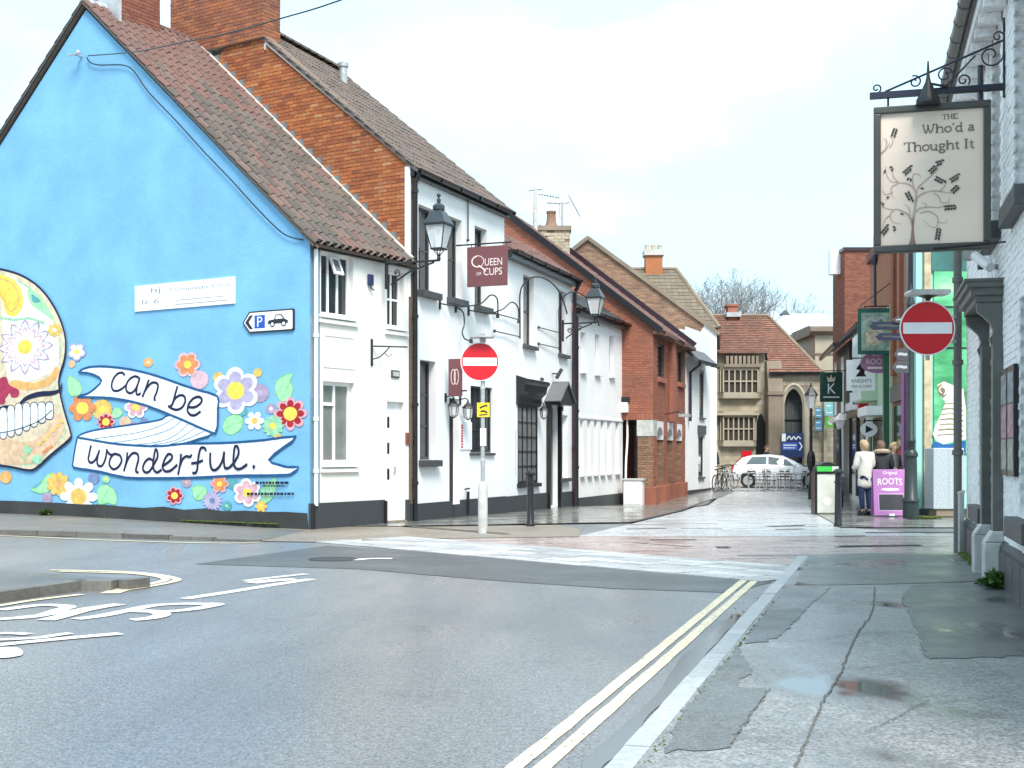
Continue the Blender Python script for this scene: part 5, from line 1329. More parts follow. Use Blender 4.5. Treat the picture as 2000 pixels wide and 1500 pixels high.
small_lamp(F2, 886, 815, 'small black coach lantern left of the doorway under the monogram sign'); small_lamp(F2, 914, 819, 'small black coach lantern between the doorway and the leaded window')
small_lamp(F3, 1062, 818, 'black lantern hanging between the bay window and the pedimented door', .5)
# swan-neck sign lights and hooped brackets
def swan(F, px, py, pts, label):
    t = thing('swan_neck_light', label, 'wall light', F.w(F.sx(px), 0, F.zz(px, py)), F.rz)
    q = MB(); q.tube(smooth_pts(pts, 5), .016, 6); q.build('arm', M['iron'], t)
    q = MB(); q.box(-.03, .03, -.03, 0, -.12, .12); q.build('back_plate', M['iron'], t)
    e = pts[-1]; q = MB(); q.lathe([(.02, .06), (.035, .03), (.045, -.05), (.03, -.06)], e, 8); q.build('lamp_head', M['iron'], t)
swan(F2, 858, 593, [(0, -.02, 0), (.5, -.3, -.02), (.95, -.55, .08), (1.15, -.7, .28), (1.3, -.8, .2), (1.32, -.8, -.15)], 'black swan neck light below the middle upstairs window')
swan(F2, 914, 606, [(0, -.02, 0), (.5, -.3, -.02), (.8, -.5, .08), (1.0, -.65, .26), (1.15, -.75, .15), (1.18, -.76, -.15)], 'black swan neck light below the maroon hanging sign')
swan(F2, 889, 600, [(0, -.02, .0), (.15, -.12, -.1), (.18, -.14, -.35), (.05, -.15, -.55), (.08, -.2, -.7), (.3, -.25, -.72)], 'black wavy wall bracket between the swan neck lights')
def hoop(F, px0, px1, ytop, ybot, label):
    x0, x1 = F.sx(px0), F.sx(px1); zb, zt = F.zz(px0, ybot), F.zz((px0+px1)/2, ytop); t = thing('hoop_bracket', label, 'bracket', F.w(x0, -.1, zb), F.rz)
    W_ = x1-x0; H_ = zt-zb
    pts = [(0, 0, 0), (0, 0, H_*.35), (0, 0, H_*.66)]+[(W_/2-W_/2*cos(k*pi/8), -.35*k/8, H_*.68+H_*.32*sin(k*pi/8)) for k in range(1, 8)]+[(W_, -.4, H_*.6), (W_*1.02, -.42, H_*.52)]
    q = MB(); q.tube(smooth_pts(pts, 3), .02, 6); q.build('hoop', M['iron'], t)
    q = MB()
    for f in (.03, .28): q.tube([(0, 0, H_*f), (-W_*.62, .08, H_*f)], .014, 5); q.ball((-W_*.62, .08, H_*f), .04, 6, 5)
    q.build('struts', M['iron'], t)
hoop(F3, 1008, 1070, 543, 662, 'black hooped sign bracket with no board over the bay window')
hoop(F3, 1085, 1135, 572, 684, 'black hooped sign bracket next to the downpipes')
q = MB(); q.tube([(0, -.04, 0), (0, -.04, .95)], .015, 5); q.ball((0, -.04, 0), .035, 6, 5); q.ball((0, -.04, .95), .035, 6, 5)
tag(q.build('tie_bar', M['iron'], None, loc=F2.w(F2.sx(911), 0, F2.zz(911, 469)), rz=F2.rz), 'short black iron tie bar on the white wall between upstairs windows', 'tie bar')
for px, py, lb in ((1040, 748, 'black spotlight pointing up above the bay window'), (1078, 730, 'black spotlight slanting above the pedimented door')):
    t = thing('spotlight', lb, 'spotlight', F3.w(F3.sx(px), 0, F3.zz(px, py)), F3.rz)
    q = MB(); q.tube([(0, 0, 0), (0, -.14, 0)], .02, 6); q.build('arm', M['iron'], t)
    q = MB(); q.tube([(-.03, -.14, -.12), (.1, -.24, .12)], .05, 8); q.build('lamp_head', M['iron'], t)
# cottage small fittings
t = thing('alarm_siren', 'dark blue alarm sounder between the cottage upstairs windows', 'alarm', FF.w(FF.sx(721), 0, FF.zz(721, 558)), FF.rz)
q = MB(); q.box(-.07, .07, -.07, 0, 0, .22); q.build('case', plain('alarm_blue', (.02, .03, .10), .4), t, bevel=.02)
q = MB(); q.tube([(-.02, -.03, 0), (.0, -.06, -.06), (.08, -.06, -.08)], .012, 5); q.build('lead_wire', M['iron'], t)
t = thing('iron_bracket', 'empty wrought iron sign bracket on the cottage front', 'bracket', FF.w(FF.sx(725), 0, FF.zz(725, 690)), FF.rz)
q = MB(); q.box(-.02, .02, -.03, 0, -.25, .28); q.build('back_bar', M['iron'], t)
q = MB(); q.tube([(0, -.02, .14), (.45, -.55, .13)], .016, 5); q.tube(smooth_pts([(0, -.02, -.12), (.1, -.15, -.06), (.2, -.3, .12)], 4), .012, 5); q.tube(smooth_pts([(.16, -.2, .02), (.22, -.26, -.06), (.28, -.3, .0)], 3), .008, 5); q.build('arm', M['iron'], t)
for px, py, w_, h_, mk, lb, nm in ((771, 738, .26, .15, 'slate_sill', 'small grey name plaque above the cottage door', 'name_plaque'), (795, 868, .13, .24, 'brick_dark', 'small brown box beside the cottage door', 'letter_box')):
    t = thing(nm, lb, 'plaque' if 'name' in nm else 'letter box', FF.w(FF.sx(px), 0, FF.zz(px, py)), FF.rz)
    q = MB(); q.box(-w_/2, w_/2, -.03, 0, 0, h_); q.build('backing', M[mk], t, bevel=.005)
    q = MB(); q.box(-w_/2+.03, w_/2-.03, -.036, -.0302, .03, h_-.03); q.build('face', M['palepost'] if 'name' in nm else M['maroon'], t)
t = thing('menu_board', 'white notice with red vertical lettering beside the doorway', 'notice', F2.w(F2.sx(898), 0, F2.zz(898, 878)), F2.rz)
q = MB(); q.box(0, .62, -.02, 0, 0, .62); q.build('board', M['signwhite'], t)
q = MB()
for i in range(9): q.box(.03, .12, -.024, -.0203, .04+i*.06, .04+i*.06+random.uniform(.03, .05))
q.build('red_lettering', M['redsign'], t)
# meter cabinet and white pipe by the brick arcade
d5 = 40.6
t = thing('meter_cabinet', 'white meter cabinet standing before the arcade opening', 'cabinet', (*G(1238, 986), gz(40)), F5.rz-pi/2)
q = MB(); q.box(-.3, .3, -.2, .2, 0, .78); q.build('cabinet', M['upvc'], t, bevel=.015)
q = MB(); q.box(-.34, .34, -.24, .24, .78, .84); q.build('lid', M['palepost'], t, bevel=.01)
q = MB(); q.box(-.26, -.005, -.215, -.2, .05, .74); q.box(.005, .26, -.215, -.2, .05, .74); q.build('doors', M['upvc'], t)
q = MB(); q.tube(smooth_pts([(0, 0, 0), (.0, 0, 1.2), (.12, -.02, 2.2), (.1, 0, 3.1)], 4), .035, 8)
tag(q.build('white_pipe', M['upvc'], None, True, F4.w(L4-.05, -.12, -.25), F4.rz), 'white pipe rising at the end of the low white building', 'pipe')
t = thing('wall_box', 'white junction box with dark cowl above the white pipe', 'box', F4.w(L4-.1, -.1, F4.zz(1216, 806)), F4.rz)
q = MB(); q.box(-.15, .15, -.12, .1, -.0, .32); q.build('case', M['upvc'], t, bevel=.01)
q = MB(); q.box(-.1, .1, -.16, .1, .32, .5); q.build('cowl', M['iron'], t, bevel=.02)

# ================================================================== RIGHT SIDE: the pub
FP = Fr((6.47, 18.2), xdir=(-.263, -.9648))
pub = thing('pub', 'white painted brick pub with grey hooded doorway and dark stone plinth', 'pub', FP.w(0, 0, PAVZ-.06), FP.rz)
EP = 6.35; LP = 14.0
HU = [(3.5, 4.56, 3.95, 6.05), (5.76, 6.85, 3.88, 6.05), (8.2, 9.3, 3.9, 6.05)]
HL = [(1.9, 3.1, .8, 2.92), (6.25, 7.4, .85, 2.9), (8.6, 9.7, .85, 2.9)]
DR = [(3.55, 4.6, .05, 2.6)]
holes = HU+HL+DR
fw_ = wall_grid(0, LP, -.3, EP, holes, .24).build('front_wall', M['brick_white'], pub)
bwp = sub('brickwork_face', fw_); 
brick_face(bwp, [(.0, .5), (8.0, .5), (8.0, EP-.05), (.0, EP-.05)], M['brick_white'], single=0, holes=holes, proud=.007, jitter=.004)
for h in holes[:-1]:                                    # the far reveal of each opening faces us: lay its bricks too
    rv = sub('reveal_bricks', fw_, (h[0], 0, 0), (0, 0, pi/2))
    brick_face(rv, [(.0, h[2]), (.20, h[2]), (.20, h[3]), (.0, h[3])], M['brick_white'], single=26, proud=.006, bw=.11, jitter=.003)
for h in HU+HL:
    add_window(pub, h, .2, 2, 3, .06, .04, fm='upvc', gm='glass', sill=None)
    q = MB(); q.box(h[0]-.12, h[1]+.12, -.13, .2, h[2]-.2, h[2]-.01); q.build('window_sill', M['slate_sill'], pub, bevel=.01)
d_ = DR[0]
q = MB(); q.box(d_[0], d_[1], .2, .24, d_[2], d_[3]); q.build('front_door', M['black'], pub)
gg = plain('grey_green_gloss_paint', (.10, .105, .095), .4, .15, 7)
for x in (d_[0]-.2, d_[1]+.06):
    q = MB(); q.box(x, x+.2, -.11, -.004, .5, 2.68); q.build('door_pilaster', gg, pub, bevel=.008)
    q = MB(); q.box(x-.05, x+.25, -.2, -.004, -.05, .5); q.prism([(-.2, .5), (-.004, .5), (-.004, .62), (-.12, .62)], x-.05, x+.25, ax='x'); q.build('pilaster_block', M['palepost'], pub, bevel=.015)
hx0, hx1 = 3.15, 4.92
hd = MB(); hd.box(hx0, hx1, -.37, -.004, 3.20, 3.26); hd.box(hx0+.04, hx1-.04, -.33, -.004, 3.12, 3.2); hd.box(hx0+.08, hx1-.08, -.28, -.004, 3.05, 3.12); hd.box(hx0-.02, hx1+.02, -.4, -.004, 3.26, 3.29)
hd.build('door_hood', gg, pub)
for x in (hx0+.1, hx1-.22):
    pr = [(-.004, 3.05), (-.27, 3.05), (-.26, 2.95), (-.2, 2.9), (-.13, 2.83), (-.1, 2.75), (-.11, 2.7), (-.14, 2.66), (-.12, 2.6), (-.07, 2.58), (-.05, 2.52), (-.004, 2.5)]
    q = MB(); q.prism(pr, x, x+.12, ax='x'); q.build('scroll_bracket', gg, pub, bevel=.006)
q = MB(); q.box(.0, d_[0]-.26, -.05, -.003, -.2, .46); q.prism([(-.05, .46), (-.003, .46), (-.003, .53)], 0, d_[0]-.26, ax='x'); q.build('plinth', M['plinth'], pub)
q = MB(); q.box(d_[1]+.32, LP, -.05, -.003, -.2, .46); q.prism([(-.05, .46), (-.003, .46), (-.003, .53)], d_[1]+.32, LP, ax='x'); q.build('plinth', M['plinth'], pub)
for i in range(5): q = MB(); q.box(.02+i*.64, .64+i*.64-.02, -.062, -.05, .02, .42); q.build('plinth_stone', M['slate_sill'], pub, bevel=.012)
for i in range(8): q = MB(); q.box(4.95+i*.64, 5.55+i*.64, -.062, -.05, .02, .42); q.build('plinth_stone', M['slate_sill'], pub, bevel=.012)
bk = MB(); bk.box(.02, LP, .26, 9, -.3, EP-.05); bk.build('rear_range', M['brick_white'], pub)
fb_ = MB(); fb_.box(.004, .02, .0, 9, -.3, EP); fb_.build('far_end_wall', M['brick_white'], pub)
SP = radians(40); rp_ = roof_plane(pub, -.1, LP, -.3, EP-.05, SP, 6, M['slate']); tile_roof(rp_, -.1, LP, 6, 'flat', .3, .25, M['slate'], 0)
gpp = plain('grey_brown_pipe_paint', (.115, .11, .10), .4, .15, 7)
q = MB(); q.box(-.05, LP, -.26, -.004, EP-.22, EP-.05); q.build('soffit', M['brick_white'], pub)
gq = MB(); gq.tube([(-.1, -.36, EP+.0), (LP, -.36, EP+.0)], .075, 10)
for i in range(24): gq.lathe([(.085, -.02), (.085, .02)], (0, 0, 0), 3) if False else gq.tube([(.3+i*.6-.02, -.36, EP), (.3+i*.6+.02, -.36, EP)], .084, 10)
gq.build('gutter', gpp, pub, True)
for i in range(16):
    q = MB(); q.box(.2+i*.5, .3+i*.5, -.24, -.02, EP-.32, EP-.222); q.build('eaves_dentil', M['brick_white'], pub)
pipe(pub, [(.06, -.36, EP-.05), (.06, -.16, EP-.45), (.06, -.13, EP-.6), (.06, -.13, .02)], .058, gpp, 'downpipe', [(.06, -.13, z) for z in (5.2, 3.9, 2.73, 1.45)])
pipe(pub, [(3.3, -.1, 6.0), (3.3, -.1, 3.6)], .035, M['darkframe'], 'waste_pipe')
# posters
for i in range(2):
    x0 = 5.05+i*.62
    q = MB(); q.box(x0, x0+.56, -.05, -.012, 1.22, 2.30)
    f_ = q.build('poster_frame', M['black'], pub)
    for k, (cc, zz0, zz1) in enumerate((((.30, .34, .30), 1.28, 1.58), ((.42, .24, .30), 1.6, 1.92), ((.22, .30, .34), 1.94, 2.24))):
        q = MB(); q.box(x0+.05, x0+.51, -.054, -.0505, zz0, zz1); q.build('poster', plain('poster_print_%d%d' % (i, k), cc, .3, .8, 14), f_)
t = thing('floodlight', 'white floodlight above the grey door hood of the pub', 'floodlight', FP.w(4.3, 0, 3.45), FP.rz)
q = MB(); q.tube([(0, 0, .0), (0, -.12, .05)], .03, 6); q.build('arm', M['galv'], t)
q = MB(); q.tube([(.2, -.1, -.02), (-.1, -.24, .16)], .055, 8); q.build('body', M['signwhite'], t, True)
q = MB(); q.tube([(-.1, -.24, .16), (-.16, -.28, .2)], [.06, .1], 8); q.build('shade', M['palepost'], t, True)
# hanging pub sign
ps = 5.07
HP = Fr(tuple(FP.w(ps, 0)[:2]), xdir=(FP.y[0], FP.y[1]))        # square to the wall; x runs towards the wall
sgn = thing('pub_sign', 'framed cream pub sign with swirling tree hanging from an iron bracket', 'sign', HP.w(0), HP.rz)
a0, a1 = HP.sx(1706), HP.sx(1935); zb, zt = HP.zz(1820, 491), HP.zz(1820, 204)
grn = plain('grey_green_sign_frame', (.062, .062, .055), .4, .12, 6)
fwid = .075
q = MB(); q.box(a0, a1, -.06, .06, zb, zb+fwid); q.box(a0, a1, -.06, .06, zt-fwid, zt); q.box(a0, a0+fwid, -.06, .06, zb+fwid, zt-fwid); q.box(a1-fwid, a1, -.06, .06, zb+fwid, zt-fwid)
q.build('frame', grn, sgn, bevel=.012)
crm = plain('cream_sign_face', (.84, .68, .56), .5, .05, 2)
q = MB(); q.box(a0+fwid-.01, a1-fwid+.01, -.02, .02, zb+fwid-.01, zt-fwid+.01); q.build('face', crm, sgn)
def SG(px, py): return HP.at(px, py, -.022)
def ZS(X, Y): return SG(1640+X/2.883, Y/2.883)
# serif lettering drawn as strokes
GLY = {'T': ([[(.05,1),(.95,1)],[(.5,1),(.5,0)],[(.3,0),(.7,0)],[(.05,1),(.05,.82)],[(.95,1),(.95,.82)]], .95), 'H': ([[(.18,0),(.18,1)],[(.82,0),(.82,1)],[(.18,.5),(.82,.5)],[(.02,0),(.34,0)],[(.66,0),(.98,0)],[(.02,1),(.34,1)],[(.66,1),(.98,1)]], 1.0),
 'E': ([[(.2,0),(.2,1)],[(.05,0),(.85,0),(.88,.18)],[(.05,1),(.82,1),(.84,.83)],[(.2,.5),(.65,.5)]], .9), 'W': ([[(.08,1),(.35,0),(.62,.95)],[(.5,1),(.82,0),(1.15,1)],[(.0,1),(.22,1)],[(.98,1),(1.3,1)]], 1.3),
 'h': ([[(.15,0),(.15,1.0)],[(.15,.4),(.35,.62),(.6,.62),(.7,.45),(.7,0)],[(.02,0),(.3,0)],[(.56,0),(.84,0)],[(.02,1),(.15,1)]], .85), 'o': ([[(.4,.64),(.12,.5),(.1,.2),(.35,0),(.6,.1),(.7,.35),(.6,.58),(.4,.64)]], .78),
 "'": ([[(.12,1.0),(.16,.9),(.08,.76)]], .3), 'd': ([[(.62,1.0),(.62,0),(.78,0)],[(.62,.5),(.42,.64),(.16,.52),(.1,.25),(.25,.02),(.45,.02),(.62,.18)],[(.46,1),(.62,1)]], .82),
 'a': ([[(.14,.52),(.3,.64),(.5,.6),(.55,.45),(.55,.08),(.7,.02)],[(.55,.38),(.25,.3),(.12,.14),(.25,.0),(.42,.04),(.55,.16)]], .72), 'u': ([[(.0,.6),(.15,.6),(.15,.2),(.3,.0),(.5,.06),(.66,.25)],[(.66,.62),(.66,.02),(.82,.02)],[(.52,.6),(.66,.6)]], .85),
 'g': ([[(.38,.64),(.16,.55),(.14,.35),(.3,.24),(.5,.28),(.58,.45),(.5,.6),(.38,.64)],[(.28,.24),(.16,.1),(.3,.0),(.58,-.06),(.62,-.22),(.4,-.34),(.14,-.28),(.1,-.12),(.25,0)],[(.52,.58),(.7,.62)]], .75),
 't': ([[(.25,.82),(.25,.15),(.35,.0),(.5,.06)],[(.05,.6),(.48,.6)]], .52), 'I': ([[(.25,0),(.25,1)],[(.05,0),(.45,0)],[(.05,1),(.45,1)]], .52), ' ': ([], .38)}
def words(mb, s, x0, x1, z0, h, y, w):
    tot = sum(GLY[c][1] for c in s); k = (x1-x0)/tot; x = x0; yy = y
    for c in s:
        for st in GLY[c][0]:
            straight = len(st) == 2
            vert = straight and abs(st[0][0]-st[1][0]) < .01
            yy -= .0003
            ribbon(mb, [(x+a*k, z0+b_*h) for a, b_ in st], w*(.95 if vert else (.45 if straight else .7)), yy, 0, 4)
        x += GLY[c][1]*k
q = MB(); ink = flat('brown_grey_lettering', (.20, .16, .135))
a = ZS(575, 672); b2 = ZS(665, 672); words(q, 'THE', a[0], b2[0], a[1], ZS(620, 643)[1]-a[1], -.022, .012)
a = ZS(465, 752); b2 = ZS(760, 748); words(q, "Who'd a", a[0], b2[0], a[1], ZS(500, 702)[1]-a[1], -.022, .019)
a = ZS(362, 855); b2 = ZS(757, 838); words(q, 'Thought It', a[0], b2[0], a[1], ZS(400, 803)[1]-a[1], -.022, .019)
q.build('lettering', ink, sgn)
tb = flat('tree_brown_print', (.33, .20, .165)); tl = flat('tree_tan_print', (.52, .40, .32)); tk = flat('tree_leaf_print', (.06, .06, .05))
q = MB(); lv = .0228
P = [ZS(*p) for p in [(385,1388),(400,1340),(405,1280),(400,1235),(418,1200),(424,1150),(428,1200),(420,1240),(418,1300),(424,1350),(432,1388)]]
tri_poly(q, P, -lv, 0); q.build('tree_trunk', tb, sgn)
q = MB(); br_ = [([(412,1235),(425,1160),(430,1100),(415,1060),(380,1035),(330,1028),(290,1020),(265,985),(258,935)], 1.4), ([(425,1150),(440,1110),(480,1085),(530,1075),(580,1080),(640,1085),(680,1060)], 1.3), ([(415,1215),(440,1180),(490,1165),(560,1168),(620,1150)], 1.2),
 ([(405,1245),(380,1205),(330,1180),(290,1180),(240,1165)], 1.2), ([(428,1120),(440,1060),(480,1020),(520,985),(560,950)], 1.1), ([(420,1070),(410,1010),(420,980),(450,985),(455,1005)], .8), ([(560,1078),(590,1050),(600,1010)], .8),
 ([(530,1085),(560,1110),(570,1140),(610,1140),(620,1110)], .7), ([(450,1200),(500,1190),(545,1215),(560,1250),(600,1255),(600,1235)], .8), ([(555,1240),(545,1275),(510,1275),(470,1240)], .7), ([(330,1035),(295,1050),(290,1085),(310,1120)], .7), ([(300,1080),(260,1095),(238,1070)], .7),
 ([(310,1182),(285,1205),(300,1250),(350,1258)], .7), ([(290,1210),(260,1230),(240,1280)], .7), ([(330,1025),(300,990),(300,950)], .7), ([(395,1220),(390,1170),(360,1150)], .7), ([(480,1175),(485,1150),(460,1140)], .6), ([(228,865),(260,840),(285,800)], .9), ([(260,840),(265,790),(245,780)], .7), ([(280,830),(300,800),(290,760)], .6)]
for i, (pts, w_) in enumerate(br_): ribbon(q, [ZS(*p) for p in pts], .012*w_, -(lv+.0004+i*.0012*.25), 0, 5, dy=3e-6, taper=lambda t: 1.5-1.1*t)
q.build('tree_branches', tl, sgn)
q = MB(); lf = lv+.007
sp = [((310,740),1.25,6), ((390,955),.7,7), ((530,950),.75,6), ((570,915),.35,5), ((570,1020),-.5,7), ((655,1000),.55,7), ((655,1060),.8,6), ((395,1115),-1.1,7), ((630,1168),.1,8), ((555,1310),1.4,8), ((262,1290),.9,7), ((300,945),.5,2), ((316,1285),.2,2), ((240,1140),1.2,2), ((470,1068),.3,1), ((262,962),1.5,1), ((395,1003),1.2,2), ((280,1115),.8,1), ((355,1213),.0,1)]
for (cx, cy), an, n in sp:
    for k in range(n):
        t = (k//2-n/4)*17; sd = 1 if k % 2 else -1
        X, Y = cx+t*cos(an)+sd*8*sin(an), cy-t*sin(an)+sd*8*cos(an); aa = an+sd*.5
        pts = [(X+13*cos(aa), Y-13*sin(aa)), (X-6.5*sin(aa), Y-6.5*cos(aa)), (X-13*cos(aa), Y+13*sin(aa)), (X+6.5*sin(aa), Y+6.5*cos(aa))]
        tri_poly(q, [ZS(*p) for p in pts], -lf, 0); lf += 2e-5
q.build('tree_leaves', tk, sgn)
q = MB(); q.box(a0-.04, .02, -.03, .03, zt+.10, zt+.165); q.build('bracket_beam', M['navyiron'], sgn)
q = MB(); q.tube([(-.02, 0, zt+.02), (-.02, 0, zt+.85)], .014, 6); q.tube([(a0+.12, 0, zt+.17), (-.02, 0, zt+.62)], .012, 6); q.tube([(a0+.72, 0, zt+.17), (-.3, 0, zt+.48)], .010, 6)
def scroll(cx, cz_, r, a_s, turns, sgn_=1):
    return smooth_pts([(cx+sgn_*r*(1-.75*k/14)*cos(a_s+turns*2*pi*k/14), 0, cz_+r*(1-.75*k/14)*sin(a_s+turns*2*pi*k/14)) for k in range(15)], 2)
for cx, cz_, r, s_, t_, g_ in ((-.15, zt+.47, .13, .3, -1.2, 1), (-.08, zt+.66, .06, 0, 1.1, 1), (a0+.42, zt+.25, .07, 1.2, 1.2, -1), (a0+.72, zt+.30, .09, -.5, 1.3, 1), (a0+.03, zt+.21, .05, -1, 1.1, 1), (-.42, zt+.23, .07, -.8, 1.2, 1)):
    q.tube(scroll(cx, cz_, r, s_, t_, g_), .009, 5)
q.build('bracket_scrolls', M['navyiron'], sgn)
q = MB(); xm = a0+.55; q.lathe([(.115, 0), (.125, .01), (.12, .06), (.08, .13), (.05, .2), (.03, .24), (.018, .3), (.008, .46)], (xm, -.1, zt-.03), 12); q.build('sign_lamp', M['iron'], sgn, True)
for pa, pb_ in (((a0+.15, 0, zt-.01), (a0+.15, 0, zt+.11)), ((a1-.1, 0, zt-.01), (a1-.1, 0, zt+.11)), ((xm, -.1, zt+.2), (xm+.2, -.05, zt+.16))): q = MB(); q.tube([pa, pb_], .013, 6); q.build('hanger', M['iron'], sgn)
q = MB(); q.tube([(a0+.62, -.075, zb+.02), (.0, -.06, zb+.06)], .01, 5); q.ball((a0+.62, -.075, zb+.02), .018, 6, 5); q.build('stay_rod', M['iron'], sgn)
q = MB(); q.tube([(a0+.72, -.05, zt+.10), (-.02, -.05, zt+.09)], .008, 5); q.build('stay_rod', M['iron'], sgn)

# ---------------------------------------------------------------- no-entry signs
def no_entry(t, R_, c, rzf=0):
    g = sub('sign_plate', t, c, (0, 0, rzf)); n = 48
    q = MB(); q.prism([(R_*cos(2*pi*k/n), R_*sin(2*pi*k/n)) for k in range(n)], -.012, .004); q.build('rim', M['signwhite'], g)
    q = MB(); q.prism([(R_*.955*cos(2*pi*k/n), R_*.955*sin(2*pi*k/n)) for k in range(n)], -.016, -.0125); q.build('red_disc', M['redsign'], g)
    q = MB(); w_, h_ = R_*.88, R_*.205; q.prism([(-w_, -h_*.8), (-w_*.985, -h_), (w_*.985, -h_), (w_, -h_*.8), (w_, h_*.8), (w_*.985, h_), (-w_*.985, h_), (-w_, h_*.8)], -.020, -.0165); q.build('white_bar', M['signwhite'], g)
    q = MB(); q.box(-R_*.55, R_*.55, .006, .03, R_*.35, R_*.42); q.box(-R_*.55, R_*.55, .006, .03, -R_*.42, -R_*.35); q.build('back_rail', M['galv'], g)
    return g
dl = 22.45; X = (943-1000)/F_PX*dl
t = thing('no_entry_sign', 'round no entry sign on a grey steel pole before the white terrace', 'traffic sign', (X, dl, .011))
q = MB(); q.lathe([(.085, 0), (.085, .82), (.07, .86), (.042, .9)], n=14); q.build('pole_base', M['palepost'], t, True)
q = MB(); q.lathe([(.038, .85), (.038, 3.5)], n=12); q.build('pole', M['galv'], t, True)
no_entry(t, .338, (-.05, -.06, CAM_H+(HOR-707)/F_PX*dl-.011), radians(4))
zt_ = CAM_H+(HOR-661)/F_PX*dl
q = MB(); q.prism([(-.17, 0), (.2, 0), (.23, .03), (-.2, .03)], -.25, .06); q.build('sign_lamp', M['galv'], t, loc=(-.03, 0, zt_-.01)); q = MB(); q.lathe([(.05, 0), (.06, .05), (.03, .08)], (0, 0, zt_-.08), 10); q.build('lamp_collar', M['palepost'], t)
q = MB(); q.box(-.10, .12, -.05, -.043, CAM_H+(HOR-816)/F_PX*dl, CAM_H+(HOR-788)/F_PX*dl); yn_ = q.build('yellow_notice', M['yellow'], t, bevel=.003)
q = MB(); zc_ = CAM_H+(HOR-802)/F_PX*dl
ribbon(q, [(-.05, zc_+.03), (.0, zc_+.06), (.08, zc_+.08)], .03, -.0525); ribbon(q, [(-.04, zc_-.03), (.02, zc_-.02), (.08, zc_-.05)], .03, -.0527); ribbon(q, [(-.06, zc_-.09), (.08, zc_-.08)], .02, -.0529); q.build('notice_print', M['black'], t)
q = MB(); q.box(-.045, .06, -.046, -.04, CAM_H+(HOR-872)/F_PX*dl, CAM_H+(HOR-838)/F_PX*dl); q.build('white_sticker', M['signwhite'], t)
q = MB(); q.lathe([(.044, -.03), (.044, .03)], (0, 0, 1.28), 12); q.lathe([(.044, -.03), (.044, .03)], (0, 0, 2.55), 12); q.build('clamp', M['palepost'], t)
# right-hand one, on an arm from the pub corner
dr_ = 17.7; X = (1811-1000)/F_PX*dr_; zc_ = CAM_H+(HOR-641)/F_PX*dr_
t = thing('no_entry_sign', 'large round no entry sign on an arm from the pub corner', 'traffic sign', (X, dr_, 0))
no_entry(t, .378, (0, 0, zc_), radians(-3))
q = MB(); q.tube([(.02, .05, zc_-.44), (.02, .05, zc_+.44)], .03, 10); q.build('pole', M['galv'], t, True)
q = MB(); cx = FP.w(.06, -.13)-Vector((X, dr_, 0)); q.tube([(.02, .05, zc_-.15), (cx.x, cx.y, zc_-.15)], .022, 8); q.tube([(.02, .05, zc_+.2), (cx.x, cx.y, zc_+.2)], .022, 8); q.build('arm', M['galv'], t)
q = MB(); q.prism([(-.27, .0), (.25, .0), (.28, .03), (.27, .07), (-.25, .07), (-.29, .03)], -.16, .12); q.build('sign_lamp', M['palepost'], t, loc=(0, 0, zc_+.45)); q = MB(); q.lathe([(.02, -.08), (.05, -.03), (.14, 0)], (.02, .03, zc_+.45), 10); q.build('lamp_collar', M['iron'], t)

# posts and bollards -----------------------------------------------------------------
def bollard(px, py, top_py, label, z=0.011, s=1):
    x, y = G(px, py, z); h = (py-top_py)/F_PX*y
    t = thing('bollard', label, 'bollard', (x, y, gz(y)+z), 0, 'black bollards at the street mouth')
    q = MB(); q.lathe([(.085, 0), (.085, .04), (.07, .06), (.062, h*.74), (.075, h*.75), (.075, h*.78), (.062, h*.79), (.058, h*.90)], n=12); q.build('post', M['black'], t, True)
    q = MB(); q.lathe([(.07, h*.9), (.105, h*.92), (.105, h*.95), (.07, h*.98), (.02, h)], n=12); q.build('cap', M['iron'], t, True)
bollard(1036, 1027, 918, 'black bollard standing left by the white terrace')
bollard(1637, 1028, 915, 'black bollard beside the green topped litter bin')
x, y = G(1877, 1080, PAVZ)
t = thing('guard_post', 'short grey steel post at the pub corner', 'post', (x, y, PAVZ))
q = MB(); q.box(-.035, .035, -.035, .035, 0, .82); q.build('post', M['galv'], t, bevel=.008)
q = MB(); q.prism([(-.04, .82), (.04, .82), (.04, .87), (-.04, .84)], -.04, .04); q.build('cap', M['palepost'], t)

# ---------------------------------------------------------------- mural building on the far corner
YM = 29.3
mx0, mx1 = (1788-1000)/F_PX*YM, 17.0
mbd = thing('shop_building', 'turquoise corner shop building painted with a green mural', 'building', (mx0, YM, 0))
turq = render_wall('turquoise_paint', (.36, .66, .60), amt=.3); mgreen = None
q = MB(); q.box(0, mx1-mx0, 0, .3, -.3, 8.5); q.build('side_wall', turq, mbd)
def mural_green():
    m, N, L, b = _nt('green_landscape_mural'); tc = N.new('ShaderNodeTexCoord').outputs['Object']
    n = _noise(N, L, tc, 1.2, 6, .6, (.5, 1, 1.4)); c = _ramp(N, L, n, [(.3, (.02, .12, .07)), (.45, (.05, .32, .12)), (.58, (.14, .52, .26)), (.75, (.42, .72, .40))])
    L.new(c, b.inputs['Base Color']); b.inputs['Roughness'].default_value = .6; return m
mgm = mural_green(); E = lambda px: (px-1000)/F_PX*YM-mx0; zz_ = lambda py: CAM_H+(HOR-py)/F_PX*YM
q = MB(); q.box(E(1823), mx1-mx0-.05, -.05, -.003, zz_(885), 8.4); q.build('mural_panel', mgm, mbd)
q = MB(); q.box(E(1818), 6, -.056, -.0505, zz_(530), 8.3); q.build('mural_dark_hill', plain('mural_dark_green', (.03, .12, .11), .6, .5, 1.5), mbd)
q = MB()
for py in (600, 680): q.box(E(1823), 6, -.06, -.0505, zz_(py+1.5), zz_(py-1.5))
q.build('panel_joint', M['black'], mbd)
wb_ = plain('weathered_pale_timber', (.52, .42, .27), .7, .35, 5, .3)
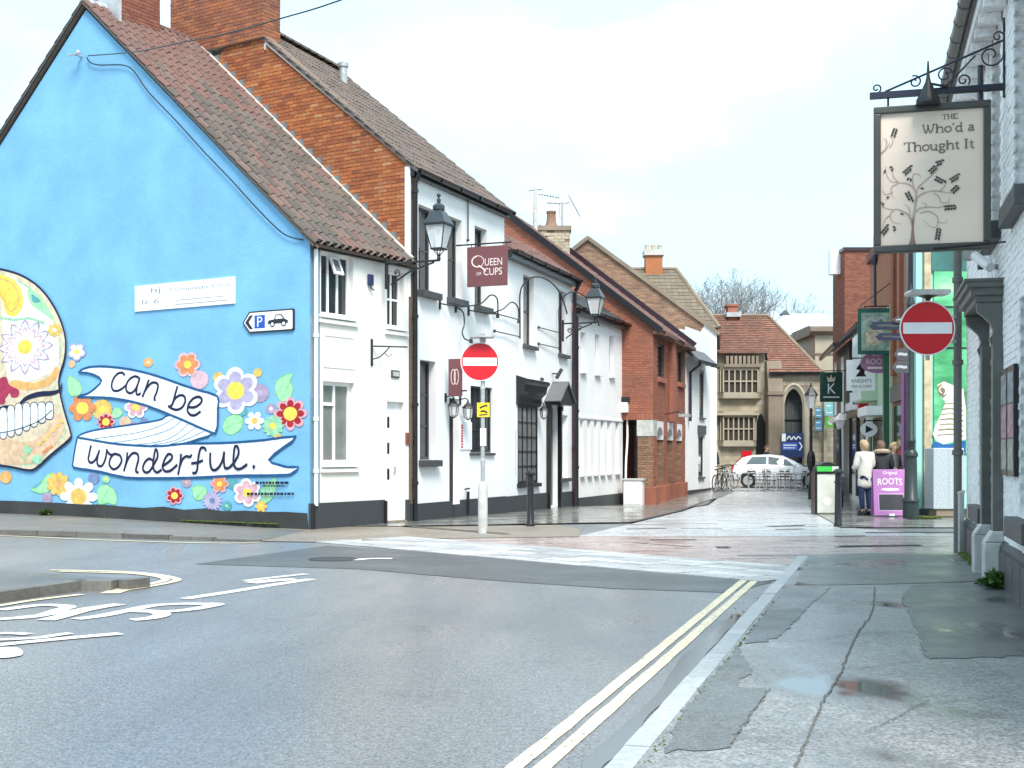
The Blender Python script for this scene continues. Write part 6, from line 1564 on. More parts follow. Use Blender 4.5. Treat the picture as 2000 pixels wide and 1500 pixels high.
q = MB(); q.box(E(1803), E(1816), -.09, -.003, .1, 8.4); q.build('timber_trim', wb_, mbd)
q = MB(); q.box(.0, .12, -.06, -.003, .1, 8.4); q.build('corner_board', turq, mbd)
scr = flat('scroll_cream_paint', (.72, .68, .56)); scl = flat('scroll_line_paint', (.22, .18, .12))
S_ = lambda px, py: (E(px), zz_(py))
q = MB(); tri_poly(q, [S_(*p) for p in [(1829,752),(1842,745),(1858,752),(1880,760),(1885,800),(1885,858),(1862,862),(1842,868),(1828,862),(1820,848),(1826,830),(1838,805),(1845,785),(1836,775)]], -.053, 0)
tri_poly(q, [S_(*p) for p in [(1828,757),(1836,750),(1845,758),(1847,772),(1840,778),(1832,770)]], -.0545, 1)
ribbon(q, [S_(*p) for p in [(1842,772),(1846,762),(1838,755),(1833,762),(1838,768)]], .03, -.056, 0)
for i in range(7): ribbon(q, [S_(1840-i*1.8, 790+i*10), S_(1855, 788+i*10), S_(1880, 792+i*10)], .02+.01*(i % 2), -.0565-i*.0006, 1, 3)
q.build('painted_scroll', [scr, scl], mbd)
q = MB(); tri_poly(q, [S_(*p) for p in [(1820,862),(1850,868),(1885,860),(1885,884),(1820,884)]], -.0525, 0); q.build('painted_sea', flat('mural_sea_blue', (.02, .12, .34)), mbd)
q = MB(); q.box(E(1793), E(1797), -.05, -.003, .3, 1.4); q.build('wall_conduit', M['darkframe'], mbd)
q = MB(); q.box(E(1790), 6, -.1, -.003, -.1, .14); q.build('plinth', M['plinth'], mbd)
# electricity cabinet
t = thing('street_cabinet', 'speckled pale grey metal street cabinet below the scroll mural', 'cabinet', ((1844-1000)/F_PX*28.4, 28.4, .02))
q = MB(); W_ = (1874-1815)/F_PX*28.4/2; sp_ = plain('speckled_galvanised_sheet', (.46, .52, .55), .5, .3, 40, .1, .2); q.box(-W_, W_, -.3, .3, .16, 1.5); q.build('case', sp_, t, bevel=.012)
q = MB(); q.box(-W_+.08, W_-.02, -.26, .26, 0, .16); q.build('base', M['stone_dark'], t)
q = MB(); q.box(-.006, .006, -.303, -.3005, .2, 1.46); q.box(W_-.14, W_-.09, -.312, -.3005, .75, .9); q.build('door_seam', M['galv'], t)
mo = MB()
for (cx, cy, n, rr) in ((8.85, 27.3, 40, .28), (10.0, 28.0, 30, .3)):
    for k in range(n):
        a = random.random()*2*pi; r_ = rr*sqrt(random.random()); s_ = random.uniform(.02, .05); mo.ball((cx+r_*cos(a), cy+r_*sin(a)*.5, .03+s_*.3), s_, 5, 4, 0, (1, 1, .7))
tag(mo.build('moss_tufts', M['moss'], None), 'bright moss growing at the foot of the fingerpost and street cabinet', 'moss', None, 'stuff')
# fingerpost lamp column
xf, yf = (1779-1000)/F_PX*27.2, 27.2
t = thing('fingerpost', 'dark green cast iron fingerpost with pointing sign arms', 'fingerpost', (xf, yf, .02))
dg = plain('dark_green_iron', (.018, .03, .028), .4, .2, 8)
q = MB(); q.lathe([(.17, 0), (.17, .35), (.19, .36), (.19, .40), (.14, .46), (.125, 1.30), (.15, 1.32), (.15, 1.37), (.11, 1.45)], n=14); q.build('base', dg, t, True)
q = MB(); q.lathe([(.085, 1.42), (.085, 1.6), (.1, 1.62), (.1, 1.66), (.075, 1.7), (.07, 4.5), (.09, 4.52), (.09, 4.56), (.05, 4.7), (.02, 5.0)], n=12); q.build('column', dg, t, True)
zf = lambda py: CAM_H+(HOR-py)/F_PX*yf
for k, (px0, py, hh, ang, mk) in enumerate(((1694, 638, .17, 6, 'navyiron'), (1704, 660, .15, -10, 'navyiron'), (1742, 694, .26, 24, 'slate_sill'), (1738, 719, .26, 16, 'slate_sill'), (1737, 627, .12, 30, 'slate_sill'))):
    L_ = (1775-px0)/F_PX*yf; f_ = MB()
    f_.prism([(-L_, 0), (-L_+.08, -hh/2), (-.06, -hh/2), (-.06, hh/2), (-L_+.08, hh/2)], -.02, .02); o = f_.build('finger', M[mk], t, loc=(0, -.02*k, zf(py)))
    o.rotation_euler.z = radians(-ang*.3)
    q = MB(); ribbon(q, [(-L_*.8, .0), (-L_*.6, .008), (-L_*.4, -.006), (-L_*.25, .004)], hh*.22, -.0215); q.build('worn_lettering', M['slate_sill'] if 'navy' in mk else M['lead'], o)

# ---------------------------------------------------------------- right-hand shops, receding
FR = Fr((mx0, YM), xdir=(-.167, -.986))                     # x runs from far to near; s is negative going away
def shop(name, label, d0, d1, top, wallm, parts, deep=6):
    """a stretch of street front between depths d0 (near) and d1 (far)"""
    s1, s0 = -(d0-YM)/.986, -(d1-YM)/.986
    t = thing(name, label, 'shop', FR.w(s0), FR.rz); L_ = s1-s0
    q = MB(); q.box(0, L_, 0, deep, -.3, top); q.build('wall', wallm, t)
    for nm, x0, x1, y0, y1, z0, z1, mk in parts:
        q = MB(); q.box(x0*L_, x1*L_, y0, y1, z0, z1); q.build(nm, mk, t)
    return t, L_
purple = plain('purple_shop_paint', (.25, .09, .26), .4, .1, 6); pgreen = render_wall('pale_green_render', (.46, .58, .42), amt=.25); dgreen = plain('bottle_green_paint', (.02, .09, .055), .4, .1, 6)
s1_, L_ = shop('shop', 'brick shop front with purple pilaster next to the mural corner', 29.32, 33.3, 8.6, M['brick_dull'], [
    ('purple_pilaster', .62, .74, -.12, -.004, 0, 3.4, purple), ('fascia_board', .05, .6, -.1, -.004, 2.7, 3.1, M['darkframe']), ('shop_window', .1, .6, -.03, -.004, .5, 2.6, M['glass']), ('stall_riser', .1, .6, -.06, -.004, 0, .5, M['redsign']),
    ('upper_pilaster', .06, .2, -.1, -.004, 3.4, 8.4, M['brick']), ('upper_pilaster', .38, .5, -.1, -.004, 3.4, 8.4, M['brick_new']), ('upper_pilaster', .7, .84, -.1, -.004, 3.4, 8.4, M['brick_dull']), ('window', .22, .36, -.02, -.004, 4.5, 6.2, M['purpleblack']), ('downpipe', .9, .96, -.14, -.01, .2, 8.4, M['purpleblack'])], .1)
s2_, L_ = shop('shop', 'pale green shop front with projecting bay and dark green pipe', 33.3, 38.7, 7.35, M['brick'], [
    ('green_front', .02, .98, -.06, -.004, 0, 5.3, pgreen), ('projecting_bay', .05, .45, -.5, -.06, 2.9, 4.9, pgreen), ('green_pipe', .90, .95, -.2, -.06, 0, 4.8, dgreen), ('bay_window', .08, .42, -.53, -.502, 3.2, 4.6, M['glass_pale']), ('shop_door', .05, .2, -.1, -.062, 0, 2.2, dgreen),
    ('shop_window', .3, .85, -.1, -.062, .6, 2.4, M['glass']), ('awning', .25, .7, -.5, -.062, 2.45, 2.7, M['upvc']), ('cornice', .0, 1, -.12, -.004, 7.1, 7.35, M['brick_dark'])])
q = MB()
for i in range(5): q.box(L_*.08+i*L_*.083, L_*.08+i*L_*.083+.05, -.56, -.5, 2.95, 4.85)
q.build('bay_mullions', M['signwhite'], s2_)
s3_, L_ = shop('shop', 'white fish shop front with black beams under a slate roof', 38.7, 45, 5.45, M['white2'], [
    ('black_post', .02, .1, -.1, -.004, 0, 5.3, M['black']), ('black_post', .45, .5, -.1, -.004, 0, 5.3, M['black']), ('black_beam', .0, 1, -.13, -.004, 2.6, 2.85, M['black']), ('shop_window', .12, .43, -.04, -.004, .7, 2.5, M['glass']), ('shop_window', .55, .8, -.04, -.004, .7, 2.5, M['glass']),
    ('upper_window', .6, .78, -.05, -.004, 3.1, 4.3, M['glass']), ('upper_window', .18, .36, -.05, -.004, 3.1, 4.3, M['glass']), ('fascia_board', .1, .95, -.22, -.13, 2.85, 3.1, M['signwhite']), ('red_box', .86, .95, -.3, -.004, 2.6, 3.1, M['redsign'])])
r_ = roof_plane(s3_, -.1, L_, -.45, 5.3, radians(38), 3.2, M['slate']); tile_roof(r_, -.1, L_, 3.2, 'flat', .3, .25, M['slate'], 0)
s4_, L_ = shop('shop', 'dark timber framed shop front at the far end of the right hand row', 45, 51.8, 5.4, M['darkframe'], [
    ('white_panel', .05, .2, -.03, -.004, 2.9, 5.0, M['white2']), ('white_panel', .5, .66, -.03, -.004, 2.9, 5.0, M['white2']), ('shop_window', .1, .5, -.04, -.004, .6, 2.4, M['glass']), ('cream_post', .56, .64, -.06, -.004, 0, 2.7, M['cream']), ('cornice', 0, 1, -.2, -.004, 2.6, 2.8, M['cream']), ('stall_riser', .0, 1, -.08, -.004, 0, .5, M['plinth'])])
r_ = roof_plane(s4_, -.1, L_, -.5, 5.25, radians(38), 3.2, M['slate']); tile_roof(r_, -.1, L_, 3.2, 'flat', .3, .25, M['slate'], 0)
q = MB(); q.box(-.1, L_, -.6, -.5, 5.15, 5.3); q.build('gutter', M['black'], s4_)
# tall brick block above the far shops
Y9 = 52.0; t = thing('brick_block', 'tall plain dark red brick block rising behind the slate roofed shops', 'building', ((1650-1000)/F_PX*Y9, Y9, 0))
W_ = 3.6; T9 = CAM_H+(HOR-490)/F_PX*Y9
q = MB(); q.box(.01, W_, .01, 1.9, 0, T9); q.build('wall', M['mortar_dark'], t)
brick_face(t, [(0, 4), (W_, 4), (W_, T9), (0, T9)], M['brick_dark'], single=0)
sf = sub('side_bricks', t, (0, 1.9, 0), (0, 0, -pi/2)); brick_face(sf, [(0, 4), (1.9, 4), (1.9, T9), (0, T9)], M['brick_dark'], single=0)
q = MB(); q.box(-.08, W_+.05, -.08, 1.95, T9, T9+.14); q.build('coping', M['purpleblack'], t)
q = MB(); q.box(-.42, -.02, .6, 1.1, T9-.85, T9+.15); q.build('white_parapet_end', M['upvc'], t)
q = MB(); q.lathe([(.25, 5.8), (.25, 6.6), (.15, 6.7)], (.5, -1.2, 0), 10); q.build('roof_vent', M['galv'], t)
# projecting shop signs -------------------------------------------------------------
def sq(label, px0, py0, px1, py1, d_, mk, name='shop_sign', cat='sign', th=.05, oval=False, frame=None):
    x0, x1 = (px0-1000)/F_PX*d_, (px1-1000)/F_PX*d_; z0, z1 = CAM_H+(HOR-py1)/F_PX*d_, CAM_H+(HOR-py0)/F_PX*d_
    W_, H_ = x1-x0, z1-z0; t = thing(name, label, cat, ((x0+x1)/2, d_, z0), radians(-6))
    q = MB()
    if oval: q.prism([(W_/2*cos(2*pi*k/32), H_/2+H_/2*sin(2*pi*k/32)) for k in range(32)], -th/2, th/2)
    else: q.box(-W_/2, W_/2, -th/2, th/2, 0, H_)
    q.build('board', mk, t)
    # arm back to the shop wall
    xw = mx0+.167*(d_-YM)/.986-(x0+x1)/2
    q = MB(); q.tube([(-W_*.3, 0, H_+.05), (max(xw, W_/2+.05), 0, H_+.05)], .02, 6)
    for sgx in (-.3, .3): q.tube([(W_*sgx, 0, H_-.02), (W_*sgx, 0, H_+.05)], .012, 5)
    q.build('arm', M['iron'], t); return t, W_, H_, -th/2-.002
def put(t, s, x0, x1, z0, z1, y, mk, nm='lettering', fn=None):
    q = MB(); text_in(q, s, x0, x1, z0, z1, y, fn=fn); return q.build(nm, mk, t)
kg = plain('deep_green_sign', (.012, .05, .035), .45, .08, 5)
t, W_, H_, y = sq('deep green hanging sign with white K and gold crown', 1602, 727, 1645, 785, 47, kg)
put(t, 'K', -W_*.16, W_*.2, H_*.28, H_*.62, y, M['signwhite'], 'letter'); q = MB(); q.box(-W_*.36, W_*.36, y-.003, y, H_*.14, H_*.18); q.build('strap_line', M['signwhite'], t)
q = MB(); q.prism([(-W_*.16, H_*.68), (W_*.14, H_*.68), (W_*.18, H_*.86), (W_*.06, H_*.78), (-.01, H_*.92), (-W_*.08, H_*.78), (-W_*.2, H_*.86)], y-.003, y); q.build('crown', M['cream_paint'], t)
t, W_, H_, y = sq('white fish and chip shop sign with black knight chess piece', 1654, 703, 1708, 763, 35.2, M['signwhite'])
put(t, "KNIGHT'S", -W_*.32, W_*.38, H_*.26, H_*.38, y, M['black']); put(t, 'FISH & CHIPS', -W_*.32, W_*.38, H_*.1, H_*.18, y, M['black'])
q = MB(); q.prism([(-.14, H_*.46), (.16, H_*.46), (.11, H_*.52), (.09, H_*.6), (.14, H_*.7), (.04, H_*.82), (.0, H_*.94), (-.05, H_*.84), (-.13, H_*.7), (-.02, H_*.66), (-.09, H_*.54)], y-.003, y); q.build('knight_piece', M['black'], t)
t, W_, H_, y = sq('mauve oval sign lettered Roots over the pavement', 1681, 687, 1748, 729, 34.0, plain('mauve_sign', (.36, .16, .29), .45, .1, 5), oval=True)
put(t, 'ROOTS', -W_*.33, W_*.33, H_*.42, H_*.68, y, M['signcream']); put(t, 'Original', -W_*.16, W_*.16, H_*.76, H_*.87, y, M['signcream']); q = MB(); q.box(-W_*.3, W_*.3, y-.004, y, H_*.2, H_*.3); q.build('strap_line', M['signcream'], t)
gs = plain('teal_green_sign_frame', (.015, .09, .075), .45, .1, 5)
t, W_, H_, y = sq('large green framed hanging sign with faded picture', 1676, 602, 1743, 692, 33.6, gs)
mfp = plain('faded_green_picture', (.24, .34, .27), .6, .6, 5)
q = MB(); q.box(-W_*.40, W_*.40, y-.006, y, H_*.08, H_*.9); q.build('picture', mfp, t)
q = MB(); pts = smooth_pts([(-W_*.2, 0, H_*.2), (-W_*.3, 0, H_*.4), (-W_*.1, 0, H_*.55), (W_*.2, 0, H_*.52), (W_*.25, 0, H_*.3), (0, 0, H_*.2)], 4, True); tri_poly(q, [(p.x, p.z) for p in pts], y-.008, 0); q.build('picture_patch', plain('faded_cream_picture', (.46, .40, .30), .6, .7, 9), t)
q = MB(); ribbon(q, [(-W_*.28, H_*.7), (-W_*.15, H_*.78), (0, H_*.72), (W_*.15, H_*.79), (W_*.28, H_*.72)], .05, y-.009); q.build('faded_script', M['lead'], t)
q = MB(); q.tube([(0, 0, H_+.05), (0, .1, H_+1.9)], .035, 8); q.tube([(-W_*.45, 0, H_+.05), (W_*1.0, .3, H_+1.05)], .014, 5); q.ball((0, .1, H_+1.3), .09, 8, 6, 0, (1, 1, 2.2)); q.build('bracket', M['navyiron'], t)
t, W_, H_, y = sq('small white round sign with black arrowhead over the shop doorway', 1681, 825, 1713, 853, 35.5, M['signwhite'], oval=True)
q = MB(); q.prism([(-W_*.2, H_*.25), (W_*.25, H_*.5), (-W_*.2, H_*.8)], y-.003, y); q.build('arrowhead', M['black'], t)
t, W_, H_, y = sq('white rectangular picture sign under the fish shop sign', 1660, 767, 1687, 800, 40.5, M['signwhite']); q = MB(); q.box(-W_*.3, W_*.3, y-.003, y, H_*.3, H_*.7); q.build('picture', M['slate_sill'], t)
# street lamp in the distance, and the nearer lantern on the shops
t = thing('street_lamp', 'slim black street lamp standing before the stone archway', 'street lamp', ((1584-1000)/F_PX*45, 45, gz(45)))
q = MB(); q.lathe([(.1, 0), (.1, .5), (.06, .6), (.05, 3.2)], n=10); q.build('column', M['iron'], t, True)
q = MB(); q.lathe([(.13, 3.2), (.22, 3.65)], n=6); q.build('glass', M['lampglass'], t); q = MB(); q.lathe([(.25, 3.65), (.2, 3.75), (.05, 3.95), (.02, 4.1)], n=6); q.build('roof', M['iron'], t)
q = MB(); q.ball((0, 0, 1.35), .16, 8, 6, 0, (1, 1, 2.4)); q.build('hanging_bag', M['iron'], t)
t = thing('street_lamp', 'black street lamp with small lantern beside the dark shop', 'street lamp', ((1641-1000)/F_PX*36, 36, gz(36)))
q = MB(); q.lathe([(.09, 0), (.09, .4), (.05, .5), (.04, 2.25)], n=10); q.build('column', M['iron'], t, True)
q = MB(); q.lathe([(.08, 2.2), (.15, 2.45)], n=6); q.build('glass', M['lampglass'], t); q = MB(); q.lathe([(.17, 2.45), (.12, 2.53), (.03, 2.65)], n=6); q.build('roof', M['signcream'], t)

# ---------------------------------------------------------------- the stone house and gateway at the end
YS = 60.0
def XS(px, d_=YS): return (px-1000)/F_PX*d_
def ZS_(py, d_=YS): return CAM_H+(HOR-py)/F_PX*d_
sh = thing('stone_house', 'golden stone house with mullioned bay windows and pointed gateway arch', 'building', (0, YS, 0))
# wall of the house wing
x0, x1 = XS(1340), XS(1500)
wx = MB(); wx.box(x0, XS(1497), .35, 8, -.1, ZS_(690)); wx.build('house_wall', M['stone_plain'], sh)
brick_face(sub('ashlar_face', sh, (0, .35, 0)), [(x0, 0), (XS(1497), 0), (XS(1497), ZS_(690)), (x0, ZS_(690))], M['stone'], single=0, bw=.5, bh=.26, j=.012, proud=.015)
def bay(zb, zt, px0, px1, nlight, name, rows=2, out=.3):
    a, b_ = XS(px0), XS(px1); t = sub(name, sh)
    c = .22
    q = MB(); q.prism([(a, .34), (a+c, -out+.35), (b_-c, -out+.35), (b_, .34)], zb-.28, zb, ax='z'); q.build('bay_apron', M['stone_plain'], t); q = MB(); q.prism([(a, .34), (a+c, -out+.35), (b_-c, -out+.35), (b_, .34)], zt, zt+.28, ax='z'); q.build('bay_head', M['stone_plain'], t)
    q = MB(); q.prism([(a+.06, .34), (a+c+.04, -out+.42), (b_-c-.04, -out+.42), (b_-.06, .34)], zb, zt, ax='z'); q.build('bay_glass', M['glass_dark'], t)
    q = MB(); n = nlight
    for i in range(n+1): x = a+c+(b_-a-2*c)*i/n; q.box(x-.032, x+.032, -out+.35, -out+.5, zb, zt)
    for r in range(1, rows): z = zb+(zt-zb)*r/rows; q.box(a+c, b_-c, -out+.34, -out+.5, z-.03, z+.03)
    for sg_, xs_ in ((1, a), (-1, b_)):
        for k in (0, .5, 1): X = xs_+sg_*c*k; Y_ = .34-out*k*.98; q.box(X-.035, X+.035, Y_-.03, Y_+.1, zb, zt)
    q.build('mullions', M['stone_plain'], t)
    return t
bu = bay(ZS_(766), ZS_(723), 1404, 1490, 6, 'upper_bay_window')
q = MB(); 
for i in range(8): q.box(XS(1418)+i*.2, XS(1418)+i*.2+.13, -.02, .2, ZS_(712), ZS_(695))
q.box(XS(1414), XS(1486), -.06, .3, ZS_(717), ZS_(711)); q.build('crenellation', M['stone_dark'], bu)
bay(ZS_(860), ZS_(815), 1404, 1482, 6, 'lower_bay_window')
q = MB(); q.box(XS(1395), XS(1482), -.1, .34, ZS_(811), ZS_(807)); q.build('string_course', M['stone_plain'], sh)
for px0 in (1386,): 
    q = MB(); q.box(XS(px0), XS(px0+13), .30, .36, ZS_(766), ZS_(724)); w_ = q.build('window', M['glass_dark'], sh)
# dark side doorway
def arch_pts(xa, xb, zs, zt, n=12):
    xc = (xa+xb)/2; out = []
    for k in range(n+1):
        t = k/n; x = xa+(xb-xa)*t; u = abs(x-xc)/((xb-xa)/2); out.append((x, zs+(zt-zs)*(1-u**1.9)**.62 if u < 1 else zs))
    return out
def arched(name, xa, xb, zs, zt, y0, y1, mk, parent):
    A = arch_pts(xa, xb, zs, zt); q = MB(); tri = [(xa, -.1)]+A+[(xb, -.1)]
    q2 = MB(); q2.prism(tri[::-1], y0, y1); return q2.build(name, mk, parent)
arched('side_doorway', XS(1479), XS(1497), ZS_(840), ZS_(808), .25, .36, M['black'], sh)
# buttress and gateway wing
q = MB(); q.box(XS(1497), XS(1526), -.5, 1, -.1, ZS_(770)); q.prism([(-.5, ZS_(770)), (1, ZS_(770)), (1, ZS_(700)), (-.05, ZS_(706))], XS(1497), XS(1526), ax='x'); q.box(XS(1495), XS(1528), -.56, .2, ZS_(772), ZS_(765)); q.build('buttress', M['stone_dark'], sh)
gx0, gx1 = XS(1526), XS(1592)
A = arch_pts(XS(1527), XS(1569), ZS_(790), ZS_(757))
def arch_wall(name, x0, x1, zt, A, y0, y1, mk):
    q = MB(); top = zt
    if A[0][0]-x0 > .01: q.box(x0, A[0][0], y0, y1, -.1, top)
    q.box(A[-1][0], x1, y0, y1, -.1, top)
    for (a, b_) in zip(A, A[1:]): q.prism([(a[0], a[1]), (b_[0], b_[1]), (b_[0], top), (a[0], top)], y0, y1)
    return q.build(name, mk, sh)
arch_wall('gateway_wall', gx0, XS(1634), ZS_(730), A, -.1, .5, M['stone_dark'])
brick_face(sub('ashlar_face', sh, (0, -.1, 0)), [(gx0, 0), (XS(1634), 0), (XS(1634), ZS_(731)), (gx0, ZS_(731))], M['stone'], single=0, bw=.45, bh=.24, proud=.012, holes=[(XS(1520), XS(1573), -1, ZS_(752))])
q = MB()
for rr, yy in ((1.0, -.16), (1.08, -.22)):
    xc = XS(1548); P = [(xc+(a-xc)*rr, -.1+(b_+.1)*(1+(rr-1)*.35)) for a, b_ in A]
    q.tube([(P[0][0], yy, 0)]+[(a, yy, b_) for a, b_ in P]+[(P[-1][0], yy, 0)], .09, 6)
q.build('arch_moulding', M['stone_plain'], sh)
q = MB(); q.box(XS(1526), XS(1570), .3, .36, -.1, ZS_(757)); g_ = q.build('gate', plain('grey_oak_gate', (.075, .08, .082), .7, .2, 6, .3), sh)
for i in range(8): q = MB(); X = XS(1528)+i*.125; q.box(X, X+.012, .285, .3, 0, ZS_(760)); q.build('gate_board_joint', M['black'], g_)
q = MB(); q.box(XS(1526), XS(1570), .27, .3, ZS_(822), ZS_(819)); q.build('gate_rail', M['black'], g_)
q = MB(); q.box(XS(1573), XS(1578), -.24, -.1, 0, ZS_(790)); q.box(XS(1606), XS(1612), -.3, -.1, 0, ZS_(733)); q.build('pilaster', M['stone_plain'], sh)
# roofs
rt = ZS_(617, 63.2); e1 = ZS_(690); e2 = ZS_(728)
def quad_roof(name, pts, mk, rows):
    """courses of tiles stepping up an uneven four-sided slope (eave left, eave right, ridge right, ridge left)"""
    a, b_, c, d_ = [Vector(p) for p in pts]; q = MB(); nrm = (b_-a).cross(d_-a).normalized()
    if nrm.z < 0: nrm = -nrm
    for r in range(rows):
        t0, t1 = r/rows, (r+1.1)/rows
        l0, r0, l1, r1 = a.lerp(d_, t0), b_.lerp(c, t0), a.lerp(d_, t1), b_.lerp(c, t1)
        n = max(1, int((r0-l0).length/.2)); off = .5*(r % 2)
        for k in range(n+1):
            u0, u1 = max(0, (k-off)/n), min(1, (k+1-off)/n-.004)
            if u1 <= u0: continue
            h0 = nrm*(.03+random.uniform(0, .012)); q.poly([l0.lerp(r0, u0)+h0, l0.lerp(r0, u1)+h0, l1.lerp(r1, u1), l1.lerp(r1, u0)])
            q.poly([l0.lerp(r0, u0), l0.lerp(r0, u1), l0.lerp(r0, u1)+h0, l0.lerp(r0, u0)+h0])
    base = MB(); base.poly([a-nrm*.03, b_-nrm*.03, c-nrm*.03, d_-nrm*.03]); o = base.build(name, mk, sh)
    x = q.build('tile_courses', mk, o); x['kind'] = 'stuff'
quad_roof('house_roof', [(XS(1330), -.05, e1), (XS(1500), -.05, e1), (XS(1487, 63.2), 3.2, rt), (XS(1340, 63.2), 3.2, rt)], M['claytile'], 22)
quad_roof('gateway_roof', [(XS(1500), -.35, e2), (XS(1604), -.35, e2), (XS(1487, 63.2)+.35, 3.2, rt-.05), (XS(1487, 63.2)-.02, 3.2, rt-.03)], M['claytile'], 26)
q = MB(); q.tube([(XS(1604), -.3, e2+.04), (XS(1487, 63.2)+.35, 3.2, rt+.02)], .07, 6); q.tube([(XS(1340, 63.2), 3.2, rt+.02), (XS(1487, 63.2)+.35, 3.2, rt+.02)], .09, 6); q.build('ridge', M['stone_dark'], sh)
q = MB(); q.box(XS(1500), XS(1604), -.42, -.33, e2-.1, e2+.02); q.build('eaves_gutter', M['black'], sh)
q = MB(); q.poly([(XS(1604), -.35, e2), (XS(1604), 7, e2), (XS(1487, 63.2)+.35, 3.2, rt)]); q.poly([(XS(1330), 7, e1), (XS(1604), 7, e1), (XS(1487, 63.2)+.35, 3.2, rt), (XS(1340, 63.2), 3.2, rt)]); q.build('rear_roof', M['claytile'], sh)
q = MB(); q.box(XS(1421, 63), XS(1438, 63), 2.8, 3.6, rt-.6, ZS_(596, 63)); q.box(XS(1418, 63), XS(1441, 63), 2.75, 3.65, ZS_(599, 63), ZS_(595, 63)); q.build('chimney', M['brick_new'], sh)
q = MB(); q.box(XS(1417, 63), XS(1445, 63), 2.6, 3.7, rt-.1, rt+.12); q.build('chimney_flashing', M['lead'], sh)
# signs on the gateway
for nm, lb, a, b_, c, d_, mk, d in (('blue_banner', 'blue banner with white arrow hung across the gateway', 1526, 846, 1570, 893, (.02, .04, .13), 59.4), ('wall_sign', 'upper blue square sign right of the gateway arch', 1592, 796, 1606, 816, (.10, .28, .40), 59.6), ('wall_sign', 'lower blue square sign right of the gateway arch', 1592, 820, 1606, 841, (.10, .27, .42), 59.6),
        ('wall_sign', 'turquoise sign on the stone by the green one', 1611, 786, 1628, 812, (.2, .5, .52), 59.4), ('wall_sign', 'bright green sign with white circle on the stone', 1612, 815, 1632, 835, (.12, .42, .06), 59.3)):
    t = thing(nm, lb, 'banner' if 'banner' in nm else 'sign', (XS((a+c)/2, d), d, ZS_(d_, d))); W_, H_ = XS(c, d)-XS(a, d), ZS_(b_, d)-ZS_(d_, d)
    q = MB(); q.box(-W_/2, W_/2, 0, .03, 0, H_); q.build('panel', plain(nm+'_'+str(a)+str(b_), mk, .5, .2, 6), t)
    if 'banner' in nm:
        q = MB(); ribbon(q, [(-W_*.25, H_*.74), (-W_*.15, H_*.88), (-W_*.05, H_*.74), (W_*.05, H_*.86), (W_*.15, H_*.74), (W_*.25, H_*.86), (W_*.36, H_*.76)], .05, -.003); q.build('white_script', M['signwhite'], t); q = MB(); q.box(-W_*.45, W_*.22, -.004, -.001, H_*.3, H_*.6); q.build('blue_patch', plain('banner_blue', (.06, .14, .5), .5), t)
        q = MB(); ribbon(q, [(-W_*.4, H_*.5), (W_*.16, H_*.5)], .05, -.006); ribbon(q, [(-W_*.4, H_*.39), (W_*.1, H_*.39)], .04, -.0063); q.build('white_lines', M['signwhite'], t); q = MB(); ribbon(q, [(W_*.3, H_*.62), (W_*.42, H_*.45), (W_*.3, H_*.28)], .06, -.004, 0, 1, smooth=False); q.box(-W_*.48, -W_*.3, -.004, -.001, H_*.66, H_*.98); q.build('arrow', M['signwhite'], t)
    elif 'bright' in lb:
        q = MB(); q.prism([(W_*.22*cos(k*pi/8), H_*.5+W_*.22*sin(k*pi/8)) for k in range(16)], -.004, -.001); q.build('circle', M['signwhite'], t)
    else:
        q = MB(); q.box(-W_*.35, W_*.35, -.004, -.001, H_*.2, H_*.26); q.box(-W_*.35, W_*.2, -.004, -.001, H_*.7, H_*.78); q.build('print', M['signwhite'], t)
q = MB(); q.box(-.22, .22, 0, .25, 0, .95); o = tag(q.build('red_post_box', M['redsign'], None, loc=(XS(1459, 58), 58, .55)), 'red box against the stone bay window behind the car', 'post box')
# classical stone block and pale roof beyond
t = thing('stone_block', 'pale classical stone block with heavy cornice beyond the gateway', 'building', (XS(1592, 63), 63, 0))
q = MB(); q.box(0, 3.5, 0, 4, -.1, ZS_(655, 63)); q.build('wall', M['stone_plain'], t)
q = MB(); q.prism([(0, ZS_(655, 63)), (-.35, ZS_(648, 63)), (-.35, ZS_(640, 63)), (.1, ZS_(636, 63)), (4, ZS_(636, 63)), (4, ZS_(655, 63))], -.3, 3.6, ax='x'); q.build('cornice', M['stone_dark'], t)
q = MB(); q.box(-.05, 3.5, -.06, 0, ZS_(692, 63), ZS_(689, 63)); q.build('string_course', M['stone_dark'], t)
t = thing('hipped_hall', 'pale grey hipped roof of a hall behind the stone gateway', 'building', (XS(1567, 78), 78, 0))
q = MB(); q.box(-2.2, 3, 0, 8, 0, ZS_(655, 78)); q.build('wall', M['stone_plain'], t)
ap = ((1556-1567)/F_PX*78, 3.5, ZS_(600, 78)); e_ = ZS_(655, 78)
q = MB(); q.poly([(-2.4, -.2, e_), (2.6, -.2, e_), (2.2, 3.5, ap[2]), ap]); q.poly([(-2.4, 7.2, e_), (-2.4, -.2, e_), ap]); q.poly([(2.6, -.2, e_), (2.6, 7.2, e_), (2.2, 3.5, ap[2])]); q.poly([(2.6, 7.2, e_), (-2.4, 7.2, e_), ap, (2.2, 3.5, ap[2])]); q.build('roof', M['paleslate'], t)
q = MB(); q.prism([(ap[0]-.3, ap[2]-.1), (ap[0]+.3, ap[2]-.1), (ap[0], ap[2]+.2)], 3.2, 3.9); q.build('roof_louvre', M['slate'], t)

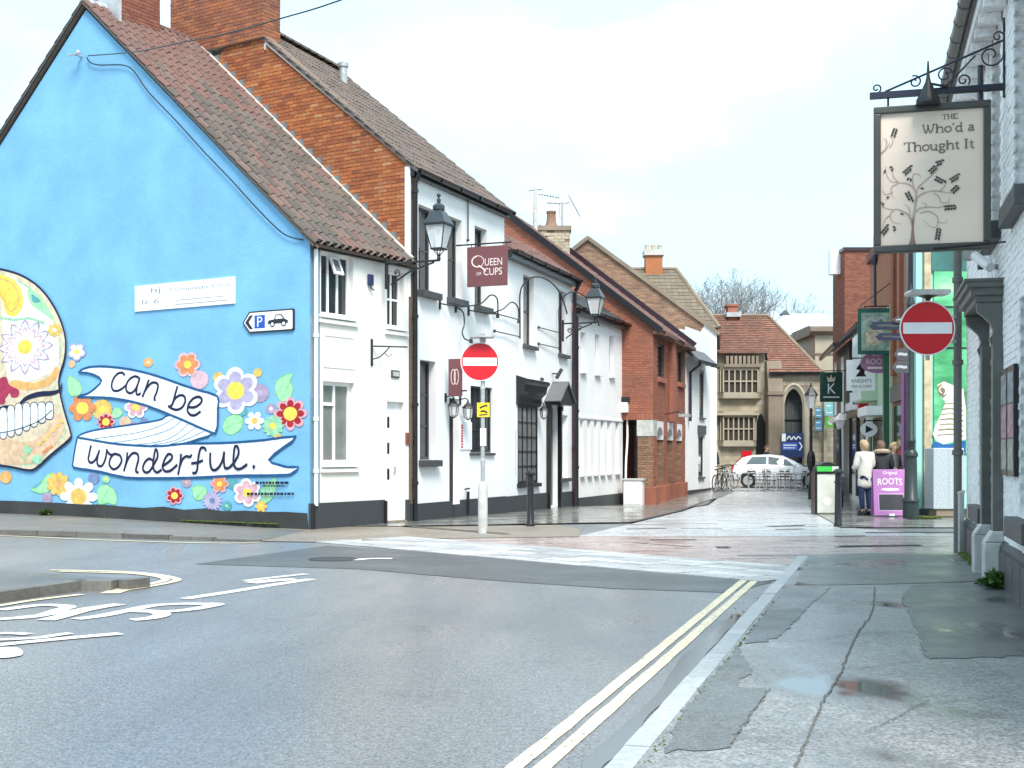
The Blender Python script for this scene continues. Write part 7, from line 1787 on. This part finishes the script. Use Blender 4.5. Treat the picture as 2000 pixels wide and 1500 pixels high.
# ---------------------------------------------------------------- bare trees
def bare_tree(x, y, h, w, label, seed):
    rn = random.Random(seed); t = thing('bare_tree', label, 'tree', (x, y, 0), 0, 'bare winter trees over the roofs')
    tr = MB(); tw = MB()
    tr.tube([(0, 0, 0), (.1, 0, h*.25), (0, .1, h*.45)], [.35, .28, .2], 8)
    def grow(p, d, L_, r, lev):
        pts = [p]; q = p.copy(); dd = d.copy()
        for i in range(3):
            dd = (dd+Vector((rn.uniform(-.25, .25), rn.uniform(-.25, .25), rn.uniform(-.05, .2)))).normalized(); q = q+dd*L_/3; pts.append(q.copy())
        (tr if lev < 2 else tw).tube(pts, [r, r*.85, r*.7, r*.5], 5 if lev < 2 else 3, 0, False)
        if lev < 6:
            for k in range(3 if lev < 3 else 2):
                a = rn.uniform(0, 2*pi); s_ = rn.uniform(.45, .85); nd = (dd+Vector((cos(a)*s_*w, sin(a)*s_, rn.uniform(-.25, .35)))).normalized(); grow(pts[rn.choice((2, 3, 3))], nd, L_*rn.uniform(.66, .82), max(r*.6, .012), lev+1)
    for k in range(4): grow(Vector((0, .1, h*.43)), Vector((cos(k*1.6)*.6, sin(k*1.6)*.6, 1)).normalized(), h*.17, .15, 0)
    tr.build('trunk', M['bark'], t); tw.build('crown', M['bark'], t)
bare_tree(XS(1398, 86), 86, 14.7, 1.25, 'larger bare tree over the gable and red tiled roof', 4)
bare_tree(XS(1478, 92), 92, 14.3, 1.1, 'smaller bare tree right of the stone house chimney', 9)

# ================================================================== STREET THINGS
# A-board
yb = 28.6; t = thing('a_board', 'purple chalkboard A-board lettered Roots on the pavement', 'a-board', ((1736-1000)/F_PX*yb, yb, .02), radians(-4))
W_ = .37; H_ = 1.03; tilt = radians(9)
pp = plain('purple_board_paint', (.40, .16, .40), .45, .08, 6)
fr_ = sub('front_panel', t, (0, -.22, 0), (-tilt, 0, radians(0)))
q = MB(); q.box(-W_, W_, -.015, .015, 0, H_); q.build('panel', pp, fr_, bevel=.01)
q = MB(); q.box(-W_*.68, W_*.75, -.02, -.0155, H_*.12, H_*.46); q.build('chalk_face', plain('blackboard', (.03, .03, .038), .6, .3, 8), fr_)
q = MB(); q.box(-W_*.72, W_*.79, -.018, -.0152, H_*.10, H_*.48); q.build('chalk_border', plain('pale_purple', (.55, .36, .56), .5), fr_)
def bow(c, a): return lambda X, Z: (X, Z+a*(1-(X/c)**2))
q = MB(); text_in(q, 'ROOTS', -W_*.72, W_*.72, H_*.64, H_*.78, -.0165, fn=bow(W_, .04)); text_in(q, 'Original', -W_*.4, W_*.42, H_*.86, H_*.95, -.0165, fn=bow(W_, .02)); q.prism([(W_*.55*cos(k*pi/10), H_*.57+.03*sin(k*pi/10)) for k in range(20)], -.0185, -.016)
q.build('lettering', M['signwhite'], fr_)
bkp = sub('back_panel', t, (0, .12, 0), (tilt*.6, 0, 0)); q = MB(); q.box(-W_, W_, -.015, .015, 0, H_); q.build('panel', pp, bkp)
q = MB(); q.box(-.06, .06, -.32, -.27, 0, .05); q.build('foot_weight', M['signwhite'], t)
# litter bin and leaning board
yb = 30.2; t = thing('litter_bin', 'pale litter bin with bright green flap and dark domed lid', 'litter bin', ((1612-1000)/F_PX*yb, yb, gz(yb)+.02))
pb = plain('pale_bin_panel', (.62, .64, .56), .45, .12, 4)
q = MB(); q.box(-.24, .24, -.22, .22, .02, .95); q.build('body', pb, t, bevel=.02)
q = MB(); q.box(-.26, .26, -.24, .24, .95, 1.0); q.build('rim', M['black'], t); q = MB(); q.box(-.25, .1, -.25, -.2, 1.0, 1.12); q.build('green_flap', plain('bright_green_plastic', (.06, .55, .08), .35), t); q = MB(); q.box(.1, .25, -.25, -.2, 1.0, 1.12); q.build('white_flap', pb, t)
q = MB(); q.loft([[(.26*cos(k*pi/8), y_, 1.0+.22*sin(k*pi/8)) for k in range(9)] for y_ in (-.22, .24)]); q.build('lid', M['iron'], t)
q = MB(); disc(q, (0, .3), .13, .12, -.2235, 0, 22, lambda a: 1-.25*abs(math.sin(4*a))); q.build('emblem', M['signcream'], t)
q = MB(); q.box(-.29, -.26, -.2, .2, 0, 1.0); q.build('side_post', M['black'], t)
# people ---------------------------------------------------------------------------
def skin(name, V, E_, Rr, mat, parent, sub_=2, root=0):
    me = bpy.data.meshes.new(name+'_cage'); me.from_pydata([tuple(v) for v in V], E_, []); o = bpy.data.objects.new('tmp', me); COL.objects.link(o)
    md = o.modifiers.new('s', 'SKIN'); md.use_smooth_shade = True
    for i, r_ in enumerate(Rr):
        sv = me.skin_vertices[0].data[i]; sv.radius = (r_, r_) if not isinstance(r_, tuple) else r_; sv.use_root = (i == root)
    sb = o.modifiers.new('u', 'SUBSURF'); sb.levels = sub_; sb.render_levels = sub_
    dg_ = bpy.context.evaluated_depsgraph_get(); nm = bpy.data.meshes.new_from_object(o.evaluated_get(dg_)); nm.name = name
    nm.materials.clear(); nm.materials.append(mat); nm.polygons.foreach_set('use_smooth', [True]*len(nm.polygons))
    COL.objects.unlink(o); bpy.data.objects.remove(o)
    p = bpy.data.objects.new(name, nm); COL.objects.link(p); p.parent = parent; return p
SKN = plain('skin', (.52, .32, .24), .55, .08, 9)
def person(label, px, d_, h, facing, coat, trouser, hair, shoe, arms='down', coat_len=.46, fur=None, lean=0.0, hair_long=False, hat=None, step=.0):
    """standing figure facing local -y turned by `facing`; origin at the feet"""
    t = thing('person', label, 'person', ((px-1000)/F_PX*d_, d_, gz(d_)+.021), radians(facing))
    k = h/1.72; S = lambda x, y, z: Vector((x*k, (y-lean*max(0, z-.9))*k, z*k))
    hd = S(0, -.03, 1.60); el = {}
    if arms == 'down': LA = [S(-.19, 0, 1.40), S(-.25, .02, 1.12), S(-.24, -.10, .88)]; RA = [S(.19, 0, 1.40), S(.25, .02, 1.12), S(.24, -.10, .88)]
    else: LA = [S(-.19, 0, 1.40), S(-.25, -.02, 1.12), S(-.12, -.26, 1.08)]; RA = [S(.19, 0, 1.40), S(.25, -.02, 1.12), S(.12, -.26, 1.10)]
    V = [S(0, 0, .92), S(0, 0, 1.12), S(0, .0, 1.36), S(0, -.01, 1.46), S(0, -.03, 1.54), S(0, -.045, 1.62), S(0, -.03, 1.70)]+LA+RA+[S(-.09, 0, .86), S(-.10, -.01-step, .48), S(-.10, .03-step, .08), S(-.10, -.12-step, .03), S(.09, 0, .86), S(.10, -.01+step, .48), S(.10, .03+step, .08), S(.10, -.12+step, .03)]
    E_ = [(0,1),(1,2),(2,3),(3,4),(4,5),(5,6),(2,7),(7,8),(8,9),(2,10),(10,11),(11,12),(0,13),(13,14),(14,15),(15,16),(0,17),(17,18),(18,19),(19,20)]
    Rr = [(.14*k,.11*k), (.13*k,.10*k), (.16*k,.11*k), .055*k, (.065*k,.075*k), (.078*k,.098*k), (.06*k,.075*k), .06*k,.045*k,.032*k,.06*k,.045*k,.032*k,.085*k,.058*k,.04*k,.035*k,.085*k,.058*k,.04*k,.035*k]
    skin('body', V, E_, Rr, SKN, t)
    # hands: palm with five short fingers
    for A, sg_ in ((LA, -1), (RA, 1)):
        dv = (A[2]-A[1]).normalized(); w0 = A[2]+dv*.02*k; sd = Vector((sg_, 0, 0))
        HV = [w0, w0+dv*.07*k]; HE = [(0, 1)]; HR = [.028*k, .032*k]
        for f in range(4):
            b0 = w0+dv*.08*k+Vector((0, 1, 0))*(f-1.5)*.018*k; HV += [b0, b0+dv*(.05-.006*abs(f-1))*k+Vector((-sg_*.012, 0, 0))*k]; n_ = len(HV); HE += [(1, n_-2), (n_-2, n_-1)]; HR += [.010*k, .008*k]
        b0 = w0+dv*.03*k+Vector((0, -.03, 0))*k; HV += [b0, b0+dv*.05*k]; n_ = len(HV); HE += [(0, n_-2), (n_-2, n_-1)]; HR += [.011*k, .008*k]
        skin('hand', HV, HE, HR, SKN, t, 1)
    # face
    q = MB(); hc = V[5]
    q.ball((hc.x-.03*k, hc.y-.092*k, hc.z+.015*k), .012*k, 6, 5); q.ball((hc.x+.03*k, hc.y-.092*k, hc.z+.015*k), .012*k, 6, 5); q.build('eyes', M['black'], t)
    q = MB(); q.loft([[(hc.x-.012*k, hc.y-.09*k, hc.z+.02*k), (hc.x+.012*k, hc.y-.09*k, hc.z+.02*k), (hc.x, hc.y-.088*k, hc.z+.022*k)], [(hc.x-.018*k, hc.y-.095*k, hc.z-.025*k), (hc.x+.018*k, hc.y-.095*k, hc.z-.025*k), (hc.x, hc.y-.122*k, hc.z-.02*k)]]); q.build('nose', SKN, t)
    q = MB(); q.box(hc.x-.028*k, hc.x+.028*k, hc.y-.098*k, hc.y-.09*k, hc.z-.058*k, hc.z-.048*k); q.build('mouth', M['brick_dark'], t)
    q = MB(); q.ball((hc.x-.082*k, hc.y+.01*k, hc.z), .026*k, 6, 5, 0, (.5, 1, 1.4)); q.ball((hc.x+.082*k, hc.y+.01*k, hc.z), .026*k, 6, 5, 0, (.5, 1, 1.4)); q.build('ears', SKN, t)
    # hair: cap over crown and back
    q = MB(); n = 12; rings = []
    for i in range(7):
        a = i/6*(pi*.62 if not hair_long else pi*.78); rr = .098*k*math.sin(a)+.004; rings.append([(hc.x+rr*1.0*cos(2*pi*j_/n), hc.y+.018*k+rr*1.12*sin(2*pi*j_/n)+(.03*k*i/6), hc.z+.028*k+.105*k*cos(a)+(.055*k*(i/6)*(-sin(2*pi*j_/n)))) for j_ in range(n)])
    q.loft(rings[::-1]); q.build('hair', hair, t, True)
    # coat: torso shell to the hip or thigh, sleeves
    zb = .92-coat_len*.62
    CV = [S(0, .0, zb), S(0, 0, .95), S(0, 0, 1.15), S(0, 0, 1.37), S(0, 0, 1.47)]+LA[:]+RA[:]
    CV[7] = LA[1].lerp(LA[2], .92); CV[10] = RA[1].lerp(RA[2], .92)
    CV = [S(0, .0, zb), S(0, 0, .95), S(0, 0, 1.15), S(0, 0, 1.37), S(0, 0, 1.47), LA[0], LA[1], LA[1].lerp(LA[2], .92), RA[0], RA[1], RA[1].lerp(RA[2], .92)]
    CE = [(0,1),(1,2),(2,3),(3,4),(3,5),(5,6),(6,7),(3,8),(8,9),(9,10)]
    CR = [(.215*k,.17*k), (.20*k,.16*k), (.19*k,.15*k), (.20*k,.14*k), .085*k, .09*k,.075*k,.058*k,.09*k,.075*k,.058*k]
    skin('coat', CV, CE, CR, coat, t, 2, 1)
    TV = [S(0, 0, .93), S(-.09, 0, .84), S(-.10, -.01-step, .48), S(-.10, .02-step, .11), S(.09, 0, .84), S(.10, -.01+step, .48), S(.10, .02+step, .11)]
    skin('trousers', TV, [(0,1),(1,2),(2,3),(0,4),(4,5),(5,6)], [(.15*k,.12*k), .10*k, .072*k, .058*k, .10*k, .072*k, .058*k], trouser, t)
    for sg_, st in ((-1, -step), (1, step)):
        c = S(sg_*.10, -.03+st, 0); q = MB(); q.loft([[(c.x+.05*k*cos(2*pi*j_/10)*s_, c.y+.13*k*sin(2*pi*j_/10)*s_, z_*k) for j_ in range(10)] for s_, z_ in ((1, .0), (1.02, .04), (.85, .09), (.6, .13))]); q.build('shoe', shoe, t, True)
    if fur:
        q = MB(); c = S(0, .02, 1.47); pts = [(c.x+.15*k*cos(a), c.y+.13*k*sin(a), c.z+.03*k*math.sin(a)) for a in [2*pi*j_/14 for j_ in range(15)]]; q.tube(pts, .055*k, 7); q.build('fur_collar', fur, t, True)
    return t
blk = plain('black_quilted_cloth', (.012, .012, .016), .7, .3, 20, .4); crw = plain('cream_padded_cloth', (.70, .66, .58), .8, .1, 10, .4, bscale=25); jean = plain('dark_denim', (.015, .03, .09), .8, .3, 20, .3); brn = plain('brown_hair', (.12, .07, .04), .6, .3, 30, .4); blond = plain('fair_hair', (.45, .32, .18), .6, .3, 30, .4); grh = plain('grey_cloth', (.16, .16, .17), .8, .2, 12, .3); furm = plain('tan_fur_trim', (.42, .33, .24), .9, .4, 40, .8)
person('person in a cream coat and dark jeans standing beside the purple board', 1690, 29.3, 1.70, 205, crw, jean, blond, M['black'], 'bent', .52, None, .03, True)
person('person in a black coat with tan fur collar behind the purple board', 1722, 29.5, 1.69, 175, blk, blk, brn, M['black'], 'bent', .5, furm, .06)
person('person with bare face leaning behind the one in black', 1741, 30.1, 1.66, 35, grh, jean, blond, M['black'], 'bent', .4, None, .08)
person('person in dark clothes in the stone side doorway', 1496, 57.5, 1.72, 60, blk, blk, brn, M['black'], 'bent', .3)
person('person in dark clothes beside the parked bicycles', 1392, 55.5, 1.72, 20, blk, grh, brn, M['black'], 'down', .3)

# white hatchback ------------------------------------------------------------------
def make_car(label, px, d_, yaw):
    t = thing('car', label, 'car', ((px-1000)/F_PX*d_, d_, gz(d_)+.008), radians(yaw))
    wp_ = plain('white_car_paint', (.80, .81, .82), .25, .03, 3, 0, 0, .5, 60, .5)
    # x forward; stations: x, half width, bottom, belt height
    st_ = [(-1.95, .62, .42, .78), (-1.88, .76, .30, .88), (-1.5, .83, .22, .92), (-.6, .85, .20, .92), (.5, .85, .20, .90), (1.1, .84, .22, .86), (1.6, .80, .26, .76), (1.88, .70, .30, .66), (1.97, .55, .36, .56)]
    rings = []
    for x, w, zb, zt in st_:
        zm = (zb+zt)/2
        rings.append([(x, -w*.9, zb), (x, -w, zb+.12), (x, -w, zm+.04), (x, -w*.95, zt-.02), (x, -w*.8, zt+.015), (x, w*.8, zt+.015), (x, w*.95, zt-.02), (x, w, zm+.04), (x, w, zb+.12), (x, w*.9, zb)])
    q = MB(); q.loft(rings); q.build('body', wp_, t, 35)
    cab = [(-1.88, .66, .9, .62, .93), (-1.5, .76, .9, .58, 1.27), (-1.1, .78, .9, .58, 1.37), (-.4, .78, .9, .58, 1.40), (.15, .78, .88, .56, 1.34), (.62, .76, .87, .54, 1.12), (1.22, .72, .83, .5, .86)]
    rings = [[(x, -w0, z0), (x, -w1, z1-.03), (x, -w1*.8, z1), (x, w1*.8, z1), (x, w1, z1-.03), (x, w0, z0)] for x, w0, z0, w1, z1 in cab]
    q = MB(); q.loft(rings); q.build('cabin', wp_, t, 35)
    cg = glassy('car_glass', (.10, .13, .14), .05)
    for sg_ in (-1, 1):
        def P(x, f):
            for a, b_ in zip(cab, cab[1:]):
                if a[0] <= x <= b_[0]:
                    u = (x-a[0])/(b_[0]-a[0]); L3_ = [a[i]+(b_[i]-a[i])*u for i in range(5)]; return (x, sg_*(L3_[1]+(L3_[3]-L3_[1])*f+.012), L3_[2]+(L3_[4]-.03-L3_[2])*f)
        for a, b_, c, e in ((-1.35, -.5, -1.1, -.5), (-.42, .66, -.42, .3)):
            q = MB(); pts = [P(a, .2), P(b_, .2), P(e, .88), P(c, .88)]; q.poly(pts if sg_ < 0 else pts[::-1]); q.build('side_window', cg, t)
        q = MB(); q.box(.62, .74, sg_*.80-.06, sg_*.80+.06+.02*sg_, .9, 1.0); q.build('wing_mirror', wp_, t, bevel=.02)
        q = MB(); q.box(1.66, 1.9, sg_*.62-.12, sg_*.62+.12, .58, .68); q.build('headlight', M['lampglass'], t, bevel=.02)
        q = MB(); q.box(-1.93, -1.84, sg_*.64-.1, sg_*.64+.1, .68, .92); q.build('tail_light', M['redsign'], t, bevel=.02)
        for x in (-1.25, 1.28):
            w_ = sub('wheel', t, (x, sg_*.78, .31), (pi/2, 0, 0))
            q = MB(); q.lathe([(.2, -.09), (.29, -.1), (.31, -.06), (.31, .06), (.29, .1), (.2, .09)], n=20); q.build('tyre', plain('tyre_rubber', (.015, .015, .016), .8), w_, True)
            q = MB(); q.lathe([(.2, -.1), (.19, -.085), (.05, -.07), (.05, -.11), (.01, -.11)], n=16); q.lathe([(.2, .1), (.19, .085), (.05, .07), (.05, .11), (.01, .11)], n=16); q.build('rim', M['galv'], w_)
            q = MB(); q.loft([[(x+.37*cos(a), sg_*.70+s_, .31+.36*sin(a)) for a in [pi*j_/12 for j_ in range(13)]] for s_ in (0, .135*sg_)]); q.build('wheel_arch', M['black'], t)
        q = MB(); q.box(-.9, .6, sg_*.853-.008, sg_*.853+.008, .45, .5); q.build('door_strip', M['galv'], t)
        for x in (-.58, .62): q = MB(); q.box(x, x+.012, sg_*.85-.006, sg_*.85+.006, .3, .9); q.build('door_seam', M['slate_sill'], t)
        for x in (-.45, .4): q = MB(); q.box(x-.1, x+.08, sg_*.84-.01, sg_*.84+.03*sg_, .78, .82); q.build('door_handle', wp_, t)
    q = MB(); q.poly([(.66, -.47, 1.105), (1.12, -.60, .89), (1.12, .60, .89), (.66, .47, 1.105)]); o = q.build('windscreen', cg, t); o.location = (.02, 0, .025)
    q = MB(); q.poly([(-1.56, .5, 1.23), (-1.82, .6, 1.0), (-1.82, -.6, 1.0), (-1.56, -.5, 1.23)]); o = q.build('rear_window', cg, t); o.location = (-.03, 0, .02)
    q = MB(); q.box(1.9, 2.0, -.45, .45, .34, .46); q.build('front_bumper_grille', M['black'], t, bevel=.02)
    return t
make_car('white hatchback parked before the stone house', 1522, 54.0, -14)
# cafe tables and chairs -------------------------------------------------------------
alu = plain('brushed_aluminium', (.62, .63, .64), .35, .1, 12, 0, .5)
def chair0():
    t = thing('cafe_chair', 'silver pavement cafe chair at the tables before the white car', 'chair', (0, 0, 0), 0, 'cafe chairs before the white car')
    q = MB(); q.box(-.21, .21, -.2, .2, .43, .46); q.build('seat', M['iron'], t, bevel=.01)
    q = MB(); pts = [(-.23, .2, .45), (-.23, .24, .7), (-.2, .26, .82), (0, .28, .85), (.2, .26, .82), (.23, .24, .7), (.23, .2, .45)]; q.tube(smooth_pts(pts, 3), .018, 6); q.build('back_frame', alu, t)
    for z in (.58, .68, .77): q = MB(); q.box(-.21, .21, .235+(z-.58)*.1, .25+(z-.58)*.1, z-.025, z+.025); q.build('back_slat', M['iron'], t)
    for x in (-.2, .2):
        for y in (-.18, .2): q = MB(); q.tube([(x, y, .45), (x*1.12, y*1.15, 0)], .018, 6); q.build('leg', alu, t)
        q = MB(); q.tube(smooth_pts([(x*1.15, -.2, .4), (x*1.2, -.2, .65), (x*1.2, .05, .67), (x*1.15, .23, .66)], 3), .018, 6); q.build('arm', alu, t)
    return t
def table0():
    t = thing('cafe_table', 'silver round pavement cafe table before the white car', 'table', (0, 0, 0), 0, 'cafe tables before the white car')
    q = MB(); q.lathe([(.33, .71), (.35, .715), (.35, .73), (.33, .735)], n=20); q.build('top', alu, t)
    q = MB(); q.lathe([(.03, .03), (.03, .71)], n=8); q.build('stem', alu, t)
    for k in range(4): q = MB(); a = pi/4+k*pi/2; q.tube([(0, 0, .06), (.3*cos(a), .3*sin(a), .015)], .02, 6); q.build('foot', alu, t)
    return t
c0, tb0 = chair0(), table0(); ci = ti = 0; rn = random.Random(11)
for i, (px, d_) in enumerate(((1462, 50.6), (1498, 50.9), (1533, 50.5), (1566, 50.8))):
    x = (px-1000)/F_PX*d_; o = tb0 if i == 0 else copy_tree(tb0); o.location = (x, d_, gz(d_)+.008)
    nth = ('nearest the bicycles', 'second from the bicycles', 'third from the bicycles', 'furthest from the bicycles')[i]; o['label'] = 'silver round cafe table '+nth
    for a0_ in ((200, 330) if i % 2 else (10, 180)):
        a = radians(a0_+rn.uniform(-15, 15)); o = c0 if ci == 0 else copy_tree(c0); ci += 1
        o.location = (x+.58*cos(a), d_+.58*sin(a), gz(d_)+.008); o.rotation_euler.z = a-pi/2; o['label'] = 'silver cafe chair '+{200: 'left of', 180: 'left of', 10: 'right of', 330: 'right of', 90: 'behind', 280: 'in front of'}[a0_]+' the table '+nth
# bicycles ---------------------------------------------------------------------------
def bicycle(label, px, d_, yaw, colr):
    t = thing('bicycle', label, 'bicycle', ((px-1000)/F_PX*d_, d_, gz(d_)+.008), radians(yaw)); pm = plain('bicycle_paint_%d' % px, colr, .35)
    for nm, x in (('front_wheel', .52), ('rear_wheel', -.52)):
        w_ = sub(nm, t, (x, 0, .34)); q = MB(); q.tube([(.32*cos(2*pi*k/28), 0, .32*sin(2*pi*k/28)) for k in range(29)], .022, 6, 0, False); q.build('tyre', M['black'], w_)
        q = MB(); q.tube([(.295*cos(2*pi*k/28), 0, .295*sin(2*pi*k/28)) for k in range(29)], .012, 5, 0, False)
        for k in range(12): a = 2*pi*k/12; q.tube([(.02*cos(a+1), .02*(-1)**k, .02*sin(a+1)), (.29*cos(a), 0, .29*sin(a))], .003, 3)
        q.build('rim', M['galv'], w_)
    q = MB()
    for a, b_ in (((-.12, 0, .3), (-.52, 0, .34)), ((-.12, 0, .3), (.36, 0, .72)), ((-.12, 0, .3), (-.24, 0, .84)), ((-.22, 0, .78), (.35, 0, .82)), ((-.22, 0, .76), (-.52, 0, .34))): q.tube([a, b_], .018, 6)
    q.build('frame', pm, t); q = MB(); q.tube([(.33, 0, .9), (.38, 0, .7), (.52, 0, .34)], .016, 6); q.build('fork', pm, t)
    q = MB(); q.tube(smooth_pts([(.28, -.28, .98), (.4, -.2, 1.0), (.36, 0, .98), (.4, .2, 1.0), (.28, .28, .98)], 4), .014, 6); q.tube([(.33, 0, .88), (.36, 0, .98)], .014, 6); q.build('handlebar', M['iron'], t)
    q = MB(); q.loft([[(x, w*cos(a), .87+.03*sin(a)) for a in [2*pi*j_/8 for j_ in range(8)]] for x, w in ((-.38, .08), (-.28, .07), (-.12, .025))]); q.build('saddle', M['black'], t)
    q = MB(); q.tube([(-.12, .03, .3), (-.02, .05, .18)], .012, 5); q.box(-.06, .02, .05, .14, .17, .19); q.tube([(-.12, -.03, .3), (-.22, -.05, .42)], .012, 5); q.build('crank', M['galv'], t)
bicycle('dark bicycle parked nearest the end of the white house', 1405, 50.2, 62, (.03, .03, .035)); bicycle('pale bicycle parked beside the dark one by the white house', 1415, 51.2, 55, (.5, .5, .48)); bicycle('blue grey bicycle furthest along the parked row', 1421, 52.4, 50, (.08, .12, .18))
# weeds and moss -------------------------------------------------------------------
def weed(label, base, n, h, spread, wide=False):
    q = MB(); rn = random.Random(int(base[0]*100)); st_ = MB(); t = thing('weed', label, 'plant', base)
    for k in range(n):
        a = rn.uniform(0, 2*pi); L_ = h*rn.uniform(.5, 1); el_ = rn.uniform(.3, 1.3); d_ = Vector((cos(a)*cos(el_)*spread, sin(a)*cos(el_)*spread, sin(el_))); tip = d_*L_; s_ = Vector((-sin(a), cos(a), 0))*rn.uniform(.012, .03)*(1.8 if wide else 1)
        mid_ = tip*.6+Vector((0, 0, .03)); l0 = tip*.35
        q.poly([l0, mid_+s_, tip-Vector((0, 0, .03)), mid_-s_]); st_.tube([(0, 0, 0), l0, mid_], .004, 4)
    q.build('leaves', M['leafgreen'], t); st_.build('stems', M['leafgreen'], t)
bp = FP.w(5.35, -.12, PAVZ); weed('leafy green weed growing at the foot of the pub plinth', tuple(bp), 150, .26, 1.0, True)
bp = FP.w(5.0, -.16, PAVZ); weed('low weed beside the pub door block', tuple(bp), 60, .14, 1.4, True)
gpx = FG.w(FG.sx(95), -.07, .08); weed('small green weed at the foot of the blue wall', tuple(gpx), 60, .2, 1.3, True)
def moss_line(name, label, pts, n, w, s0=.008, s1=.03, z=.0):
    q = MB(); P = [Vector(p) for p in pts]
    for k in range(n):
        i = random.randrange(len(P)-1); p = P[i].lerp(P[i+1], random.random()); s_ = random.uniform(s0, s1); q.ball((p.x+random.gauss(0, w), p.y+random.gauss(0, w), z+s_*.2), s_, 5, 4, 0, (1, 1, .6))
    tag(q.build(name, M['moss'], None), label, 'moss', None, 'stuff')
kk = [tuple(K0+kn*.16+kd*s_) for s_ in (6.4, 8, 9.2, 10.5, 12, 13)]
moss_line('moss_line', 'thin line of moss in the joint behind the kerb stones', kk, 260, .010, .003, .009, PAVZ)
moss_line('moss_line', 'bright moss along the pub plinth beyond the door', [tuple(FP.w(s_, -.09)[:2]) for s_ in (.3, 1.5, 2.9)], 260, .03, .012, .035, PAVZ)
moss_line('moss_line', 'dull green growth along the foot of the blue wall near the corner', [tuple(FG.w(s_, -.07)[:2]) for s_ in (-3.2, -2, -.7)], 240, .03, .01, .03, .085)
lt = MB()
for k in range(110):
    u_ = random.random(); p = Vector(G(1450+u_*90, 1215-u_*60)); s_ = random.uniform(.004, .011); lt.ball((p.x+random.gauss(0, .1), p.y+random.gauss(0, .2), .012), s_, 4, 3, 0, (1.4, .8, .5))
tag(lt.build('fallen_leaves', plain('brown_leaf_litter', (.13, .075, .03), .7, .5, 30), None), 'brown leaf litter by the kerb at the crossing', 'leaf litter', None, 'stuff')
